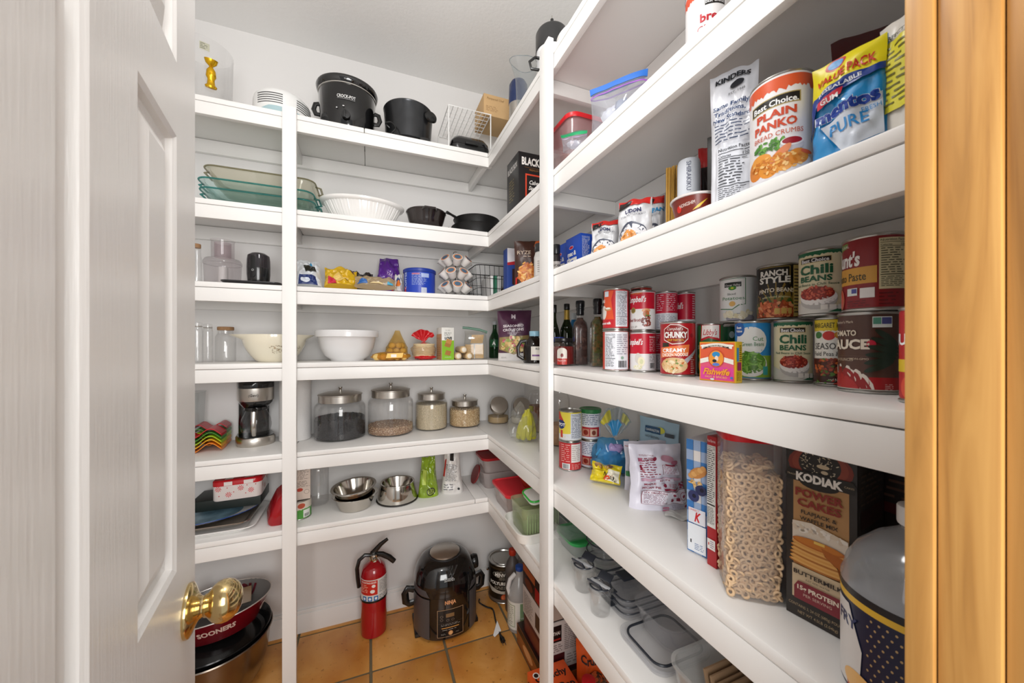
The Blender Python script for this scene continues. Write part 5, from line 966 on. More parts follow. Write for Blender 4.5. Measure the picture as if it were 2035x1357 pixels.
# ================================================================ FLOOR
# fire extinguisher
X, Y, Z = fl(743, 1252, 0); r_ = .0555
t = thing('fire_extinguisher', 'red fire extinguisher with black handle standing on the tiles', 'extinguisher', (X, Y, .0003), face(X, Y)+.1)
EXR = mat('#a50f1a', .22, coat=.5)
MB().lathe([(0, .004), (r_-.006, 0), (r_-.001, .003), (r_, .010), (r_, .262), (r_-.002, .276), (r_*.85, .296), (r_*.62, .308), (r_*.36, .315), (.017, .318), (.017, .326)], None, 48).build('cylinder', EXR, t)
va_ = MB().cyl(.018, .322, .346, BRASS, 20, .002).box(-.012, .012, -.020, .018, .330, .352, STEEL, .003).build('valve', None, t)
decal(t, S_cyl(r_), [('r', -r_*1.4, .165, r_*1.4, .262, '#dcd8d4'), ('r', -r_*1.35, .195, r_*.18, .258, '#c8281e'), ('t', 'FIRE EXTINGUISHER', -r_*.55, .250, .011, '#f3e6dc', {'w': r_*1.3, 'bold': .02}), ('n', -r_*1.25, .205, -r_*.5, .242, 5, '#f0c0a8'), ('e', -r_*.12, .235, .008, .007, '#f0e9e4'), ('e', -r_*.2, .212, .010, .008, '#f0e9e4'), ('n', r_*.3, .200, r_*1.3, .255, 9, '#7a7a78'), ('r', -r_*1.0, .170, -r_*.68, .190, '#2f6fb0'), ('r', -r_*.55, .170, -r_*.23, .190, '#2f6fb0'), ('r', -r_*.1, .170, r_*.22, .190, '#2f6fb0'), ('e', -r_*.84, .180, .005, .006, '#e9eef2'), ('e', -r_*.39, .180, .005, .006, '#e9eef2'), ('e', r_*.06, .180, .005, .006, '#e9eef2'), ('n', r_*.3, .168, r_*1.3, .192, 3, '#7a7a78')])
MB().lathe([(r_, .160), (r_+.002, .161), (r_+.002, .168), (r_, .169)], None, 48).build('strap', BLACKP, t)
mb = MB(); mb.tube([(-.012, 0, .350), (.0, 0, .356), (.030, -.002, .386), (.060, -.003, .404)], [.008, .010, .008, .006], None, 8, flat=1.3); mb.build('lever', BLACKP, t)
mb = MB(); mb.tube([(.010, 0, .346), (.035, -.004, .340), (.065, -.007, .320), (.088, -.010, .296)], [.008, .010, .010, .009], None, 8, flat=1.3); mb.build('carry_handle', BLACKP, t)
mb = MB(); mb.tube([(-.012, 0, .345), (-.038, 0, .352), (-.062, 0, .335), (-.071, 0, .300), (-.068, 0, .255), (-.063, 0, .215)], .0085, None, 8); mb.build('hose', BLACKP, t)
mb = MB(); mb.lathe([(.009, 0), (.0095, .012), (.009, .014)], None, 16, T=TM((.0, -.022, .337)) @ RX(pi/2)); mb.build('pressure_gauge', STEEL, va_)
MB().tube([(0, -.012, .345), (.02, -.02, .33), (.03, -.018, .30), (.028, -.012, .285)], .0009, None, 4).build('seal_tie', mat('#e6e6e6', .4), t)
# pressure cooker
X, Y, Z = fl(884, 1230, 0)
NR = .142
t = thing('pressure_cooker', 'black and grey electric pressure cooker standing on the tiles', 'cooker', (X, Y, .0003), face(X, Y)+radians(10))
DG = mat('#555254', .38, .3); GB = mat('#0d0d0e', .10, coat=.6)
MB().lathe([(0, .006), (NR*.90, .006), (NR*.97, .012), (NR, .03), (NR*1.01, .10), (NR*1.0, .195)], None, 56, sq=2.4).build('housing', GB, t)
lidN = MB().lathe([(NR*1.005, .196), (NR*1.0, .206), (NR*.985, .230), (NR*.93, .262), (NR*.80, .296), (NR*.66, .312), (NR*.50, .319), (NR*.44, .319)], None, 56, sq=2.4).build('lid', GB, t)
MB().lathe([(NR*.50, .316), (NR*.49, .326), (NR*.45, .330), (0, .332)], None, 48).build('steel_cap', BRUSH, lidN)
MB().lathe([(NR*.56, .314), (NR*.55, .320), (NR*.51, .321)], None, 48).build('cap_ring', mat('#2c2c2e', .3), lidN)
def S_nin(u, v, o):
    a = u/NR-pi/2; q = (abs(cos(a))**2.4+abs(sin(a))**2.4)**(-1/2.4); return ((NR*1.008+o)*q*cos(a), (NR*1.008+o)*q*sin(a), v)
for a0, a1 in ((-1.48, -.62), (.62, 1.48)):
    q_ = MB(); q_.grid(lambda u, v: S_nin((a0+(a1-a0)*u)*NR, .020+v*.172, .0015), 14, 6); q_.build('side_panel', DG, t)
    def fup(u, v):
        b0 = a0+(a1-a0)*u; z = .200+v*(.090 if False else .080)*(1-.55*abs(((a0 if a0 > 0 else a1)-b0))/.9*0); sc = NR*(1.012-.26*v**2.0)
        bb = b0*(1+.30*v)/(1); bb = (a0+(a1-a0)*u); m0 = (.62+.45*v)*(1 if a0 > 0 else -1); m1 = 1.48*(1 if a0 > 0 else -1); bb = m0+(m1-m0)*(u if a0 > 0 else 1-u)
        a = bb-pi/2; q = (abs(cos(a))**2.4+abs(sin(a))**2.4)**(-1/2.4); return (sc*q*cos(a), sc*q*sin(a), z)
    q_ = MB(); q_.grid(fup, 14, 8); q_.build('lid_panel', DG, lidN)
for s_ in (-1, 1):
    mb = MB(); mb.tube([(s_*NR*1.0, 0, .175), (s_*(NR+.030), 0, .185), (s_*(NR+.040), 0, .165), (s_*(NR+.036), 0, .125), (s_*(NR+.020), 0, .115), (s_*NR, 0, .118)], .009, None, 8, flat=1.8); mb.build('side_handle', BLACKP, t)
MB().lathe([(0, 0), (.030, 0), (.034, .010), (.030, .026), (0, .03)], None, 24, T=TM((NR*.96, .02, .235)) @ RY(pi/2)).build('valve_cover', BLACKP, t)
mb = MB(); mb.box(-NR*1.02, -NR*.6, -NR*.5, NR*.5, 0, .018, None, .005); mb.build('base_foot', BLACKP, t)
mb = MB(); mb.box(NR*.6, NR*1.02, -NR*.5, NR*.5, 0, .018, None, .005); mb.build('base_foot', BLACKP, t)
GO = '#c9a27c'
decal(t, S_nin, [('t', 'NINJA', .0, .176, .022, '#d99a6c', {'w': .048, 'bold': .04}), ('r', -.056, .028, .056, .146, GO), ('r', -.0546, .0294, .0546, .1446, '#121212'), ('r', -.020, .112, .016, .128, '#7d5f3c'), ('e', -.038, .118, .006, .005, '#8a7a6a'), ('e', -.038, .118, .005, .004, '#121212'), ('e', -.038, .104, .006, .005, '#8a7a6a'), ('e', -.038, .104, .005, .004, '#121212'),
   ('e', -.012, .100, .006, .005, '#8a7a6a'), ('e', -.012, .100, .005, .004, '#121212'), ('e', .010, .100, .006, .005, '#8a7a6a'), ('e', .010, .100, .005, .004, '#121212'), ('r', -.054, .0885, .054, .0892, '#5a4a3a'), ('n', -.040, .076, .045, .086, 2, '#9a948c'), ('r', -.038, .066, .036, .070, '#c98f4c'), ('n', -.035, .056, .036, .063, 1, '#9a948c'), ('e', 0, .044, .010, .010, '#c98f5c'), ('e', 0, .044, .007, .007, '#e0ac74'), ('n', -.040, .038, -.018, .046, 2, '#9a948c'), ('r', .022, .04, .036, .046, '#4a443c')], 'control_panel', rough=.2)
decal(t, lambda u, v, o: (u, -NR*(.93)-o-.004+(v*.35), .262+v*.9), [('n', -.026, 0, .026, .014, 3, '#d9d9d6', 1.3)], 'warning_print')
# its cord, loose plug and tag
pts = [(X+.10, Y+.06, .09), (X+.20, Y+.045, .06), (X+.232, Y-.01, .02)]
P0 = fl(958, 1196, .03); P1 = fl(975, 1203, .012); P2 = fl(985, 1232, .008); P3 = fl(993, 1257, .008)
t2 = thing('power_cord', 'black power cord with two-pin plug and white tag lying on tiles', 'cord', (P3[0], P3[1], 0), 0)
rel = lambda p: (p[0]-P3[0], p[1]-P3[1], p[2] if len(p) > 2 else .006)
PL = [(X+.170-P3[0], Y+.0-P3[1], .05), (P0[0]-P3[0]-.01, P0[1]-P3[1]+.01, .022), (P0[0]-P3[0]+.02, P0[1]-P3[1]-.012, .008), (P1[0]-P3[0]+.005, P1[1]-P3[1]-.02, .004), (P2[0]-P3[0], P2[1]-P3[1], .004), (0, 0, .004)]
def smoothp(P, n=6):
    out = []
    for i in range(len(P)-1):
        p0 = Vector(P[max(i-1, 0)]); p1 = Vector(P[i]); p2 = Vector(P[i+1]); p3 = Vector(P[min(i+2, len(P)-1)])
        for k in range(n):
            s = k/n; out.append(.5*((2*p1)+(-p0+p2)*s+(2*p0-5*p1+4*p2-p3)*s*s+(-p0+3*p1-3*p2+p3)*s**3))
    out.append(Vector(P[-1])); return out
MB().tube(smoothp(PL), .0038, None, 7).build('cable', BLACKP, t2)
P4 = fl(1003, 1283, .008)
dv = Vector((P4[0]-P3[0], P4[1]-P3[1], 0)); L_ = dv.length; dv.normalize(); nv = Vector((-dv.y, dv.x, 0))
MB().tube([(0, 0, .006), tuple(dv*L_*.25+Vector((0, 0, .007))), tuple(dv*L_*.5+Vector((0, 0, .010))), tuple(dv*L_*.72+Vector((0, 0, .010)))], [.004, .006, .011, .011], None, 10, flat=.7).build('plug', BLACKP, t2)
for s_ in (-1, 1): MB().tube([tuple(dv*L_*.72+nv*s_*.006+Vector((0, 0, .010))), tuple(dv*L_*1.0+nv*s_*.006+Vector((0, 0, .010)))], .0016, None, 6).build('prong', STEEL, t2)
q1, q2, q3, q4 = [Vector(rel(fl(a, b, .002)[:2]+(.002,))) for a, b in ((988, 1237), (996, 1256), (983, 1266), (980, 1262))]
mb = MB(); mb.add([tuple(q1+Vector((0, 0, .010))), tuple(q2+Vector((0, 0, .007))), tuple(q3), tuple(q4)], [(0, 1, 2, 3)], None, False); mb.build('white_tag', mat('#e9e6e4', .5), t2)
# varnish can
t = can('black gallon varnish can with white and gold lettering, in the corner', 0, 0, 0, 'b', 0, None, '#161412', None, r=.080, h=.188) if False else None
r_ = .078; h_ = .190; X, Y = .652, 1.782
t = thing('varnish_can', 'black gallon varnish can with steel rim, in the back corner of the floor', 'can', (X, Y, .0003), face(X, Y))
MB().lathe([(0, .004), (r_-.003, .003), (r_, 0), (r_+.002, .003), (r_, .006), (r_, h_-.006), (r_+.002, h_-.003), (r_, h_), (r_-.006, h_), (r_-.009, h_-.006), (r_-.020, h_-.006), (r_-.022, h_-.003), (0, h_-.003)], None, 48).build('can', TIN, t)
MB().lathe([(r_+.0003, .007), (r_+.0003, h_-.007)], None, 48).build('paper_label', mat('#17130f', .3), t)
decal(t, S_cyl(r_), [('r', -r_*1.5, h_-.022, r_*1.5, h_-.012, '#3a2c18'), ('e', .004, h_*.76, r_*.80, h_*.09, '#c9c0b0'), ('e', .004, h_*.76, r_*.78, h_*.082, '#17130f'), ('t', 'MINWAX', .004, h_*.755, h_*.13, '#e9e4da', {'w': r_*1.25, 'bold': .03}), ('t', 'FAST-DRYING', .004, h_*.64, h_*.045, '#c9bfae', {}), ('t', 'POLYURETHANE', .004, h_*.53, h_*.115, '#efe9de', {'w': r_*2.0, 'bold': .03}), ('n', -r_*.6, h_*.38, r_*.7, h_*.46, 2, '#b9ae9c'), ('t', 'clear gloss', 0, h_*.33, h_*.06, '#c9bfae', {}), ('e', .006, h_*.17, r_*.24, h_*.085, '#b9481e'), ('n', -.008, h_*.13, .022, h_*.21, 4, '#e0a070'), ('p', [(-r_*1.4, h_*.46), (-r_*.8, h_*.30), (r_*.2, h_*.27), (r_*1.4, h_*.34), (r_*1.4, h_*.32), (r_*.2, h_*.255), (-r_*.8, h_*.28), (-r_*1.4, h_*.44)], '#b9b0a2'), ('r', -r_*1.5, .007, r_*1.5, .022, '#5a5048')])
MB().tube([(-(r_+.003), 0, h_*.72), (-(r_+.006), -.01, h_*.70)], .006, None, 10).build('bail_ear', TIN, t)
# red capped bottle
t = thing('cleaner_bottle', 'dark bottle with orange-red cap behind the white jug', 'bottle', (.655, 1.662, .0003), 0)
MB().lathe([(0, 0), (.034, 0), (.036, .004), (.036, .20), (.028, .235), (.014, .258), (.013, .27)], None, 28).build('bottle_body', mat('#5a5350', .35), t)
MB().cyl(.018, .268, .296, None, 24, .003).build('cap', mat('#b9341e', .35), t)
# white handled jug
X, Y = .648, 1.555
t = thing('cleaner_jug', 'cloudy white handled jug with green and white label and blue cap', 'jug', (X, Y, .0003), face(X, Y)+.15)
jr = .056; JM = clear('#f4f4f4', .62, .2, '#e6e4e2')
MB().lathe([(0, 0), (jr*.95, 0), (jr, .006), (jr, .145), (jr*.98, .152), (jr*.9, .172), (jr*.70, .200), (jr*.45, .226), (jr*.30, .240), (jr*.28, .258)], None, 40, sq=2.5).build('jug_body', JM, t)
MB().cyl(jr*.34, .256, .276, None, 24, .002).build('cap', mat('#1f4a9c', .35), t)
MB().tube([(-jr*.8, -.01, .150), (-jr*.98, -.01, .185), (-jr*.80, -.01, .222), (-jr*.35, -.005, .243)], .010, None, 10).build('handle', mat('#dad8d6', .4), t)
def S_j2(u, v, o):
    a = u/jr-pi/2; q = (abs(cos(a))**2.5+abs(sin(a))**2.5)**(-1/2.5); return ((jr+o)*q*cos(a), (jr+o)*q*sin(a), v)
decal(t, S_j2, [('r', -jr*1.5, .018, jr*1.5, .140, '#dcdad2'), ('r', -jr*1.4, .030, -jr*.5, .128, '#8a9a78'), ('r', -jr*1.36, .033, -jr*.54, .125, '#d6d6c8'), ('n', -jr*1.3, .04, -jr*.6, .12, 10, '#8a8a80'), ('r', -jr*.1, .022, jr*1.3, .136, '#7f9c74'), ('e', jr*.5, .095, .018, .016, '#3a6ea0'), ('t', 'VINEGAR', jr*.4, .070, .012, '#e9ece6', {})])
# cartons under the shelf
def carton(label, x0, x1, y0, y1, z0, z1, col, left=None, front=None, name='carton_box', top=None, rz=0, group=None):
    t = thing(name, label, 'box', ((x0+x1)/2, (y0+y1)/2, z0+.0003), rz, group); MB().box(-(x1-x0)/2, (x1-x0)/2, -(y1-y0)/2, (y1-y0)/2, 0, z1-z0-.0006, None, .0015).build('carton', mat(col, .4), t)
    if left: decal(t, S_left(x1-x0), left, 'printed_side')
    if front: decal(t, S_front(y1-y0), front, 'printed_front')
    if top: decal(t, S_top(z1-z0-.0006), top, 'printed_top')
    return t
carton('orange-brown carton with dark brown lid lying on the floor by the jug', .600, .780, 1.175, 1.470, 0, .085, '#9c5a2a', left=[('r', -.14, .058, .14, .084, '#2c1712'), ('e', -.03, .035, .05, .018, '#d9a06c'), ('e', .07, .03, .03, .02, '#8a3a1c')], top=[('r', -.089, -.146, .089, .146, '#2c1712'), ('r', -.085, -.14, -.03, -.07, '#b98a3c')])
carton('dark red carton under the white and black printed carton', .612, .785, 1.19, 1.42, .085, .160, '#4a1518', front=[('r', -.02, .01, .08, .07, '#cfcac6'), ('n', -.01, .02, .07, .06, 4, '#8a8480')], left=[('r', -.1, .01, .1, .06, '#6a2a22')])
carton('white carton with black badge, second from the top of the floor stack', .612, .790, 1.182, 1.430, .160, .278, '#cfc6c2', left=[('n', -.11, .012, -.02, .1, 12, '#6a5f5a', 1.2), ('r', 0, .02, .04, .08, '#3a2420'), ('n', .05, .012, .115, .1, 12, '#6a5f5a', 1.2)],
   front=[('r', -.082, .045, -.040, .105, '#1c1212'), ('t', 'THAI', -.061, .078, .018, '#efe6dc', {'w': .030, 'bold': .02}), ('r', -.078, .052, -.044, .058, '#a82a22'), ('n', -.082, .008, -.03, .038, 4, '#7a6f6a'), ('n', -.028, .008, .035, .105, 14, '#7a6f6a', 1.2), ('r', .045, .02, .08, .1, '#6f7f9c')])
carton('dark brown and red coffee pod carton on top of the floor stack', .612, .790, 1.185, 1.430, .278, .372, '#2c1812', left=[('r', -.12, .062, .0, .092, '#a8562a'), ('r', .0, .01, .06, .06, '#a31c1c'), ('e', .075, .035, .022, .026, '#cdbcae'), ('e', .075, .038, .014, .018, '#4a2a1c'), ('e', -.06, .03, .04, .02, '#6a3420'), ('r', .095, .01, .118, .085, '#8a2a1c')],
   front=[('p', [(-.085, .005), (-.03, .005), (-.05, .06), (-.085, .08)], '#b9a89c'), ('e', .02, .04, .04, .02, '#7a4a34')])
t = carton('bright orange popcorn carton at the foot of the right post', .515, .660, 1.005, 1.165, 0, .152, '#e0561c', left=[('e', .045, .12, .014, .014, '#f2e9e0'), ('e', .045, .12, .010, .010, '#2a1a14'), ('t', 'Crunchy', -.02, .12, .03, '#241612', {'bold': .03}), ('t', 'Pop', -.01, .08, .04, '#241612', {'bold': .03})],
   top=[('t', 'Crunchy', .0, .04, .034, '#241612', {'bold': .03}), ('t', 'Chip Pop', .0, -.01, .034, '#241612', {'bold': .03}), ('e', -.05, .055, .012, .012, '#f2e9e0'), ('e', -.05, .055, .008, .008, '#2a1a14')])
pouch('snack_bag', 'bright orange snack bag with dark picture, under the lowest right shelf', 'bag', (.735, 1.075, .0003), -.35, .135, .275, .06, '#e0561c', 31, m=mat('#dd5a20', .25, coat=.4), crump=1.0, items=[('t', 'Crunchy', -.005, .215, .030, '#241612', {'w': .10, 'bold': .03}), ('e', .0, .150, .045, .030, '#3a2a22'), ('s', 0, .15, .04, .026, 24, .010, ['#6a4a38', '#2a1c16', '#b9542a'], .7), ('t', 'Dip', -.03, .1, .03, '#241612', {'bold': .03}), ('e', .02, .235, .018, .01, '#e9ddd4')])
t = thing('milk_jug', 'cloudy white jug with red cap at bottom edge under the right shelf', 'jug', (.612, .928, .0003), 0)
MB().lathe([(0, 0), (.056, 0), (.06, .006), (.06, .19), (.055, .22), (.035, .25), (.020, .268), (.018, .278)], None, 36, sq=2.4).build('jug_body', JM, t)
MB().cyl(.021, .276, .296, None, 24, .002).build('cap', mat('#b9141f', .35), t)
# pans at the left
X, Y = -.535, 1.665
t = thing('stock_pot', 'big rounded bronze-grey steel pan on the floor behind the door knob', 'pan', (X, Y, .0003), 0)
BR_ = mat('#8f8378', .26, 1.0, vary=.12, vscale=20)
MB().lathe([(0, .0), (.085, .0), (.115, .020), (.146, .06), (.162, .12), (.168, .18), (.172, .210), (.178, .214), (.176, .218), (.170, .216), (.164, .17), (.140, .104), (0, .1035)], None, 64).build('pan_body', BR_, t)
t = thing('roasting_pan', 'dark enamel pan nested in the bronze-grey pan, below the crimson tub', 'pan', (X, Y+.005, .1055), 0)
MB().lathe([(0, 0), (.10, 0), (.128, .03), (.158, .090), (.166, .118), (.172, .1215), (.170, .125), (.163, .121), (.150, .088), (.138, .083), (.115, .10), (.08, .125), (0, .132)], None, 64).build('pan_body', mat('#1d1c1c', .16, .6), t)
t = thing('party_tub', 'crimson oval tub with white lettering, nested on top of the pans', 'tub', (X+.012, Y-.002, .2475), .10, rot=(radians(1), radians(-4), .05))
CR = mat('#7d0f1c', .22, coat=.3); GI = mat('#6b6764', .4)
mb = MB(); mb.lathe([(0, 0), (.115, 0), (.120, .003), (.165, .088), (.168, .090)], CR, 64, sy=.72); mb.lathe([(.168, .090), (.166, .092), (.162, .088), (.118, .006), (0, .004)], GI, 64, sy=.72); mb.build('tub_body', None, t)
MB().tube([(.168*cos(a), .168*.72*sin(a), .091) for a in [2*pi*i/48 for i in range(48)]], .0022, None, 6, True).build('rolled_rim', mat('#c9c2bc', .3, .6), t)
def S_tub(u, v, o):
    a = -pi/2+u/.15; r = .119+.046*(v/.088)+o; return (r*cos(a), r*.72*sin(a), v)
decal(t, S_tub, [('t', 'SOONERS', .022, .050, .028, '#d9c0b4', {'w': .115, 'bold': .04})], 'lettering', step=.005)
def S_tubi(u, v, o):
    a = pi/2-u/.15; r = .119+.046*(v/.088)-o-.006; return (r*cos(a), r*.72*sin(a), v)
decal(t, S_tubi, [('t', 'OU', .075, .060, .05, '#5c1420', {'bold': .06})], 'inner_print')
decal(t, lambda u, v, o: ((.119+.046*(v/.088)+o)*cos(u/.15), (.119+.046*(v/.088)+o)*.72*sin(u/.15), v), [('t', 'OU', -.02, .05, .04, '#d9cfca', {'bold': .06})], 'side_print')
t = box_thing('cardboard_flap', 'plain brown cardboard piece lying in the crimson tub', 'cardboard', (X+.03, Y+.01, .300), .2, .15, .008, .055, '#7a6248', .001, rot=(radians(-40), 0, .2))
t = thing('black_pan_handle', 'black handled utensil standing in the crimson tub', 'utensil', (X-.06, Y+.02, .275), 0, rot=(0, radians(-12), 0))
MB().tube([(0, 0, 0), (0, 0, .06), (.01, 0, .12)], [.006, .008, .012], None, 10).build('utensil_handle', BLACKM, t)
# ================================================================ SHELF A
TA = TOPS['A']; TB = TOPS['B']; TC = TOPS['C']
def cfn(X, Y): return face(X, Y)
X, Y, Z = bk(405, .125)
t = thing('drink_dispenser', 'tall clear fluted drink dispenser with gold wrapped tap, far left of top shelf', 'dispenser', (X, Y, TA+.0003), face(X, Y))
MB().lathe([(0, 0), (.080, 0), (.084, .004), (.086, .12), (.088, .225), (.090, .236), (.086, .236), (.083, .12), (.079, .006), (0, .005)], None, 96, flute=32, famp=.012).build('clear_body', clear('#fdfdfd', .02, .04, '#f2f2f2'), t)
mb = MB(); T_ = TM((.020, -.088, .055)); mb.lathe([(0, 0), (.016, .002), (.018, .008), (.012, .014), (.010, .03), (.015, .04), (.013, .060), (.005, .072), (.016, .082), (.020, .095), (0, .10)], None, 14, T=T_ @ RX(radians(12)), sx=1, sy=.7); mb.build('gold_tap', mat('#d9a81c', .18, .8), t)
decal(t, S_cyl(.090), [('r', -.012, .185, .016, .212, '#b9b8a4'), ('n', -.010, .187, .014, .210, 4, '#5a5a50')], 'paper_sticker')
X, Y, Z = bk(562, .125); r_ = .100
t = thing('egg_cooker', 'round white plastic steamer with dark louvre lines and pale blue base', 'appliance', (X, Y, TA+.0003), face(X, Y)+.05)
MB().lathe([(0, 0), (r_*.94, 0), (r_*.97, .004), (r_, .03), (r_*.995, .075), (r_*.96, .092), (r_*.86, .104), (0, .112)], None, 64).build('white_shell', WHITEP, t)
decal(t, S_cyl(r_*1.002), [('r', a0, z, a1, z+.0028, '#3a3a3c') for (a0, a1) in ((-.098, -.005), (.042, .125)) for z in (.042, .0505, .059, .0675, .076)]+[('p', [(-.100, .012), (-.05, .030), (0, .030), (0, .010), (-.06, .004)], '#a9c4c9'), ('p', [(.04, .010), (.04, .030), (.09, .024), (.12, .008)], '#a9c4c9')], 'louvres_and_base')
X, Y, Z = bk(691, .135); r_ = dia(634, 750, Z)/2
t = thing('slow_cooker', 'glossy black oval slow cooker with white lettering and dial', 'slow cooker', (X, Y, TA+.0003), face(X, Y)-.10)
hc = hh(150, Z-.08)-TA
MB().lathe([(0, .008), (r_*.80, .008), (r_*.84, .002), (r_*.87, .010), (r_*.93, .06), (r_*.985, hc*.80), (r_*.97, hc*.82)], None, 56, sy=.92).build('housing', mat('#111112', .12, .3, coat=.5), t)
MB().lathe([(r_*.97, hc*.81), (r_*1.0, hc*.815), (r_*1.0, hc*.83), (r_*.97, hc*.835)], None, 56, sy=.92).build('steel_trim', CHROME, t)
MB().lathe([(r_*.96, hc*.83), (r_*1.03, hc*.86), (r_*1.07, hc*.92), (r_*1.05, hc*.95), (r_*.98, hc*.95), (r_*.93, hc*.6), (0, hc*.5)], None, 56, sy=.92).build('stoneware_rim', mat('#0e0e0f', .08, coat=.7), t)
for s_ in (-1, 1): MB().tube([(s_*r_*.93, 0, hc*.62), (s_*(r_+.010), 0, hc*.60), (s_*(r_+.016), 0, hc*.50), (s_*(r_+.008), 0, hc*.42), (s_*r_*.92, 0, hc*.42)], .006, None, 8, flat=1.6).build('side_handle', BLACKP, t)
Sx = lambda u, v, o: ((r_*(.90+.085*v/hc)+o)*sin(u/r_), -(r_*(.90+.085*v/hc)*.925+o)*cos(u/r_), v)
decal(t, Sx, [('t', 'CROCK-POT', .005, hc*.57, .017, '#e6e6e4', {'w': r_*.62, 'bold': .02}), ('r', -r_*.26, hc*.525, r_*.34, hc*.53, '#b9b9b9'), ('e', -r_*.28, hc*.36, .003, .002, '#d9d9d9'), ('e', -r_*.05, hc*.40, .004, .002, '#d9d9d9')], 'lettering', lift=.0045)
MB().lathe([(.017, 0), (.016, .008), (.0, .010)], None, 24, T=TM((.004, -r_*.90, hc*.24)) @ RX(pi/2+.05)).box(-.004, .004, -r_*.93-.012, -r_*.90, hc*.24-.016, hc*.24+.016, None, .002).build('dial', mat('#1a1a1b', .25), t)
X, Y, Z = bk(812, .125); r_ = dia(763, 860, Z)/2; hc = hh(197, Z-.085)-TA
t = thing('deep_fryer', 'dark grey metal pot with black side knob and cord, right of slow cooker', 'pot', (X, Y, TA+.0003), face(X, Y)+.1)
MB().lathe([(0, .018), (r_*.85, .018), (r_*.92, .024), (r_*.95, hc*.5), (r_*1.0, hc*.90), (r_*1.02, hc*.93), (r_*1.0, hc*.95), (r_*.95, hc*.94), (r_*.88, .03), (0, .026)], None, 56).build('pot_body', mat('#3f4042', .25, .8, vary=.15, vscale=25), t)
mb = MB(); mb.lathe([(0, 0), (.020, .002), (.024, .010), (.020, .018), (0, .022)], None, 20, sx=1.25, T=TM((r_*.78, -r_*.66, hc*.72)) @ RX(pi/2) @ RY(.4)); mb.build('side_knob', BLACKP, t)
for a in (-2.3, -.9, .6, 2.0): MB().cyl(.010, 0, .020, None, 14, .002, T=TM((r_*.75*cos(a), r_*.75*sin(a), 0))).build('foot', BLACKP, t)
MB().tube(smoothp([(-r_*.8, -r_*.62, hc*.30), (-r_*.95, -r_*.7, hc*.36), (-r_*.75, -r_*.85, hc*.35), (-r_*.60, -r_*.98, hc*.18), (-r_*.85, -r_*.9, .006)]), .0035, None, 6).build('power_cable', BLACKP, t)
MB().box(r_*.35, r_*.75, -r_*1.02, -r_*.72, .0, .022, None, .004).build('control_foot', BLACKP, t)
# wire rack
rx0, rx1, ry0, ry1, rz = .326, .524, 1.602, 1.862, .196
t = thing('wire_rack', 'white wire shelf rack on legs carrying the small cardboard box', 'rack', ((rx0+rx1)/2, (ry0+ry1)/2, TA+.0003), 0)
WW = mat('#eeeeec', .35); hw, hd = (rx1-rx0)/2, (ry1-ry0)/2
MB().tube([(-hw, -hd, rz), (hw, -hd, rz), (hw, hd, rz), (-hw, hd, rz)], .0028, None, 6, True).build('outer_frame', WW, t)
for i in range(1, 9): MB().tube([(-hw+2*hw*i/9, -hd, rz), (-hw+2*hw*i/9, hd, rz)], .0015, None, 5).build('wire', WW, t)
for i in range(1, 9): MB().tube([(-hw, -hd+2*hd*i/9, rz+.002), (hw, -hd+2*hd*i/9, rz+.002)], .0015, None, 5).build('wire', WW, t)
for sx_ in (-1, 1):
    for sy_ in (-1, 1): MB().tube([(sx_*(hw-.001), sy_*(hd-.001), rz), (sx_*(hw-.001), sy_*(hd-.001), .0)], .0028, None, 6).build('leg', WW, t)
t = thing('wire_rack', 'second white wire grid leaning against the wall under the first rack', 'rack', (.40, 1.845, TA+.002), 0, rot=(radians(-14), 0, 0))
MB().tube([(-.065, 0, 0), (.065, 0, 0), (.065, 0, .17), (-.065, 0, .17)], .0024, None, 6, True).build('outer_frame', WW, t)
for i in range(1, 9): MB().tube([(-.065+.13*i/9, 0, 0), (-.065+.13*i/9, 0, .17)], .0013, None, 5).build('wire', WW, t)
for i in range(1, 9): MB().tube([(-.065, .002, .17*i/9), (.065, .002, .17*i/9)], .0013, None, 5).build('wire', WW, t)
t = box_thing('cardboard_box', 'small plain brown cardboard box on top of the white wire rack', 'box', (.580, 1.695, TA+rz+.0055), 0, .172, .155, .100, '#c9a676', .0015, m=mat('#cda877', .7, vary=.06, vscale=12))
decal(t, S_front(.155), [('t', 'Pampered Chef', -.028, .082, .015, '#8a6a3c', {'w': .085, 'shear': .2}), ('n', -.075, .022, -.01, .048, 4, '#a8845a')], 'lettering')
X, Y, Z = bk(929, .085)
t = thing('panini_press', 'low black glossy panini press under the white wire rack', 'appliance', (X+.002, Y+.01, TA+.0003), 0)
mb = MB(); loft(mb, [(.17, .14, .03, .004), (.180, .150, .035, .012), (.182, .152, .035, .030)], None, False, True); mb.build('lower_plate', BLACKP, t)
mb = MB(); loft(mb, [(.182, .152, .035, .032), (.178, .148, .035, .050), (.150, .120, .03, .072), (.10, .08, .025, .078)], None, True, False); mb.build('upper_lid', mat('#1c1c1e', .12, .5, coat=.5), t)
MB().box(-.03, .03, -.09, -.07, .026, .040, None, .004).build('handle', BLACKP, t)
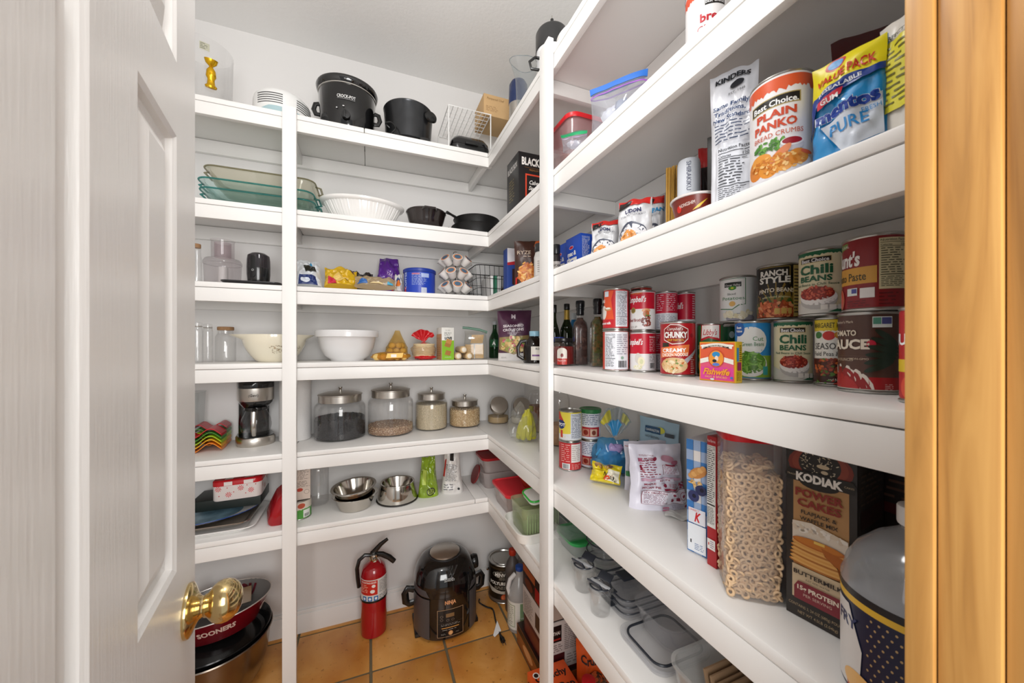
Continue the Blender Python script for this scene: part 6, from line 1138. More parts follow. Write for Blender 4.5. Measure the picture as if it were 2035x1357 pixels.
# right shelf A
X, Y, Z = rt(1030, .105)
t = thing('blender_cup', 'blender cup with navy top and silver lower half behind clear pitcher', 'cup', (X, Y, TA+.0003), face(X, Y))
hc = hh(163, Z)-TA
MB().lathe([(0, 0), (.040, 0), (.042, .004), (.042, hc*.62)], None, 36).build('silver_base', STEEL, t)
MB().lathe([(.042, hc*.62), (.043, hc*.63), (.040, hc*.93), (.032, hc*.985), (0, hc)], None, 36).build('navy_top', mat('#1c2f5c', .25), t)
X, Y, Z = rt(1045, .078); hc = hh(112, Z-.04)-TA
t = thing('clear_pitcher', 'tall clear plastic pitcher with flared spout near the right post', 'pitcher', (X, Y, TA+.0003), face(X, Y)+.3)
def pit(u, v):
    a = 2*pi*u; r = .034+.010*v; sp = max(0, cos(a-pi*1.05))**6*max(0, v-.75)*.10
    return ((r+sp)*cos(a), (r+sp)*sin(a), hc*v*(1+.0*u))
mb = MB(); mb.grid(pit, 40, 16); mb.add([(.034*cos(2*pi*i/24), .034*sin(2*pi*i/24), .002) for i in range(24)], [tuple(range(24))]); mb.build('clear_body', clear('#f2f5f6', .08, .03, '#d9dfe4'), t)
MB().tube([(pit(i/40, 1)) for i in range(40)], .0014, None, 5, True).build('rim', clear('#dfe4e6', .3, .05, '#c9ced2'), t)
X, Y, Z = rt(1097, .062); hc = hh(42, Z-.045)-TA
t = thing('blender', 'blender with black cap and spindle over white translucent body, by right post', 'appliance', (X, Y, TA+.0003), face(X, Y)+.2)
MB().lathe([(0, 0), (.044, 0), (.047, .004), (.050, hc*.30), (.052, hc*.58)], None, 40).build('white_body', mat('#dfe0e2', .25), t)
MB().lathe([(.0525, hc*.56), (.054, hc*.57), (.054, hc*.93), (.050, hc*.98), (.040, hc*1.0), (0, hc*1.0)], None, 40).build('black_cap', mat('#222223', .3), t)
MB().cyl(.0055, hc, hc+.045, BLACKP, 12).build('spindle', None, t); MB().cyl(.0015, hc+.045, hc+.058, None, 8).build('spindle_pin', STEEL, t)
MB().tube([(-.045, -.02, .020), (-.072, -.02, .022), (-.078, -.02, .045), (-.060, -.02, .060), (-.044, -.02, .058)], .0045, None, 8).build('clamp_handle', BLACKP, t)
t = thing('mixing_plate', 'shallow white plate with curved rim sticking out beside the blender', 'plate', (.585, .918, TA+.012), 0, rot=(0, radians(-8), 0))
MB().lathe([(0, 0), (.04, 0), (.075, .018), (.076, .020), (.04, .004), (0, .003)], None, 48).build('plate_body', WHITEC, t)
t = thing('steel_flask', 'polished steel kitchen piece at the top edge of the view', 'flask', (.545, .795, TA+.0003), 0)
MB().lathe([(0, 0), (.022, 0), (.024, .004), (.018, .03), (.012, .05), (.022, .07), (.024, .12), (.018, .14), (0, .142)], None, 28).build('steel_body', CHROME, t)
# ================================================================ SHELF B
def dish(label, cx_, cy_, z, w, d, h, m, grp, colr):
    t = thing('baking_dish', label, 'dish', (cx_, cy_, z), 0, grp)
    mb = MB(); loft(mb, [(w*.84, d*.80, .03, 0), (w*.86, d*.82, .032, .003), (w*.94, d*.94, .035, h-.006), (w, d, .04, h-.003), (w, d, .04, h), (w*.92, d*.92, .034, h-.001), (w*.84, d*.80, .03, .006)], None, True, True); mb.build('glass_body', m, t)
    MB().tube([(x, y, h-.001) for x, y in rbox_pts(w, d, .04)], .0030, None, 6, True).build('rim', colr, t)
    for s_ in (-1, 1): MB().tube([(s_*w*.49, -d*.2, h-.002), (s_*(w*.5+.014), -d*.15, h-.002), (s_*(w*.5+.014), d*.15, h-.002), (s_*w*.49, d*.2, h-.002)], .0045, None, 6, flat=.7).build('side_handle', colr, t)
cx_ = (bk(396, .10)[0]+bk(637, .10)[0])/2; wD = bk(637, .10)[0]-bk(396, .10)[0]-.03
TG = clear('#8fd0cc', .30, .04, '#4fb0ac'); SG = clear('#d4d0bc', .22, .04, '#a8a28a')
GT2 = clear('#f0f9f8', .035, .03, '#a8d4d0'); GS2 = clear('#f3f1e8', .05, .03, '#b4ae98')
dish('lowest teal glass baking dish in the stack of three', cx_, YB+.145, TB+.0003, wD, .235, .050, GT2, 'stacked glass baking dishes', TG)
dish('middle teal glass baking dish in the stack of three', cx_-.004, YB+.145, TB+.0350, wD, .235, .050, GT2, 'stacked glass baking dishes', TG)
dish('topmost smoky amber glass baking dish in the stack', cx_+.006, YB+.145, TB+.0780, wD*.97, .225, .055, GS2, 'stacked glass baking dishes', SG)
X, Y, Z = bk(722, .125); rw = dia(636, 810, Z)/2*.97
t = thing('casserole_dish', 'large white fluted oval casserole dish in the middle of its shelf', 'dish', (X, Y+.0, TB+.0003), .0)
MB().lathe([(0, 0), (rw*.62, 0), (rw*.66, .004), (rw*.80, .045), (rw*.90, .078)], None, 160, sy=.66, flute=64, famp=.012).build('fluted_body', WHITEC, t)
MB().lathe([(rw*.895, .077), (rw*.97, .080), (rw*1.0, .086), (rw*1.0, .092), (rw*.95, .092), (rw*.88, .080), (rw*.78, .045), (rw*.60, .008), (0, .006)], None, 96, sy=.66).build('rolled_rim', WHITEC, t)
X, Y, Z = bk(690, .255)
t = thing('casserole_cover', 'clear glass lid leaning on the wall behind white casserole dish', 'lid', (X+.03, YB+.125, TB+.094), 0, rot=(radians(28), radians(6), 0))
MB().lathe([(0, .022), (.05, .018), (.075, .008), (.085, .001), (.088, .002)], None, 48, sx=1.1, T=TM((0, .03, .004))).build('glass_disc', clear('#eef2f2', .15, .03, '#cfd6d6'), t)
X, Y, Z = bk(847, .115); rw = .088
t = thing('dutch_oven', 'black enamel bowl pot with small side handles, right of the casserole', 'pot', (X, Y, TB+.0003), .2)
MB().lathe([(0, 0), (rw*.60, 0), (rw*.66, .004), (rw*.88, .045), (rw*.98, .080), (rw*1.02, .084), (rw*1.01, .089), (rw*.95, .088), (rw*.84, .045), (rw*.6, .008), (0, .006)], None, 56).build('pot_body', mat('#231a18', .15, coat=.5), t)
for a in (-1.75, 1.4): MB().tube([(rw*.96*cos(a)-.03*sin(a), rw*.96*sin(a)+.03*cos(a), .076), (rw*1.18*cos(a)-.022*sin(a), rw*1.18*sin(a)+.022*cos(a), .080), (rw*1.18*cos(a)+.022*sin(a), rw*1.18*sin(a)-.022*cos(a), .080), (rw*.96*cos(a)+.03*sin(a), rw*.96*sin(a)-.03*cos(a), .076)], .005, None, 8).build('side_handle', mat('#231a18', .15, coat=.5), t)
X, Y, Z = bk(948, .13)
for i, lb in enumerate(['lower black cast iron skillet in the shelf corner', 'upper black cast iron skillet with its handle pointing left']):
    t = thing('skillet', lb, 'skillet', (X-.006+.004*i, Y+.003, TB+.0003+i*.037), 0, 'black skillets stacked in the corner')
    r_ = .118-.006*i
    MB().lathe([(0, 0), (r_*.80, 0), (r_*.86, .004), (r_*.97, .046), (r_, .050), (r_*.97, .051), (r_*.93, .046), (r_*.82, .030), (0, .028)], None, 56).build('pan_body', CASTI, t)
    a = radians(196) if i else radians(150)
    L_ = .050 if i else .02
    MB().tube([((r_*1.0+.003)*cos(a), (r_*1.0+.003)*sin(a), .047), ((r_+L_*.5)*cos(a), (r_+L_*.5)*sin(a), .054), ((r_+L_)*cos(a), (r_+L_)*sin(a), .060)], [.009, .0075, .011], None, 8, flat=.6).build('handle', CASTI, t)
# wine box
t = box_thing('wine_box', 'black boxed wine carton with white lettering and red framed label', 'box', (.612, 1.348, TB+.0003), 0, .160, .125, .232, '#151314')
w, d, h = .160, .125, .232
decal(t, S_front(d), [('t', 'BLACK BOX', .0, .198, .040, '#efeae4', {'w': .134, 'bold': .04}), ('r', -.055, .174, .06, .1747, '#a8743c'), ('t', 'PREMIUM WINES', 0, .166, .010, '#a8743c', {'w': .07}), ('r', -.052, .02, .062, .150, '#d9482c'), ('r', -.046, .026, .056, .144, '#171314'), ('e', .050, .148, .020, .020, '#8f8474'), ('e', .050, .148, .0175, .0175, '#171314'), ('t', '100', .05, .146, .012, '#a89c88'), ('t', 'Cabernet', .0, .118, .022, '#f0ece6', {'shear': .35, 'w': .070, 'bold': .02}), ('t', 'Sauvignon', .0, .096, .022, '#f0ece6', {'shear': .35, 'w': .078, 'bold': .02}), ('n', -.03, .04, .04, .08, 5, '#8a7a5c')], 'printed_front')
decal(t, S_left(w), [('t', 'BLACK BOX', .0, .19, .030, '#b9b6b2', {'w': .10, 'bold': .03}), ('n', -.035, .06, .02, .15, 8, '#7a6a3c')], 'printed_side')
# red lidded tub
t = thing('food_tub', 'deep clear tub with bright red lid, right of the post on the second shelf', 'container', (.612, 1.0, TB+.0003), 0)
tub(t, .155, .195, .150, taper=.9, r=.028, m=clear('#fbf3f3', .20, .12, '#f0e2e2'), lidcol='#c8141f', lidh=.014, rim=.003)
mb = MB(); blob(mb, -.02, .05, -.03, .042, .042, .05, mat('#b9938a', .5, vary=.3, vscale=30), 41); blob(mb, .03, .045, .03, .038, .040, .05, mat('#a8625c', .5, vary=.3, vscale=30), 43); mb.build('wrapped_contents', None, t)
# zip bags
def zipbag(name, label, X, Y, Z0, rz, w, h, d, colr, line, content, seed, tilt=0):
    t = thing(name, label, 'bag', (X, Y, Z0), 0, rot=(radians(tilt), 0, rz))
    def pf(u, v, s_):
        e_ = max(0, 1-abs(2*u-1)**3)**.6; tv = 1-(.95*max(0, (v-.35)/.65))**1.5 if v > .35 else 1
        n_ = noise.noise(Vector((u*4+seed, v*4, s_)))*.010
        return ((u-.5)*w*(1-.06*sin(pi*v)), s_*(d/2*e_*max(0, tv)+n_*e_*min(1, 3*(1-v)))+.004*sin(u*5+seed)*v, max(0, v*h))
    mb = MB(); mb.grid(lambda a, b: pf(a, b, -1), 18, 18); mb.grid(lambda a, b: pf(1-a, b, 1), 18, 18); mb.build('clear_film', clear('#f2f4f8', .22, .12, '#e6e8f0'), t, autos=False)
    mb = MB()
    for s_ in (-1, 1): mb.grid(lambda a, b: (lambda p: (p[0], p[1]+s_*.0012, p[2]))(pf(a, .88+.12*b, s_)), 18, 2)
    mb.build('zip_band', mat(colr, .35), t, autos=False)
    mb = MB()
    for s_ in (-1, 1): mb.grid(lambda a, b: (lambda p: (p[0], p[1]+s_*.0018, p[2]))(pf(a, .80+.025*b, s_)), 18, 1)
    mb.build('zip_line', mat(line, .35), t, autos=False)
    mb = MB(); rn = random.Random(seed)
    for i in range(7): blob(mb, rn.uniform(-w*.25, w*.25), rn.uniform(.25, .5)*h, rn.uniform(-d*.15, d*.15), w*.14, h*.16, d*.2, mat(rn.choice(content), .4), seed+i, 7)
    mb.build('contents', None, t)
    return t
X, Y, Z = rt(1232, .075)
zipbag('freezer_bag', 'clear zip bag with blue and purple closure, standing on the second shelf', X, Y+.005, TB+.0003, face(X, Y)-.22, .142, .138, .06, '#2f6fc8', '#a05cc0', ['#c9ccd6', '#e6e6ea', '#8f97a8', '#5a78a8'], 51, 4)
X, Y, Z = rt(1150, .030)
t = zipbag('freezer_bag', 'small zip bag with green closure lying in front of the red-lidded tub', X-.002, Y+.012, TB+.022, face(X, Y)-.1, .07, .05, .02, '#2aa86c', '#b9a0c8', ['#d9d4dc'], 61, 60)
def it_crumb(r, h): return [('r', -r*1.5, .004, r*1.5, h-.004, '#eceaea'), ('w', -r*1.5, h*.83, r*1.5, h*.95, .003, '#d9502c'), ('r', -r*.05, h*.69, r*1.0, h*.79, '#171412'), ('t', 'Best Choice', r*.45, h*.735, h*.075, '#ffffff', {'w': r*.95}), ('t', 'bread', r*.4, h*.55, h*.14, '#b9202c', {'bold': .03}), ('t', 'CRUMBS', r*.4, h*.42, h*.10, '#b9202c', {}), ('s', 0, h*.15, r, h*.12, 40, r*.14, ['#d99a4c', '#c9803a', '#5a8a34'], .6)]
can('bread crumb canister with ragged orange band, high on the second shelf', 1362, 1444, 6, 'r', .095, 'B', '#eceaea', it_crumb, grp_cat='canister', h=.150)
X, Y, Z = rt(1364, .17)
pouch('snack_packet', 'red packet edge visible behind the bread crumb canister', 'packet', (X, Y, TB+.0003), face(X, Y), .07, .12, .03, '#b9141f', 71, items=[('e', .01, .06, .015, .02, '#1a1416')])
# ================================================================ SHELF C RIGHT
TBLUE = '#1c4fc0'
def macbox(label, X, Y, rz=-pi/2):
    t = box_thing('pasta_box', label, 'box', (X, Y, TC+.0003), rz, .092, .038, .132, TBLUE, .001, 'blue macaroni boxes')
    decal(t, S_front(.038), [('e', -.010, .098, .014, .006, '#d9d4e6'), ('e', -.010, .098, .012, .0045, '#c8203c'), ('t', 'mac &', -.006, .078, .020, '#f5f3ee', {'bold': .05}), ('t', 'cheese', -.006, .060, .022, '#f5f3ee', {'bold': .05}), ('e', -.004, .040, .016, .012, '#f0b43c'), ('e', -.004, .045, .013, .010, TBLUE), ('s', .012, .006, .03, .010, 20, .006, ['#f2c63c', '#e6a82c'], .6)], 'printed_front')
    decal(t, S_right(.092), nutri(-.016, .01, .016, .125, '#e6eaf4', '#2a5cc8'), 'printed_side')
    return t
X1, Y1, _ = rt(1154.5, .12); X0, Y0, _ = rt(1124, .12)
macbox('nearest blue macaroni box with its nutrition side showing', X1+.019, (Y1+Y0)/2)
macbox('blue macaroni box tucked directly behind the nearest one', X1+.019+.040, (Y1+Y0)/2-.002)
macbox('blue macaroni box farthest left, half hidden beside the post', X1+.030, (Y1+Y0)/2+.097)
WUD = mat('#dcdde0', .28, coat=.3)
def udon(label, p1, p2, yt, d_, seed, word, wcol, blueb=False):
    X, Y, Z = rt((p1+p2)/2, d_); w = dia(p1, p2, Z)*1.12; h = hh(yt, Z)-TC
    return pouch('noodle_packet', label, 'packet', (X, Y, TC+.0003), face(X, Y)-.25, w, h, .05, '#dcdde0', seed, group='udon noodle packets', m=WUD, crump=.7, bulge=.45, topw=.9, seamcol=None,
      items=[('p', [(-w*.46, h*.86), (w*.46, h*.86), (w*.48, h*.995), (-w*.48, h*.995)], '#c8241e'), ('p', [(-w*.44, h*.78), (-w*.12, h*.84), (-w*.05, h*.95), (-w*.44, h*.95)], '#1d1a1a'), ('t', word, w*.02, h*.73, h*.11, wcol, {'bold': .04, 'rot': .12}), ('t', 'STIR-FRY NOODLES', w*.03, h*.64, h*.055, '#5a5a66', {'w': w*.7, 'rot': .12}),
             ('e', 0, h*.30, w*.40, h*.20, '#4a4f60'), ('e', .002, h*.28, w*.37, h*.18, '#e0dfe2'), ('e', -w*.08, h*.20, w*.24, h*.15, '#e09a54'), ('s', -w*.08, h*.2, w*.22, h*.13, 24, w*.05, ['#e8a860', '#f0c088', '#c97a34'], .4)])
udon('udon packet with orange-tinted top, nearest the blue macaroni boxes', 1175, 1232, 440, .085, 81, 'UDON', '#2a2f5c')
udon('largest udon packet standing in the middle of the three', 1228, 1296, 398, .085, 82, 'UDON', '#2a2f5c')
udon('udon packet with blue lettering beside the spaghetti', 1288, 1322, 392, .16, 83, 'JAPAN', '#1f8fc8')
X, Y, Z = rt(1339, .14); h_ = hh(333, Z)-TC
t = thing('spaghetti_bundle', 'upright bundle of dry golden spaghetti', 'pasta', (X, Y, TC+.0003), face(X, Y)); rn = random.Random(3)
mb = MB()
for i in range(70):
    a = rn.random()*2*pi; q = sqrt(rn.random()); x, y = .018*q*cos(a), .014*q*sin(a); mb.tube([(x, y, 0), (x*1.05+.001, y*1.05, h_*rn.uniform(.965, 1.0))], .0016, None, 5)
o = mb.build('spaghetti_strands', mat('#c99a3c', .35), t); o['kind'] = 'stuff'
X, Y, Z = rt(1369, .115); h_ = hh(318, Z)-TC
t = thing('noodle_roll', 'white paper cylinder with small dark print, right of the spaghetti', 'package', (X, Y, TC+.0003), face(X, Y), None)
MB().lathe([(0, 0), (.020, 0), (.022, .003), (.022, h_-.012), (.020, h_-.004), (.012, h_), (0, h_-.002)], None, 28).build('paper_wrap', mat('#dde2ea', .4), t)
decal(t, S_cyl(.022), [('t', 'SHIRAKIKU', .0, h_*.74, .012, '#5a6078', {'rot': -1.57}), ('t', 'HIYAMUGI', .008, h_*.35, .007, '#8a90a4', {'rot': -1.57})])
X, Y, Z = rt(1380, .062); 
t = thing('noodle_bowl', 'brown instant noodle bowl with pale rim', 'bowl', (X, Y, TC+.0003), face(X, Y)); r_ = dia(1331, 1432, Z)/2*.98; h_ = hh(397, Z)-TC
MB().lathe([(0, 0), (r_*.7, 0), (r_*.74, .003), (r_*.95, h_*.92)], None, 48).build('bowl_body', mat('#7a2a1e', .3), t)
MB().lathe([(r_*.94, h_*.90), (r_, h_*.91), (r_*1.01, h_*.96), (r_*.97, h_), (r_*.9, h_), (0, h_*.99)], None, 48).build('lid_film', mat('#e0dad8', .35), t)
decal(t, lambda u, v, o: ((r_*(.74+.21*v/h_)+o)*sin(u/r_), -(r_*(.74+.21*v/h_)+o)*cos(u/r_), v), [('t', 'NONGSHIM', -r_*.35, h_*.62, h_*.18, '#f0e4dc', {'w': r_*.75, 'rot': .1}), ('e', -r_*.78, h_*.5, .006, .006, '#c8281e'), ('p', [(-r_*.1, h_*.35), (r_*.2, h_*.55), (r_*.6, h_*.75), (r_*.25, h_*.45)], '#e6c23c')])
X, Y, Z = rt(1424, .17)
pouch('seasoning_packet', 'small glossy red packet behind the brown noodle bowl', 'packet', (X, Y+.012, TC+.0003), face(X, Y), .05, .195, .02, '#b9181c', 91, m=mat('#c01c1e', .22, coat=.4), items=[('r', -.02, .06, .02, .15, '#241614')])
X, Y, Z = rt(1441, .105); h_ = hh(268, Z)-TC
t = box_thing('noodle_box', 'slim black noodle carton with yellow vertical lettering', 'box', (X+.004, Y+.008, TC+.0003), face(X, Y)-.3, .040, .040, h_, '#1f1c1a')
decal(t, S_front(.040), [('t', 'NOODLES', .0, h_*.62, .026, '#e6c03c', {'rot': -1.57, 'bold': .03, 'sx': .85}), ('r', -.012, h_*.05, -.004, h_*.3, '#c9c6c0'), ('n', .0, h_*.05, .016, h_*.3, 12, '#c9c6c0'), ('p', [(.010, 0), (.0195, 0), (.0195, h_*.25)], '#d97a2c')])
X, Y, Z = rt(1466, .050); h_ = hh(128, Z)-TC; w_ = .066
pouch('mix_pouch', 'tall white pouch with black text panel, left of the panko canister', 'bag', (X+.004, Y+.01, TC+.0003), face(X, Y)-.12, w_, h_, .030, '#dfe1e8', 95, m=mat('#e3e5ec', .3, coat=.2), crump=.6, bulge=.4, topw=1.05,
   items=[('t', 'KINDERS', 0, h_*.93, .012, '#22252c', {'bold': .04}), ('e', .006, h_*.865, .010, .006, '#22252c'), ('t', 'EST. 1946', .006, h_*.81, .006, '#22252c'), ('t', 'Same Family', -.002, h_*.73, .010, '#27406c', {'w': w_*.78, 'bold': .03}), ('t', 'Traditions,', -.004, h_*.68, .010, '#27406c', {'w': w_*.68, 'bold': .03}), ('t', 'New Standards', -.0, h_*.63, .010, '#27406c', {'w': w_*.85, 'bold': .03}), ('n', -w_*.38, h_*.46, w_*.42, h_*.60, 6, '#2a3a5c', 1.2)]+nutri(-w_*.34, h_*.03, w_*.40, h_*.43, '#1c1f28', '#dfe2ea'))
def it_panko(r, h): return [('r', -r*1.55, .003, r*1.55, h-.003, '#efedee'), ('w', -r*1.55, h*.84, r*1.55, h*.955, .0035, '#dd5a2c'), ('p', [(-r*.98, h*.69), (r*.66, h*.70), (r*.66, h*.80), (-r*.98, h*.79)], '#b9a466'), ('p', [(-r*.95, h*.70), (r*.62, h*.71), (r*.62, h*.79), (-r*.95, h*.78)], '#17130f'), ('t', 'Best Choice.', -r*.14, h*.735, h*.075, '#ffffff', {'w': r*1.45, 'bold': .025}),
    ('t', 'PLAIN', -r*.10, h*.635, h*.095, '#cf4a28', {'w': r*1.25, 'bold': .04}), ('t', 'PANKO', -r*.14, h*.535, h*.10, '#cf4a28', {'w': r*1.35, 'bold': .04}), ('t', 'BREAD CRUMBS', -r*.05, h*.445, h*.062, '#c9552f', {'w': r*1.55, 'bold': .0}), ('s', -r*.25, h*.345, r*.55, h*.05, 60, r*.09, ['#4f8a34', '#6faa4a', '#3c6f28'], .5),
    ('e', r*.38, h*.315, r*.36, h*.055, '#cfcdd4'), ('e', r*.38, h*.345, r*.34, h*.04, '#f2f0f2'), ('e', r*.38, h*.35, r*.29, h*.03, '#a01c2c'), ('e', -r*.0, h*.12, r*1.15, h*.12, '#e3e2e8'), ('e', -r*.75, h*.17, r*.32, h*.10, '#d9822c'), ('e', -r*.30, h*.15, r*.32, h*.095, '#e0912f'), ('e', r*.14, h*.17, r*.30, h*.085, '#e8a044'), ('e', r*.55, h*.20, r*.32, h*.07, '#dd8c34'), ('e', -r*.55, h*.24, r*.34, h*.055, '#e59a3c'), ('e', r*.05, h*.25, r*.40, h*.035, '#e58a5c', .8), ('e', r*.8, h*.235, r*.2, h*.018, '#d9603c', -.3),
    ('s', -r*.1, h*.17, r*.85, h*.08, 70, r*.07, ['#f0b45c', '#d98a30', '#c9741f', '#f2c47c'], .6)]
t = can('tall white panko bread crumb canister with orange band', 1488, 1617, 148, 'r', .055, 'C', '#efedee', it_panko, grp_cat='canister', h=.150, rz=-4)
X, Y, Z = rt(1688, .045); w_ = .074; h_ = .136
pouch('gum_pouch', 'shiny blue and yellow gum pouch with big lettering', 'bag', (X+.006, Y+.004, TC+.0003), face(X, Y)-.30, w_, h_, .030, '#2f9ad9', 99, m=mat('#2b93d4', .18, coat=.5), crump=.5, bulge=.5, topw=.96,
   items=[('p', [(-w_*.5, h_*.66), (w_*.5, h_*.70), (w_*.5, h_*1.0), (-w_*.5, h_*1.0)], '#eadb1e'), ('e', -w_*.15, h_*.945, w_*.15, h_*.055, '#c8403c'), ('e', -w_*.15, h_*.945, w_*.11, h_*.04, '#3a8fd0'), ('p', [(-w_*.5, h_*.60), (w_*.5, h_*.70), (w_*.5, h_*.76), (0, h_*.75), (-w_*.5, h_*.67)], '#173a8c'), ('t', 'VALUE PACK', .0, h_*.82, h_*.115, '#c8321e', {'w': w_*.80, 'bold': .03, 'rot': .08}), ('t', 'RESEALABLE', -.004, h_*.695, h_*.05, '#e9eef6', {'w': w_*.6, 'bold': .02, 'rot': .12}),
          ('p', [(-w_*.5, h_*.3), (-w_*.5, h_*.60), (-w_*.35, h_*.62)], '#173a8c'), ('p', [(-w_*.36, h_*.54), (-w_*.02, h_*.60), (w_*.0, h_*.665), (-w_*.36, h_*.615)], '#d93a4c'), ('t', 'GUM', -w_*.18, h_*.595, h_*.065, '#f6f2f2', {'w': w_*.26, 'bold': .03, 'rot': .1}), ('p', [(-w_*.30, h_*.36), (w_*.48, h_*.50), (w_*.48, h_*.15), (w_*.0, h_*.08)], '#d4dce8'), ('t', 'mentos', .003, h_*.475, h_*.15, '#e9edf4', {'w': w_*.86, 'bold': .07, 'rot': .12}), ('t', 'mentos', .003, h_*.475, h_*.15, '#1c3f9c', {'w': w_*.84, 'bold': .05, 'rot': .12}),
          ('t', 'PURE', .006, h_*.31, h_*.15, '#2f8fd4', {'w': w_*.5, 'bold': .01, 'rot': .12}), ('t', 'FRESH', w_*.36, h_*.39, h_*.06, '#2f8fd4', {'w': w_*.22, 'rot': .12})])
X, Y, Z = rt(1715, .135); 
pouch('snack_pouch', 'tall dark maroon pouch standing behind the gum pouch', 'bag', (X+.02, Y-.012, TC+.0003), face(X, Y)+.2, .105, .22, .035, '#4a1216', 101, m=mat('#50141a', .2, coat=.5), crump=.5, lean=.05)
X, Y, Z = rt(1780, .055); h_ = .150
pouch('recipe_pouch', 'yellow and white pouch panel with small text beside the wooden casing', 'bag', (X+.008, Y-.006, TC+.0003), face(X, Y)-.55, .050, h_, .018, '#dcd6cc', 103, crump=.3, items=[('r', -.020, h_*.28, .022, h_*.83, '#d9cf34'), ('t', 'PERFECT WITH', .001, h_*.86, .006, '#3c3a22', {'w': .040, 'bold': .03}), ('n', -.018, h_*.32, .020, h_*.80, 11, '#6a6420')])
X, Y, Z = rt(1800, .022)
pouch('snack_pouch', 'dark green pouch edge next to the wooden casing', 'bag', (X+.010, Y-.012, TC+.0003), face(X, Y)-.8, .035, .15, .016, '#1f3320', 105, m=mat('#22361f', .25, coat=.4), crump=.5)
# left of the post on C right
X, Y, Z = rt(1008, .050); h_ = hh(492, Z)-TC
t = box_thing('tea_box', 'blue and red carton to the left of the brown coffee pouch', 'box', (X+.045, Y+.03, TC+.0003), 0, .085, .05, h_, '#26438f')
decal(t, S_front(.05), [('r', -.0425, h_*.66, .0425, h_, '#e3dfe4'), ('p', [(-.0425, h_*.62), (.0425, h_*.68), (.0425, h_*.78), (-.0425, h_*.68)], '#b92a34'), ('r', -.02, h_*.2, .04, h_*.55, '#3a1f18')])
X, Y, Z = rt(1040, .060); h_ = hh(480, Z)-TC; w_ = .098
pouch('coffee_pouch', 'dark brown mushroom coffee pouch with big orange mushroom', 'bag', (X+.010, Y-.01, TC+.0003), face(X, Y)+.05, w_, h_, .05, '#3a1d14', 107, m=mat('#3d2016', .35), crump=.3, bulge=.4,
   items=[('t', 'RYZE', -w_*.12, h_*.73, h_*.12, '#c9b4a0', {'w': w_*.56}), ('n', -w_*.15, h_*.62, w_*.3, h_*.66, 1, '#b9a08c'), ('e', 0, h_*.27, w_*.36, h_*.22, '#d98a3c'), ('s', 0, h_*.28, w_*.36, h_*.24, 60, w_*.10, ['#e8a850', '#c9702a', '#f0c078', '#b9602a'], .35), ('p', [(w_*.28, h_*.86), (w_*.5, h_*.86), (w_*.5, h_*1.0), (w_*.35, h_*.98)], '#c8602c'), ('r', -w_*.46, h_*.02, -w_*.40, h_*.2, '#b9241e')])
X, Y, Z = rt(1078, .060)
t, r_, h_ = bottle('powder_jar', 'clear ribbed powder jar with black lid, just left of the right post', 1061, 1095, 486, 'r', .045, 'C', [(.96, 0), (1, .03), (1, .62), (.9, .70), (.86, .74), (.86, .78)], mat('#c9c6c2', .35), None, ('#232324', .92, .76))
decal(t, S_cyl(r_*1.005), [('r', -r_*.9, h_*.08, r_*1.2, h_*.60, '#d6d2ce'), ('n', -r_*.6, h_*.15, r_*.9, h_*.50, 6, '#8a8480')])
t, r_, h_ = bottle('pepper_jar', 'small dark pepper jar with black lid, just right of the right post', 1096, 1114, 487, 'r', .09, 'C', [(.96, 0), (1, .03), (1, .62), (.9, .70)], mat('#2a2320', .3), None, ('#1c1c1c', .92, .72))
decal(t, S_cyl(r_*1.005), [('r', -r_*1.3, h_*.15, r_*1.3, h_*.50, '#b9b2ac'), ('t', 'POWDER', -.005, h_*.38, .011, '#2a2422', {'bold': .02})])
# ================================================================ SHELF C BACK
t, r_, h_, X, Y = gjar('slim clear bottle with cork stopper, far left of the third shelf', 380, 402, 482, 'b', .10, 'C', None, 0, 'cork', name='cork_bottle', cat='bottle', prof=[(1, 0), (1, .60), (.9, .68), (.82, .72), (.82, .93)], h=.150)
X, Y, Z = bk(443, .13); r_ = dia(405, 482, Z)/2
t = thing('food_processor', 'smoky clear food processor bowl with tall feed chute', 'appliance', (X, Y, TC+.0003), face(X, Y))
FPm = clear('#f4f2f3', .06, .04, '#d4ced2')
MB().lathe([(0, 0), (r_*.9, 0), (r_*.95, .004), (r_, .085), (r_*1.02, .088)], None, 48).build('bowl_body', FPm, t)
MB().lathe([(r_*1.03, .084), (r_*1.03, .094), (r_*.94, .104), (r_*.70, .108), (r_*.63, .110)], None, 48).build('bowl_cover', FPm, t)
MB().lathe([(r_*.56, .108), (r_*.56, .170), (r_*.59, .176), (r_*.60, .178)], None, 40, sx=1.1).build('feed_chute', FPm, t)
MB().cyl(.016, .002, .075, None, 24, .002).build('white_hub', mat('#d9d5d2', .4), t)
MB().lathe([(r_*.50, .112), (r_*.50, .168)], None, 28, sx=.9).build('pusher', clear('#f0e8ea', .12, .05, '#d9ccd0'), t)
X, Y, Z = bk(514, .14); r_ = dia(490, 538, Z)/2; hc = hh(498, Z-.04)-TC
t = thing('coffee_grinder', 'small black coffee grinder with smoky clear top', 'appliance', (X, Y, TC+.0003), face(X, Y))
MB().lathe([(0, 0), (r_*.82, 0), (r_*.88, .004), (r_*1.0, hc*.40), (r_*1.0, hc*.56)], None, 40).build('black_base', mat('#131313', .2, coat=.4), t)
MB().lathe([(r_*1.0, hc*.56), (r_*.98, hc*.80), (r_*.92, hc*.92), (r_*.6, hc*.985), (0, hc)], None, 40, T=None).build('smoky_top', clear('#8a8588', .30, .04, '#5f5a5e'), t)
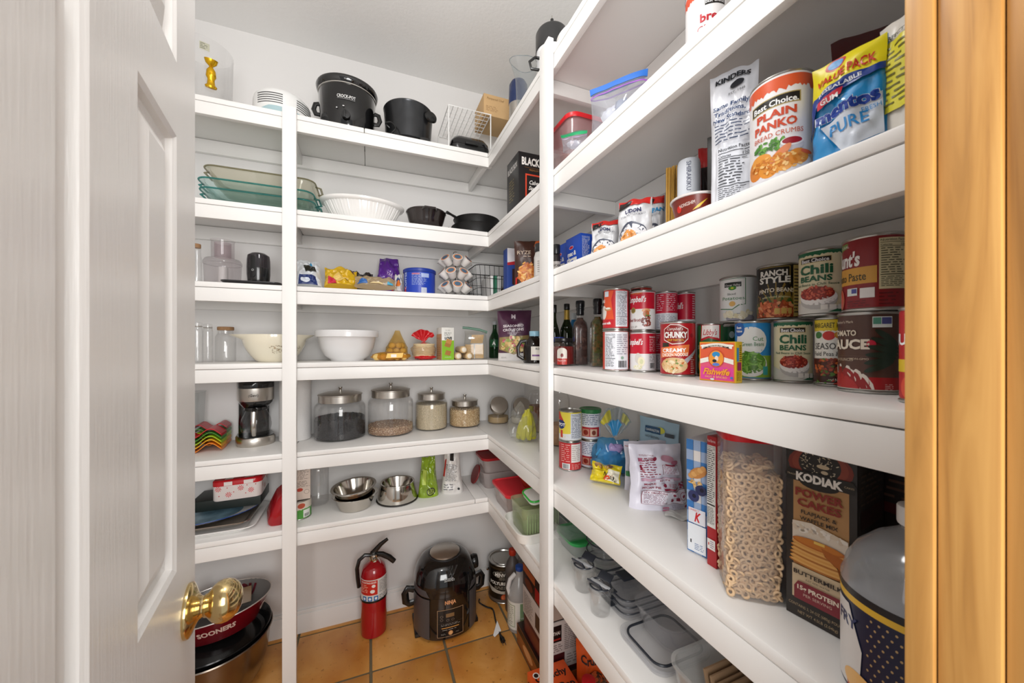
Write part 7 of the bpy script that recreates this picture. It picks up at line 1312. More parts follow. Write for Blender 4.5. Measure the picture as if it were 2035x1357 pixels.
decal(t, S_cyl(r_*1.012), [('r', -r_*.72, hc*.36, -r_*.28, hc*.82, '#0b0b0c'), ('e', -r_*.5, hc*.36, r_*.22, hc*.08, '#0b0b0c'), ('e', -r_*.5, hc*.82, r_*.22, hc*.06, '#0b0b0c'), ('e', -r_*.5, hc*.48, .004, .004, '#c9c9c9'), ('e', -r_*.5, hc*.48, .0028, .0028, '#0b0b0c')], 'button_panel')
xa, xb = bk(442, .045)[0], bk(561, .045)[0]
t = thing('serving_tray', 'flat black tray with rounded corners at the front of the third shelf', 'tray', ((xa+xb)/2, YB+.050, TC+.0003), 0)
mb = MB(); loft(mb, [((xb-xa)*.9, .075, .02, 0), (xb-xa, .090, .025, .008), (xb-xa, .090, .025, .011), ((xb-xa)*.95, .080, .02, .007)], None, True, True); mb.build('tray_body', mat('#1b1a1c', .3), t)
def chip(label, x1, x2, yt, d_, seed, col, items, rzo=0, tilt=-35, d=.06, cr=1.4, m=None, hsc=1.0, tw=1.0, cat='bag', lift=.0):
    X, Y, Z = bk((x1+x2)/2, d_); w = dia(x1, x2, Z)*1.1; h = (hh(yt, Z)-TC)*hsc
    a = face(X, Y)+rzo; lift += abs(sin(radians(tilt)))*d*.62+.002
    return pouch('snack_bag', label, cat, (X, Y-.01, TC+.0008+lift), a, w, h, d, col, seed, rot=(radians(tilt), 0, a), m=m or mat(col, .2, coat=.5), crump=cr, items=items, bulge=.5, topw=tw)
chip('white, blue and black crumpled snack bag against the left post', 586, 640, 520, .13, 111, '#dfe3e6', [('p', [(-.035, .0), (.035, .0), (.03, .04), (-.035, .045)], '#22356f'), ('p', [(-.01, .05), (.035, .06), (.03, .085), (-.02, .08)], '#2a2a22'), ('p', [(.0, .09), (.012, .11), (.02, .09)], '#2f9ac8'), ('e', -.01, .02, .018, .012, '#dfe6f0')], tilt=-18, tw=.8)
chip('yellow crumpled snack bag lying beside the blue and white one', 648, 708, 536, .14, 112, '#e2b71f', [('p', [(-.05, 0), (-.01, 0), (-.03, .03), (-.05, .03)], '#d0304c'), ('p', [(.03, .07), (.055, .06), (.05, .09), (.03, .09)], '#5c2a5c'), ('e', 0, .03, .03, .014, '#e9c86c')], tilt=-30, cr=2.0)
chip('dark snack bag with orange print behind the clear bread bag', 698, 740, 542, .225, 113, '#2a211f', [('e', .0, .04, .018, .010, '#d98a2c'), ('s', 0, .03, .03, .02, 10, .006, ['#6a4a2a', '#d9a84c'], .5)], tilt=-30)
chip('purple chip bag with pointed upper corner', 746, 800, 514, .215, 114, '#5c2392', [('t', 'TAKIS', .008, .085, .018, '#d9b9e0', {'rot': -.4}), ('r', .012, .0, .040, .032, '#b9281f'), ('p', [(-.038, .02), (-.01, .015), (-.015, .05), (-.035, .05)], '#7a34b9')], tilt=-12, tw=.62, cr=1.2)
chip('clear bag of cookies with blue print at the front of the third shelf', 708, 784, 560, .045, 115, '#d9c29a', [('p', [(-.07, .002), (-.03, .002), (-.035, .02), (-.065, .02)], '#2a62a8'), ('p', [(.045, .002), (.07, .002), (.07, .016), (.05, .016)], '#3f9fc0'), ('r', -.02, .004, .03, .010, '#e6cf9a')], tilt=-50, m=clear('#f0e6d4', .55, .12, '#dcc8a4'), hsc=1.7, d=.03)
chip('white, orange and red snack bag leaning on the blue coffee can', 782, 800, 548, .115, 116, '#dcd9d6', [('e', 0, .03, .012, .014, '#e07a2c'), ('e', 0, .05, .010, .008, '#2a4a8c')], tilt=-10, tw=.7)
t = can('royal blue plastic coffee can with ribbed lid', 803, 865, 534, 'b', .115, 'C', '#1d3fae', lambda r, h: [('t', 'COFFEE', -r*1.05, h*.55, h*.2, '#b9c6e6', {'rot': 1.57, 'bold': .02}), ('r', -r*1.2, h*.05, -r*.98, h*.3, '#b92c2c'), ('n', -r*.5, h*.35, r*.55, h*.82, 11, '#9fb2dd'), ('r', r*.1, h*.66, r*.6, h*.82, '#a8b8e0'), ('r', -r*.5, h*.76, r*.0, h*.82, '#b06a8a'), ('r', r*.1, h*.05, r*.45, h*.26, '#b9bfd0')], grp_cat='canister', h=.112)
r_ = dia(803, 865, bk(834, .115)[2])/2
MB().lathe([(r_+.001, .098), (r_+.004, .101), (r_+.004, .112), (r_+.001, .115), (r_*.8, .114), (0, .113)], None, 48, flute=0).build('lid', mat('#1a3795', .3), t)
# coffee pod carousel
X, Y, Z = bk(905, .105)
t = thing('pod_carousel', 'chrome wire carousel holding three tiers of white coffee pods', 'rack', (X, Y, TC+.0003), face(X, Y)+.15)
MB().cyl(.055, 0, .005, CHROME, 36, .002).build('base_plate', None, t)
MB().tube([(0, 0, .005), (0, 0, .195)], .0035, None, 8).build('centre_rod', CHROME, t)
MB().tube([(.010*sin(a), 0, .203-.010*cos(a)) for a in [2*pi*i/16 for i in range(16)]], .0022, None, 6, True).build('top_ring', CHROME, t)
PODW = mat('#e4e0dc', .4); PODL = mat('#d9cfc6', .4); PODO = mat('#d28a5a', .4)
pods = []
for tier, z in enumerate((.040, .101, .161)):
    MB().tube([(.021*cos(a), .021*sin(a), z-.012) for a in [2*pi*i/28 for i in range(28)]], .0013, None, 5, True).build('tier_ring', CHROME, t)
    for k in range(7):
        a = 2*pi*(k+.5*(tier % 2))/7-pi/2; T = Matrix.Translation((X, Y, TC+z)) @ RZ(face(X, Y)+.15) @ RZ(a) @ TM((.053, 0, 0)) @ RY(radians(48))
        lab = '%s tier, %s' % (('bottom', 'middle', 'top')[tier], (['front', 'front right', 'right', 'back right', 'back left', 'left', 'front left'] if tier % 2 == 0 else ['just right of front', 'right', 'back right', 'back', 'back left', 'left', 'just left of front'])[k])
        if not pods:
            p = thing('coffee_pod', 'white coffee pod with orange ringed lid on carousel, '+lab, 'coffee pod', (0, 0, 0), 0, 'coffee pods on the wire carousel')
            pc_ = MB().lathe([(0, -.020), (.015, -.020), (.0165, -.018), (.0205, .018), (.0235, .019), (.0235, .0205), (.0, .0207)], None, 24).build('pod_cup', PODW, p)
            MB().lathe([(.0205, .0209), (.0180, .0212), (.0145, .0212)], None, 24).build('lid_ring', PODO, pc_)
            MB().add([(.0145*cos(2*pi*i/20), .0145*sin(2*pi*i/20), .0211) for i in range(20)], [tuple(range(20))]).box(-.0045, .0045, -.002, .002, .0212, .0214, mat('#4a6a84', .4)).build('lid_foil', PODL, pc_)
        else: p = copy_tree(pods[0]); p['label'] = 'white coffee pod with orange ringed lid on carousel, '+lab
        p.matrix_world = T; pods.append(p)
# wire basket with notebooks
BW = mat('#1b1a19', .4, .5)
x0, x1, y0, y1 = bk(945, .06)[0], .775, YB+.045, WY-.03
t = thing('wire_basket', 'black wire basket standing in the corner of the third shelf', 'basket', ((x0+x1)/2, (y0+y1)/2, TC+.0003), 0)
hw, hd, bh = (x1-x0)/2, (y1-y0)/2, .15
for z, s_ in ((.003, .9), (.045, .93), (.09, .96), (bh, 1.0)): MB().tube([(x, y, z) for x, y in rbox_pts(hw*2*s_, hd*2*s_, .03)], .0022 if z == bh else .0013, None, 5, True).build('hoop_wire', BW, t)
for i in range(13):
    u = -.9+1.8*i/12
    for s_ in (-1, 1): MB().tube([(hw*u*.9, s_*hd*.9, .003), (hw*u, s_*hd, bh)], .0012, None, 4).build('side_wire', BW, t)
for i in range(9):
    u = -.85+1.7*i/8
    for s_ in (-1, 1): MB().tube([(s_*hw*.9, hd*u*.9, .003), (s_*hw, hd*u, bh)], .0012, None, 4).build('side_wire', BW, t)
for i in range(7):
    u = -.85+1.7*i/6; MB().tube([(hw*u*.9, -hd*.9, .003), (hw*u*.9, hd*.9, .003)], .0012, None, 4).build('bottom_wire', BW, t)
for k, (dx, cs, lb) in enumerate(((.080, '#e6e4e2', 'white booklet standing in the black wire basket'), (.098, '#2f7a5c', 'green spined booklet standing in the black wire basket'), (.118, '#dfdedc', 'white booklet with ruled edge in the black wire basket'))):
    b_ = thing('booklet', lb, 'booklet', (x0+dx, YB+.10, TC+.006), 0, 'booklets in the wire basket'); MB().box(-.007, .007, -.04, .10, 0, .100, mat(cs, .5), .001).build('cover', None, b_)
mb = MB(); blob(mb, 0, .03, 0, .05, .032, .05, mat('#6f5c4c', .3, vary=.3, vscale=30), 131, 10); o = thing('snack_bag', 'brown wrapped bundle in the black wire basket', 'bag', (x0+.20, YB+.16, TC+.006), 0); mb.build('bag_film', None, o)
# ================================================================ SHELF D BACK
gjar('empty glass jar with glass stopper, leftmost of the three jars', 380, 404, 640, 'b', .10, 'D', None, 0, 'wire', h=.150)
gjar('empty glass jar with wire bail, between two others', 402, 424, 636, 'b', .16, 'D', None, 0, 'wire', h=.148)
gjar('empty wide glass jar with brown cork lid beside the cream bowl', 427, 470, 642, 'b', .215, 'D', None, 0, 'cork', prof=[(.95, 0), (1, .03), (1, .70), (.86, .78), (.74, .81), (.74, .93), (.78, .94)], h=.140)
X, Y, Z = bk(547, .150); r_ = .112; hc = .108
t = thing('mixing_bowl', 'cream glass mixing bowl with pour handles and small floral print', 'bowl', (X, Y, TD+.0003), face(X, Y))
mb = MB()
def pyx(u, v):
    a = 2*pi*u; z = hc*v; r = r_*(.52+.48*sin(min(1, v*1.02)*pi/2)**.8)
    lip = max(0, cos(a-pi))**14*.042+max(0, cos(a))**14*.030
    return ((r+lip*max(0, v-.82)/.18)*cos(a), r*sin(a), z)
mb.grid(pyx, 72, 16); mb.grid(lambda u, v: (lambda p: (p[0]*.965, p[1]*.965, p[2]*.97+.003))(pyx(1-u, v)), 72, 12); 
mb.add([pyx(i/72, 1) for i in range(72)]+[(lambda p: (p[0]*.965, p[1]*.965, p[2]*.97+.003))(pyx(i/72, 1)) for i in range(72)], [(i, (i+1) % 72, 72+(i+1) % 72, 72+i) for i in range(72)])
mb.add([(pyx(i/36, 0)) for i in range(36)], [tuple(range(36))]); mb.build('bowl_body', mat('#e9e1cb', .15, coat=.5), t)
def S_py(u, v, o):
    a = -pi/2+u/r_; r = r_*(.52+.48*sin(min(1, v/hc*1.02)*pi/2)**.8)+o; return (r*cos(a), r*sin(a), v)
decal(t, S_py, [('s', .005, .050, .028, .016, 46, .0026, ['#a89a80', '#8f8068', '#b9ad94'], .4), ('s', .085, .052, .026, .014, 40, .0026, ['#a89a80', '#8f8068'], .4), ('e', -.002, .055, .004, .004, '#b9a68a'), ('e', .012, .048, .004, .004, '#a8967a')], 'floral_print')
X, Y, Z = bk(691, .150); r_ = dia(630, 752, Z)/2; hc = .128
t = thing('mixing_bowl', 'plain white plastic mixing bowl with wide rim band', 'bowl', (X, Y, TD+.0003), 0)
MB().lathe([(0, .003), (r_*.52, .003), (r_*.54, 0), (r_*.56, .006), (r_*.74, .022), (r_*.88, .055), (r_*.955, hc*.78), (r_*.96, hc*.79), (r_*1.04, hc*.79), (r_*1.055, hc*.97), (r_*1.04, hc), (r_*.99, hc), (r_*.95, hc*.8), (r_*.86, .055), (r_*.70, .024), (0, .010)], None, 72).build('bowl_body', mat('#ebeaea', .22, coat=.3), t)
# net bag of yellow potatoes
X, Y, Z = bk(788, .20)
t = thing('produce_net', 'hanging-topped yellow net bag filled with small yellow potatoes', 'bag', (X, Y, TD+.0003), face(X, Y))
rn = random.Random(9); POT = mat('#e4c274', .45, vary=.15, vscale=30)
pp = MB().ball((0, 0, 0), .0155, None, 1.12, .95, .92, 14, 9)
spots = [(x, y, z) for z, L in ((.036, [(-.030, 0), (0, -.010), (.029, .004), (-.014, .028), (.016, .03)]), (.062, [(-.020, .006), (.010, .0), (.026, .018), (-.002, .028)]), (.0145, [(-.030, .0), (-.002, -.006), (.026, .0), (.01, .03)])) for x, y in L]
p0_ = None
for i, (x, y, z) in enumerate(spots):
    if p0_ is None: p0_ = pp.build('potato', POT, None); o = tag(p0_, None, 'potato', 'potatoes in the yellow net')
    else: o = p0_.copy(); COL.objects.link(o)
    o.matrix_world = Matrix.Translation((X, Y, TD)) @ RZ(face(X, Y)) @ TM((x, y, z+.003)) @ RZ(rn.random()*6) @ RX(rn.uniform(-.4, .4))
    o['label'] = 'small yellow potato in the net bag, %s layer, %s' % ('lowest' if z < .02 else 'middle' if z < .05 else 'top', ('left' if x < -.01 else 'right' if x > .012 else 'middle')+(' rear' if y > .017 else ' centre' if y > .003 else ' front'))
def netf(u, v):
    a = 2*pi*u; z = .120*v if False else .135*v; r = .050*(1-max(0, (v-.42)/.58)**.8*.80)*min(1, .55+v*3); k = 1+.06*noise.noise(Vector((cos(a)*2, sin(a)*2, v*4)))
    return (r*k*cos(a)+.004*v, r*.8*k*sin(a)+.012, max(.001, z))
mb = MB(); mb.grid(netf, 40, 24); mb.build('net_mesh', clear('#fbeec8', .16, .5, '#e6b450'), t, autos=False)
X, Y, Z = bk(777, .055)
t = thing('produce_bag', 'clear flat bag of gold potatoes lying at the front of the eye-level shelf', 'bag', (X, Y, TD+.0003), face(X, Y))
for i in range(10):
    o = p0_.copy(); COL.objects.link(o); row = i % 5; o.matrix_world = Matrix.Translation((X, Y, TD)) @ RZ(face(X, Y)) @ TM((-.056+.027*row, -.012 if i < 5 else .018, .0165)) @ RZ(rn.random()*6)
    o['label'] = '%s gold potato of %s row in the flat clear bag' % (['leftmost', 'second', 'middle', 'fourth', 'rightmost'][row], 'front' if i < 5 else 'back'); o['group'] = 'potatoes in the flat bag'
mb = MB(); blob(mb, 0, .018, .003, .080, .019, .042, clear('#f0cf6c', .30, .12, '#e6b84c'), 141, 16, .08); mb.build('bag_film', None, t)
decal(t, lambda u, v, o: (u, -.040-o, .012+v), [('p', [(-.02, .0), (.045, .002), (.05, .022), (-.015, .020)], '#e6b83a'), ('r', .000, .004, .022, .016, '#e9e4dc')], 'paper_label')
# bread bag with red wrapper
X, Y, Z = bk(842, .12)
t = thing('tortilla_bag', 'bag of pale corn tortillas with twisted bright red wrapper top', 'bag', (X, Y, TD+.0003), face(X, Y))
for i in range(9): MB().cyl(.048-.001*(i % 2), .012+.0068*i, .0182+.0068*i, None, 28, .002, sy=.8, T=TM((.001*(i % 3), 0, 0))).build('tortilla', mat('#dcc69c', .8, vary=.1, vscale=30), t)
mb = MB(); blob(mb, 0, .042, 0, .056, .040, .042, clear('#f4ece0', .16, .1, '#efe6da'), 151, 14, .06); mb.build('bag_film', None, t)
mb = MB(); blob(mb, .004, .012, -.004, .050, .012, .044, mat('#c4161f', .25, coat=.4), 153, 14, .15); mb.build('red_base', None, t)
def fan2(u, v):
    a = (u-.5)*2.1; rr_ = .004+v*.062; k = .010*sin(u*pi*6)*v
    return (sin(a)*rr_*.9-.004, k, .082+cos(a)*rr_*.85+.008*noise.noise(Vector((u*6, v*3, 4))))
mb = MB(); mb.grid(fan2, 28, 9, mat('#c8161f', .22, coat=.5)); mb.grid(lambda u, v: ((u-.5)*(.012+.05*v), -.002+.004*sin(u*12), .082-.030*v), 12, 5, mat('#c8161f', .22, coat=.5)); mb.build('red_wrapper', None, t, autos=False)
# cracker carton
X, Y, Z = bk(884, .095); w, d, h = .058, .075, .146
t = box_thing('cracker_box', 'tall narrow white and lime green cracker carton', 'box', (X+.002, Y, TD+.0003), face(X, Y)+.32, w, d, h, '#e4e2dc')
decal(t, S_front(d), [('r', -w/2+.0005, .0005, w/2-.0005, h*.60, '#86b82c'), ('t', 'LOVE', .002, h*.67, .016, '#3a3a34', {'bold': .06, 'w': .034}), ('n', -w*.3, h*.74, w*.3, h*.86, 4, '#6a6a64'), ('n', -w*.2, h*.90, w*.25, h*.93, 1, '#8a8a84'), ('p', [(-.018, .062), (.008, .055), (.018, .075), (-.008, .083)], '#a8743c'), ('p', [(-.012, .078), (.012, .070), (.020, .088), (-.004, .096)], '#c08a4c'), ('p', [(-.016, .024), (.008, .018), (.016, .038), (-.008, .044)], '#a8743c'), ('t', 'GLUTEN FREE', 0, .012, .005, '#e9efdc', {})], 'printed_front')
decal(t, S_left(w), [('r', -d/2+.0005, .0005, d/2-.0005, h*.8, '#b98a5c'), ('n', -d*.4, h*.1, d*.4, h*.7, 10, '#8a6440')], 'printed_side')
# cookie rolls
for k, (px, z, lb) in enumerate(((906, .0165, 'left cookie roll at the bottom of the little pyramid'), (926, .0165, 'right cookie roll at the bottom of the little pyramid'), (916, .0455, 'cookie roll on top of the little pyramid'))):
    X, Y, Z = bk(px, .12)
    t = thing('cookie_roll', lb, 'package', (X+(-.0012 if k == 0 else .0012 if k == 1 else 0), bk(916, .12)[1], TD+z), 0, 'cookie rolls stacked in a pyramid')
    MB().lathe([(0, -.062), (.006, -.064), (.014, -.060), (.0165, -.055), (.0165, .055), (.014, .06), (0, .062)], None, 24, T=RX(-pi/2)).build('wrapper', mat('#d9b98a', .35, vary=.25, vscale=60), t)
    MB().lathe([(0, -.0655), (.006, -.066), (.011, -.063)], None, 16, T=RX(-pi/2)).build('twisted_end', mat('#e6dccb', .4), t)
# crackers in a zip bag
X, Y, Z = bk(945, .115)
t = thing('cracker_bag', 'clear zip bag with green seal holding sleeves of square crackers', 'bag', (X, Y, TD+.0003), face(X, Y))
CK = mat('#d9b071', .75, vary=.2, vscale=50)
for k, (cx0, cz, n, ang) in enumerate(((-.028, .0, 14, 0), (.018, .0, 14, 0), (.004, .072, 12, .16))):
    for i in range(n):
        MB().box(-.0205, .0205, -.02, .02, 0, .0042, None, .0008, T=TM((cx0, 0, cz+.004+.0047*i if k < 2 else cz+.002)) if k < 2 else TM((cx0-.028+.0048*i, 0, cz+.002)) @ RY(ang+pi/2) @ TM((-.022, 0, 0))).build('cracker', CK, t)
mb = MB(); loft(mb, [(.105, .056, .02, .001), (.110, .060, .02, .02), (.108, .058, .02, .07), (.10, .04, .016, .115), (.105, .012, .005, .135)], None); mb.build('bag_film', clear('#f6f6f4', .10, .08, '#efefec'), t, autos=False)
mb = MB(); mb.tube([(-.062, -.002, .150), (-.03, 0, .148), (.02, .002, .140), (.056, 0, .128)], .003, None, 6, flat=2.2); mb.build('green_seal', mat('#2a6a4c', .35), t)
# things on the right part of shelf D, left of the post
t, r_, h_ = bottle('juice_bottle', 'green glass bottle with white lettering behind the crouton bag', 972, 994, 648, 'b', .20, 'D', BP, clear('#4f9a5c', .35, .03, '#1f5a34'), '#1a4a28', ('#c9cdd0', .42, .9), lv=.5, h=.19)
decal(t, S_cyl(r_*1.01), [('r', -r_, h_*.3, r_, h_*.5, '#1c5a34'), ('t', 'A', -.004, h_*.4, .024, '#f0f0ea', {'bold': .05})])
X, Y, Z = rt(1022, .085); w_ = .142; h_ = .216
pouch('crouton_bag', 'purple topped crouton bag with clear window and white base', 'bag', (X, Y, TD+.0003), face(X, Y)-.05, w_, h_, .060, '#46213c', 161, m=mat('#4b243f', .3, coat=.2), crump=.5, bulge=.45, topw=1.05,
   items=[('t', 'M', -w_*.02, h_*.88, .024, '#c9bcc4', {'bold': .05}), ('t', 'SEASONED', -w_*.02, h_*.69, .015, '#efe6ea', {'w': w_*.62, 'bold': .02, 'rot': .05}), ('t', 'CROUTONS', -w_*.02, h_*.61, .015, '#efe6ea', {'w': w_*.64, 'bold': .02, 'rot': .05}), ('n', -w_*.2, h_*.52, w_*.22, h_*.565, 2, '#b9a0ac'), ('r', -w_*.49, h_*.01, w_*.49, h_*.15, '#d4d0ce'), ('p', [(-w_*.46, h_*.46), (w_*.46, h_*.50), (w_*.46, h_*.22), (0, h_*.12), (-w_*.46, h_*.22)], '#8f7a4c'),
          ('s', 0, h_*.32, w_*.44, h_*.14, 90, w_*.065, ['#d9b876', '#a8844a', '#6a7f3a', '#c9a05c', '#8fa04c', '#b9485c', '#e6d2a0'], .75), ('t', 'BOWL', -w_*.3, h_*.06, .008, '#9a9490')])
X, Y, Z = rt(1050, .045)
t, r_, h_ = bottle('syrup_jug', 'dark syrup jug with black loop handle and pale blue cap', 1040, 1084, 646, 'r', .070, 'D', [(.92, 0), (1, .03), (1, .50), (.85, .66), (.5, .78), (.38, .82), (.38, .86)], clear('#6a5648', .25, .04, '#3a2a20'), '#2a1710', ('#8fbcd0', .46, .84), lv=.55, h=.118)
MB().tube([(-r_*.95, 0, h_*.12), (-r_*1.45, 0, h_*.22), (-r_*1.5, 0, h_*.50), (-r_*1.2, 0, h_*.68), (-r_*.7, 0, h_*.70)], .0045, None, 8, flat=1.5).build('loop_handle', mat('#1d1613', .25), t)
decal(t, S_cyl(r_*1.01), [('r', -r_*.3, h_*.10, r_*1.1, h_*.52, '#dcd6cc'), ('t', 'ROBIT', r_*.45, h_*.45, .010, '#3a3a34', {'bold': .03}), ('r', -r_*.2, h_*.22, r_*1.0, h_*.27, '#6a3a7a')])
t, r_, h_ = bottle('bitters_bottle', 'small bottle with blue wrapper between crouton bag and syrup jug', 1052, 1066, 640, 'r', .125, 'D', [(1, 0), (1, .6), (.7, .75), (.5, .8)], mat('#7fb0cc', .35), None, ('#9fc6dc', .6, .82), h=.12)
t, r_, h_ = bottle('sauce_bottle', 'blue-capped brown jar behind jelly jar by the right post', 1100, 1122, 655, 'r', .135, 'D', [(1, 0), (1, .7), (.85, .8)], clear('#b9a080', .4, .04, '#8a6a4c'), '#7a5a3c', ('#2a3f9c', .95, .82), h=.095)
# ================================================================ SHELF E BACK
# nested taco holders
cols = ['#e8831c', '#ecae1c', '#a9c91c', '#3f8a2a', '#c2141f']
X, Y, Z = fl(418, 900, TE)
def taco(label, col, x, y, z, wd_=.150):
    t = thing('taco_holder', label, 'taco holder', (x, y, z), .06, 'stacked wavy taco holders')
    def wv(u, v):
        xx = (u-.5)*wd_; return (xx, (v-.5)*.072, .020+.1*wd_*sin(u*2*pi*1.5+.6))
    mb = MB(); mb.grid(wv, 30, 2); mb.grid(lambda u, v: (lambda p: (p[0], p[1], p[2]-.0035))(wv(1-u, v)), 30, 2)
    for v_ in (0, 1):
        mb.grid(lambda u, b: (lambda p: (p[0], p[1], p[2]-.0035*b))(wv(u, v_)), 30, 1)
    for u_ in (0, 1): mb.grid(lambda b, v: (lambda p: (p[0], p[1], max(0, p[2]-.0035*b-(.006 if b > .9 else 0)))) (wv(u_, v)), 2, 2)
    mb.build('wavy_plate', mat(col, .3), t, autos=False); return t
nm = ['orange', 'yellow-orange', 'lime green', 'dark green', 'red']
for i, c in enumerate(cols): taco('%s wavy taco holder, %s of the front stack' % (nm[i], ['bottom', 'second', 'middle', 'fourth', 'top'][i]), c, X-.048, Y+.045, TE+.0005+i*.0135)
for i, c in enumerate(cols): taco('%s wavy taco holder, %s of the rear stack' % (nm[i], ['bottom', 'second', 'middle', 'fourth', 'top'][i]), c, X-.030, Y+.125, TE+.0005+i*.0158, .100)
t = thing('storage_pitcher', 'clear plastic pitcher behind the coloured taco holders', 'pitcher', (-.672, 1.80, TE+.0003), 0)
mb = MB(); loft(mb, [(.08, .08, .02, 0), (.085, .085, .02, .004), (.10, .10, .025, .215), (.104, .104, .026, .22)], None, False, True); mb.build('clear_body', clear('#f2f4f4', .15, .05, '#dfe2e2'), t)
# coffee maker
X, Y, Z = fl(500, 884, TE); 
t = thing('coffee_maker', 'black and steel drip coffee maker with glass carafe', 'coffee maker', (X+.005, Y+.035, TE+.0003), face(X, Y)+.10)
cw = .122; BK_ = mat('#121212', .18, coat=.4)
mb = MB(); loft(mb, [(cw*1.02, .16, .055, 0), (cw*1.08, .165, .058, .004), (cw*1.08, .165, .058, .028), (cw*1.0, .158, .055, .034)], None, True, True); mb.build('warming_base', BRUSH, t)
mb = MB(); loft(mb, [(cw*1.0, .158, .055, .0345), (cw*1.0, .158, .055, .038)], None, True); mb.build('hot_plate', BK_, t)
mb = MB(); loft(mb, [(cw*.88, .055, .02, .030), (cw*.88, .055, .02, .17)], None, False, False, T=TM((0, .050, 0))); mb.build('rear_column', BK_, t)
mb = MB(); loft(mb, [(cw*.70, .10, .04, .150), (cw*.92, .145, .05, .170), (cw*.96, .155, .055, .180)], None, False, True); mb.build('filter_holder', BK_, t)
mb = MB(); loft(mb, [(cw*.98, .157, .056, .180), (cw*1.0, .158, .056, .182), (cw*1.0, .158, .056, .232)], None); mb.build('steel_band', BRUSH, t)
mb = MB(); loft(mb, [(cw*1.0, .158, .056, .2325), (cw*1.01, .160, .056, .236), (cw*1.01, .160, .056, .254), (cw*.92, .145, .05, .262), (cw*.6, .10, .03, .265)], None, True); mb.build('top_lid', BK_, t)
cf_ = MB().lathe([(0, .040), (.040, .041), (.050, .055), (.054, .078), (.050, .105), (.040, .128), (.036, .140), (.038, .146)], None, 40, T=TM((0, -.018, 0))).build('carafe', GLASS, t)
MB().lathe([(.040, .140), (.042, .142), (.040, .152), (0, .153)], None, 36, T=TM((0, -.018, 0))).build('carafe_lid', BK_, cf_)
MB().tube([(-.010, -.060, .146), (-.016, -.090, .138), (-.018, -.097, .100), (-.016, -.094, .060), (-.014, -.082, .050)], .009, None, 8, flat=.9).build('carafe_handle', STEEL, cf_)
decal(t, lambda u, v, o: (u, -.0795-o, v), [('t', '(Gevi)', -.016, .205, .014, '#5a544c', {'bold': .02}), ('r', -.014, .010, .010, .022, '#17171a'), ('e', -.014, .016, .004, .006, '#17171a'), ('e', .010, .016, .004, .006, '#17171a')], 'lettering')
# paper towel roll
X, Y, Z = fl(587, 872, TE)
t = thing('paper_towel_roll', 'plain white paper towel roll standing behind the left post', 'paper roll', (X, Y+.0, TE+.0003), 0)
MB().lathe([(.020, 0), (.058, 0), (.060, .002), (.060, .262), (.058, .265), (.020, .265), (.020, 0)], None, 56).build('paper_roll', mat('#e9e7e5', .85, bump=.4, bscale=150), t)
# canisters
def grains(nm_, r, cr_, ch, cols_, n, seed, asp=.65, top=None):
    """filling: a solid core plus individual grains resting on the side and the top"""
    return None
def canister(label, X, Y, r, hb, hl, fh, cols_, gr, gs, knob=.018, asp=.65, group='glass canisters with steel lids', grain_n=1100):
    t = thing('glass_canister', label, 'canister', (X, Y, TE+.0003), face(X, Y), group)
    MB().lathe([(0, .001), (r*.90, .001), (r*.985, .006), (r, .016), (r, hb*.80), (r*.97, hb*.87), (r*.88, hb*.94), (r*.80, hb*.96), (r*.79, hb), (r*.78, hb), (r*.78, hb*.955), (r*.94, hb*.86), (r*.97, hb*.80), (r*.97, .016), (r*.94, .008), (0, .006)], None, 56).build('glass_body', GLASS, t)
    ld_ = MB().lathe([(r*.82, hb*.955), (r*.84, hb*.96), (r*.84, hb+hl*.55), (r*.87, hb+hl*.60), (r*.87, hb+hl*.68), (r*.80, hb+hl*.74), (r*.60, hb+hl*.88), (r*.2, hb+hl), (0, hb+hl)], None, 56).build('steel_lid', BRUSH, t)
    MB().lathe([(.0055, hb+hl*.98), (.0055, hb+hl+knob*.6), (.009, hb+hl+knob*.85), (.009, hb+hl+knob), (0, hb+hl+knob*1.05)], None, 20).build('lid_knob', CHROME, ld_)
    gm = mat(cols_[0], .7, vary=.35, vscale=260); gm2 = mat(cols_[1], .6, vary=.2, vscale=200)
    MB().lathe([(0, .0065), (r*.92, .0068), (r*.960, .016), (r*.960, fh-.003), (r*.955, fh), (0, fh+gr*.5)], None, 40).build('filling', gm, t)
    mb = MB(); rn = random.Random(int(r*1e4)+seed_[0]); seed_[0] += 1
    for i in range(grain_n):
        if rn.random() < .72:
            a = -pi/2+rn.uniform(-1.9, 1.9); z = rn.uniform(.010, fh); p_ = (r*.957*cos(a), r*.957*sin(a), z)
        else:
            a = rn.random()*2*pi; q = r*.94*sqrt(rn.random()); p_ = (q*cos(a), q*sin(a), fh+gr*.5*rn.random())
        c = rn.choice(cols_[1:]); T = TM(p_) @ Matrix.Rotation(rn.random()*6.3, 4, (rn.random()-.5, rn.random()-.5, rn.random()+.01))
        g = gs*rn.uniform(.75, 1.15); mb.add([(g, 0, 0), (-g, 0, 0), (0, g*asp, 0), (0, -g*asp, 0), (0, 0, g*asp), (0, 0, -g*asp)], [(0, 2, 4), (2, 1, 4), (1, 3, 4), (3, 0, 4), (2, 0, 5), (1, 2, 5), (3, 1, 5), (0, 3, 5)], mat(c, .5), True, T)
    o = mb.build('loose_grains', None, t, autos=False); o['kind'] = 'stuff'
    return t
seed_ = [1]
X, Y, Z = bk(676, .185); canister('largest glass canister half full of black beans', X, 1.768, .1035, .165, .038, .090, ['#1c1b1e', '#242327', '#333238', '#17161a'], .004, .0032, asp=.62, grain_n=1500)
X, Y, Z = bk(777, .185); canister('glass canister with shallow layer of brown pinto beans', X, 1.770, .1000, .175, .038, .042, ['#a8876a', '#c9a888', '#a37f62', '#e0cbb0', '#8a6548'], .004, .0036, asp=.6, grain_n=1100)
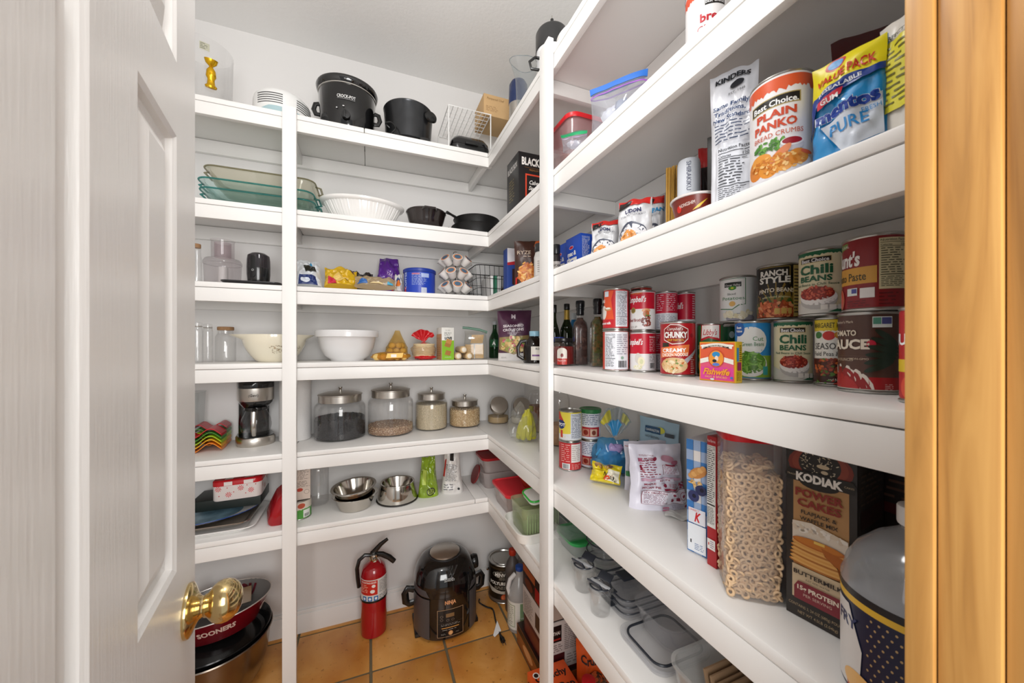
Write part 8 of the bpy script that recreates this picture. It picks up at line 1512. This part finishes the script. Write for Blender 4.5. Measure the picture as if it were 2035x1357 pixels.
X, Y, Z = bk(858, .21); canister('glass canister nearly full of cream coloured rice', X, 1.792, .0765, .150, .032, .122, ['#cbbb9c', '#d9ccb0', '#c4b391', '#e3d8c0'], .003, .0018, asp=.4, grain_n=1600)
X, Y, Z = bk(925, .21); canister('smallest upright glass canister full of rolled oats', X, 1.796, .0765, .108, .030, .086, ['#c4a578', '#dcc49a', '#b99466', '#e6d3ae'], .003, .0030, asp=.75, grain_n=1500)
# two tilted-mouth cookie jars
for k, (px, px2, X, Y, yl, col, lb) in enumerate(((960, 1003, .628, 1.800, 0, '#a8906a', 'slant-mouthed glass jar with steel lid and brown sugar, in the corner'), (1002, 1044, .735, 1.745, 0, '#d9d2c4', 'slant-mouthed glass jar with steel lid and white flour, by the right wall'))):
    t = thing('candy_jar', lb, 'jar', (X, Y, TE+.0003), face(X, Y)+.15, 'slant mouthed glass jars'); r_ = .055 if k == 0 else .052
    MB().lathe([(0, 0), (r_*.85, 0), (r_, .006), (r_, .070), (r_*.93, .105), (r_*.6, .135), (0, .142)], None, 40, sq=2.3).build('glass_body', GLASS, t)
    Tl = TM((-.002, -r_*.62, .088)) @ RX(radians(58))
    MB().lathe([(r_*.84, 0), (r_*.86, .004), (r_*.86, .022), (r_*.80, .027), (r_*.3, .030), (0, .031)], None, 40, T=Tl).build('steel_lid', BRUSH, t)
    MB().lathe([(0, .003), (r_*.85, .003), (r_*.96, .009), (r_*.96, .034), (0, .038)], None, 32, sq=2.3).build('contents', mat(col, .85, bump=.5, bscale=200), t)
# jars by the right wall, left of the post
gjar('tall glass jar with dark nuts by the right wall behind the bananas', 1050, 1084, 772, 'r', .235, 'E', '#7a4a34', .62, 'glass', h=.195)
gjar('empty glass jar beside the bananas, behind the right post', 1070, 1096, 772, 'r', .115, 'E', None, 0, 'steel', h=.17)
# bananas in a clear bag
X, Y, Z = fl(1042, 880, TE)
t = thing('banana_bunch', 'bunch of green-yellow bananas in a thin clear bag', 'bananas', (X+.012, Y+.012, TE+.0003), face(X, Y))
mb0 = None
for k, (x, y, a, ln, tl) in enumerate(((-.012, -.012, -.10, .125, .05), (.014, -.014, .16, .13, -.02), (.034, .004, .30, .125, -.10), (-.032, .006, -.28, .115, .15))):
    P = []; R_ = []
    for i in range(13):
        s = i/12; th_ = s*1.15; P.append((x+tl*.3*s+sin(a)*.02*s, y-.020*sin(th_*1.6)+.012, .012+ln*s)); R_.append(.0185*(sin(pi*min(1, s*.88+.09))**.45) if s < .86 else .0065)
    MB().tube(P, R_, None, 8).build('banana', mat('#c9c43a', .4, vary=.15, vscale=15), t)
MB().tube([(.02, .0, .128), (.024, .004, .150)], [.012, .009], None, 8).build('crown', mat('#7f7a34', .5), t)
mb = MB(); blob(mb, -.010, .075, .0, .058, .076, .040, clear('#f8f9f8', .10, .12, '#f2f2ee'), 171, 18, .22); mb.build('bag_film', None, t)
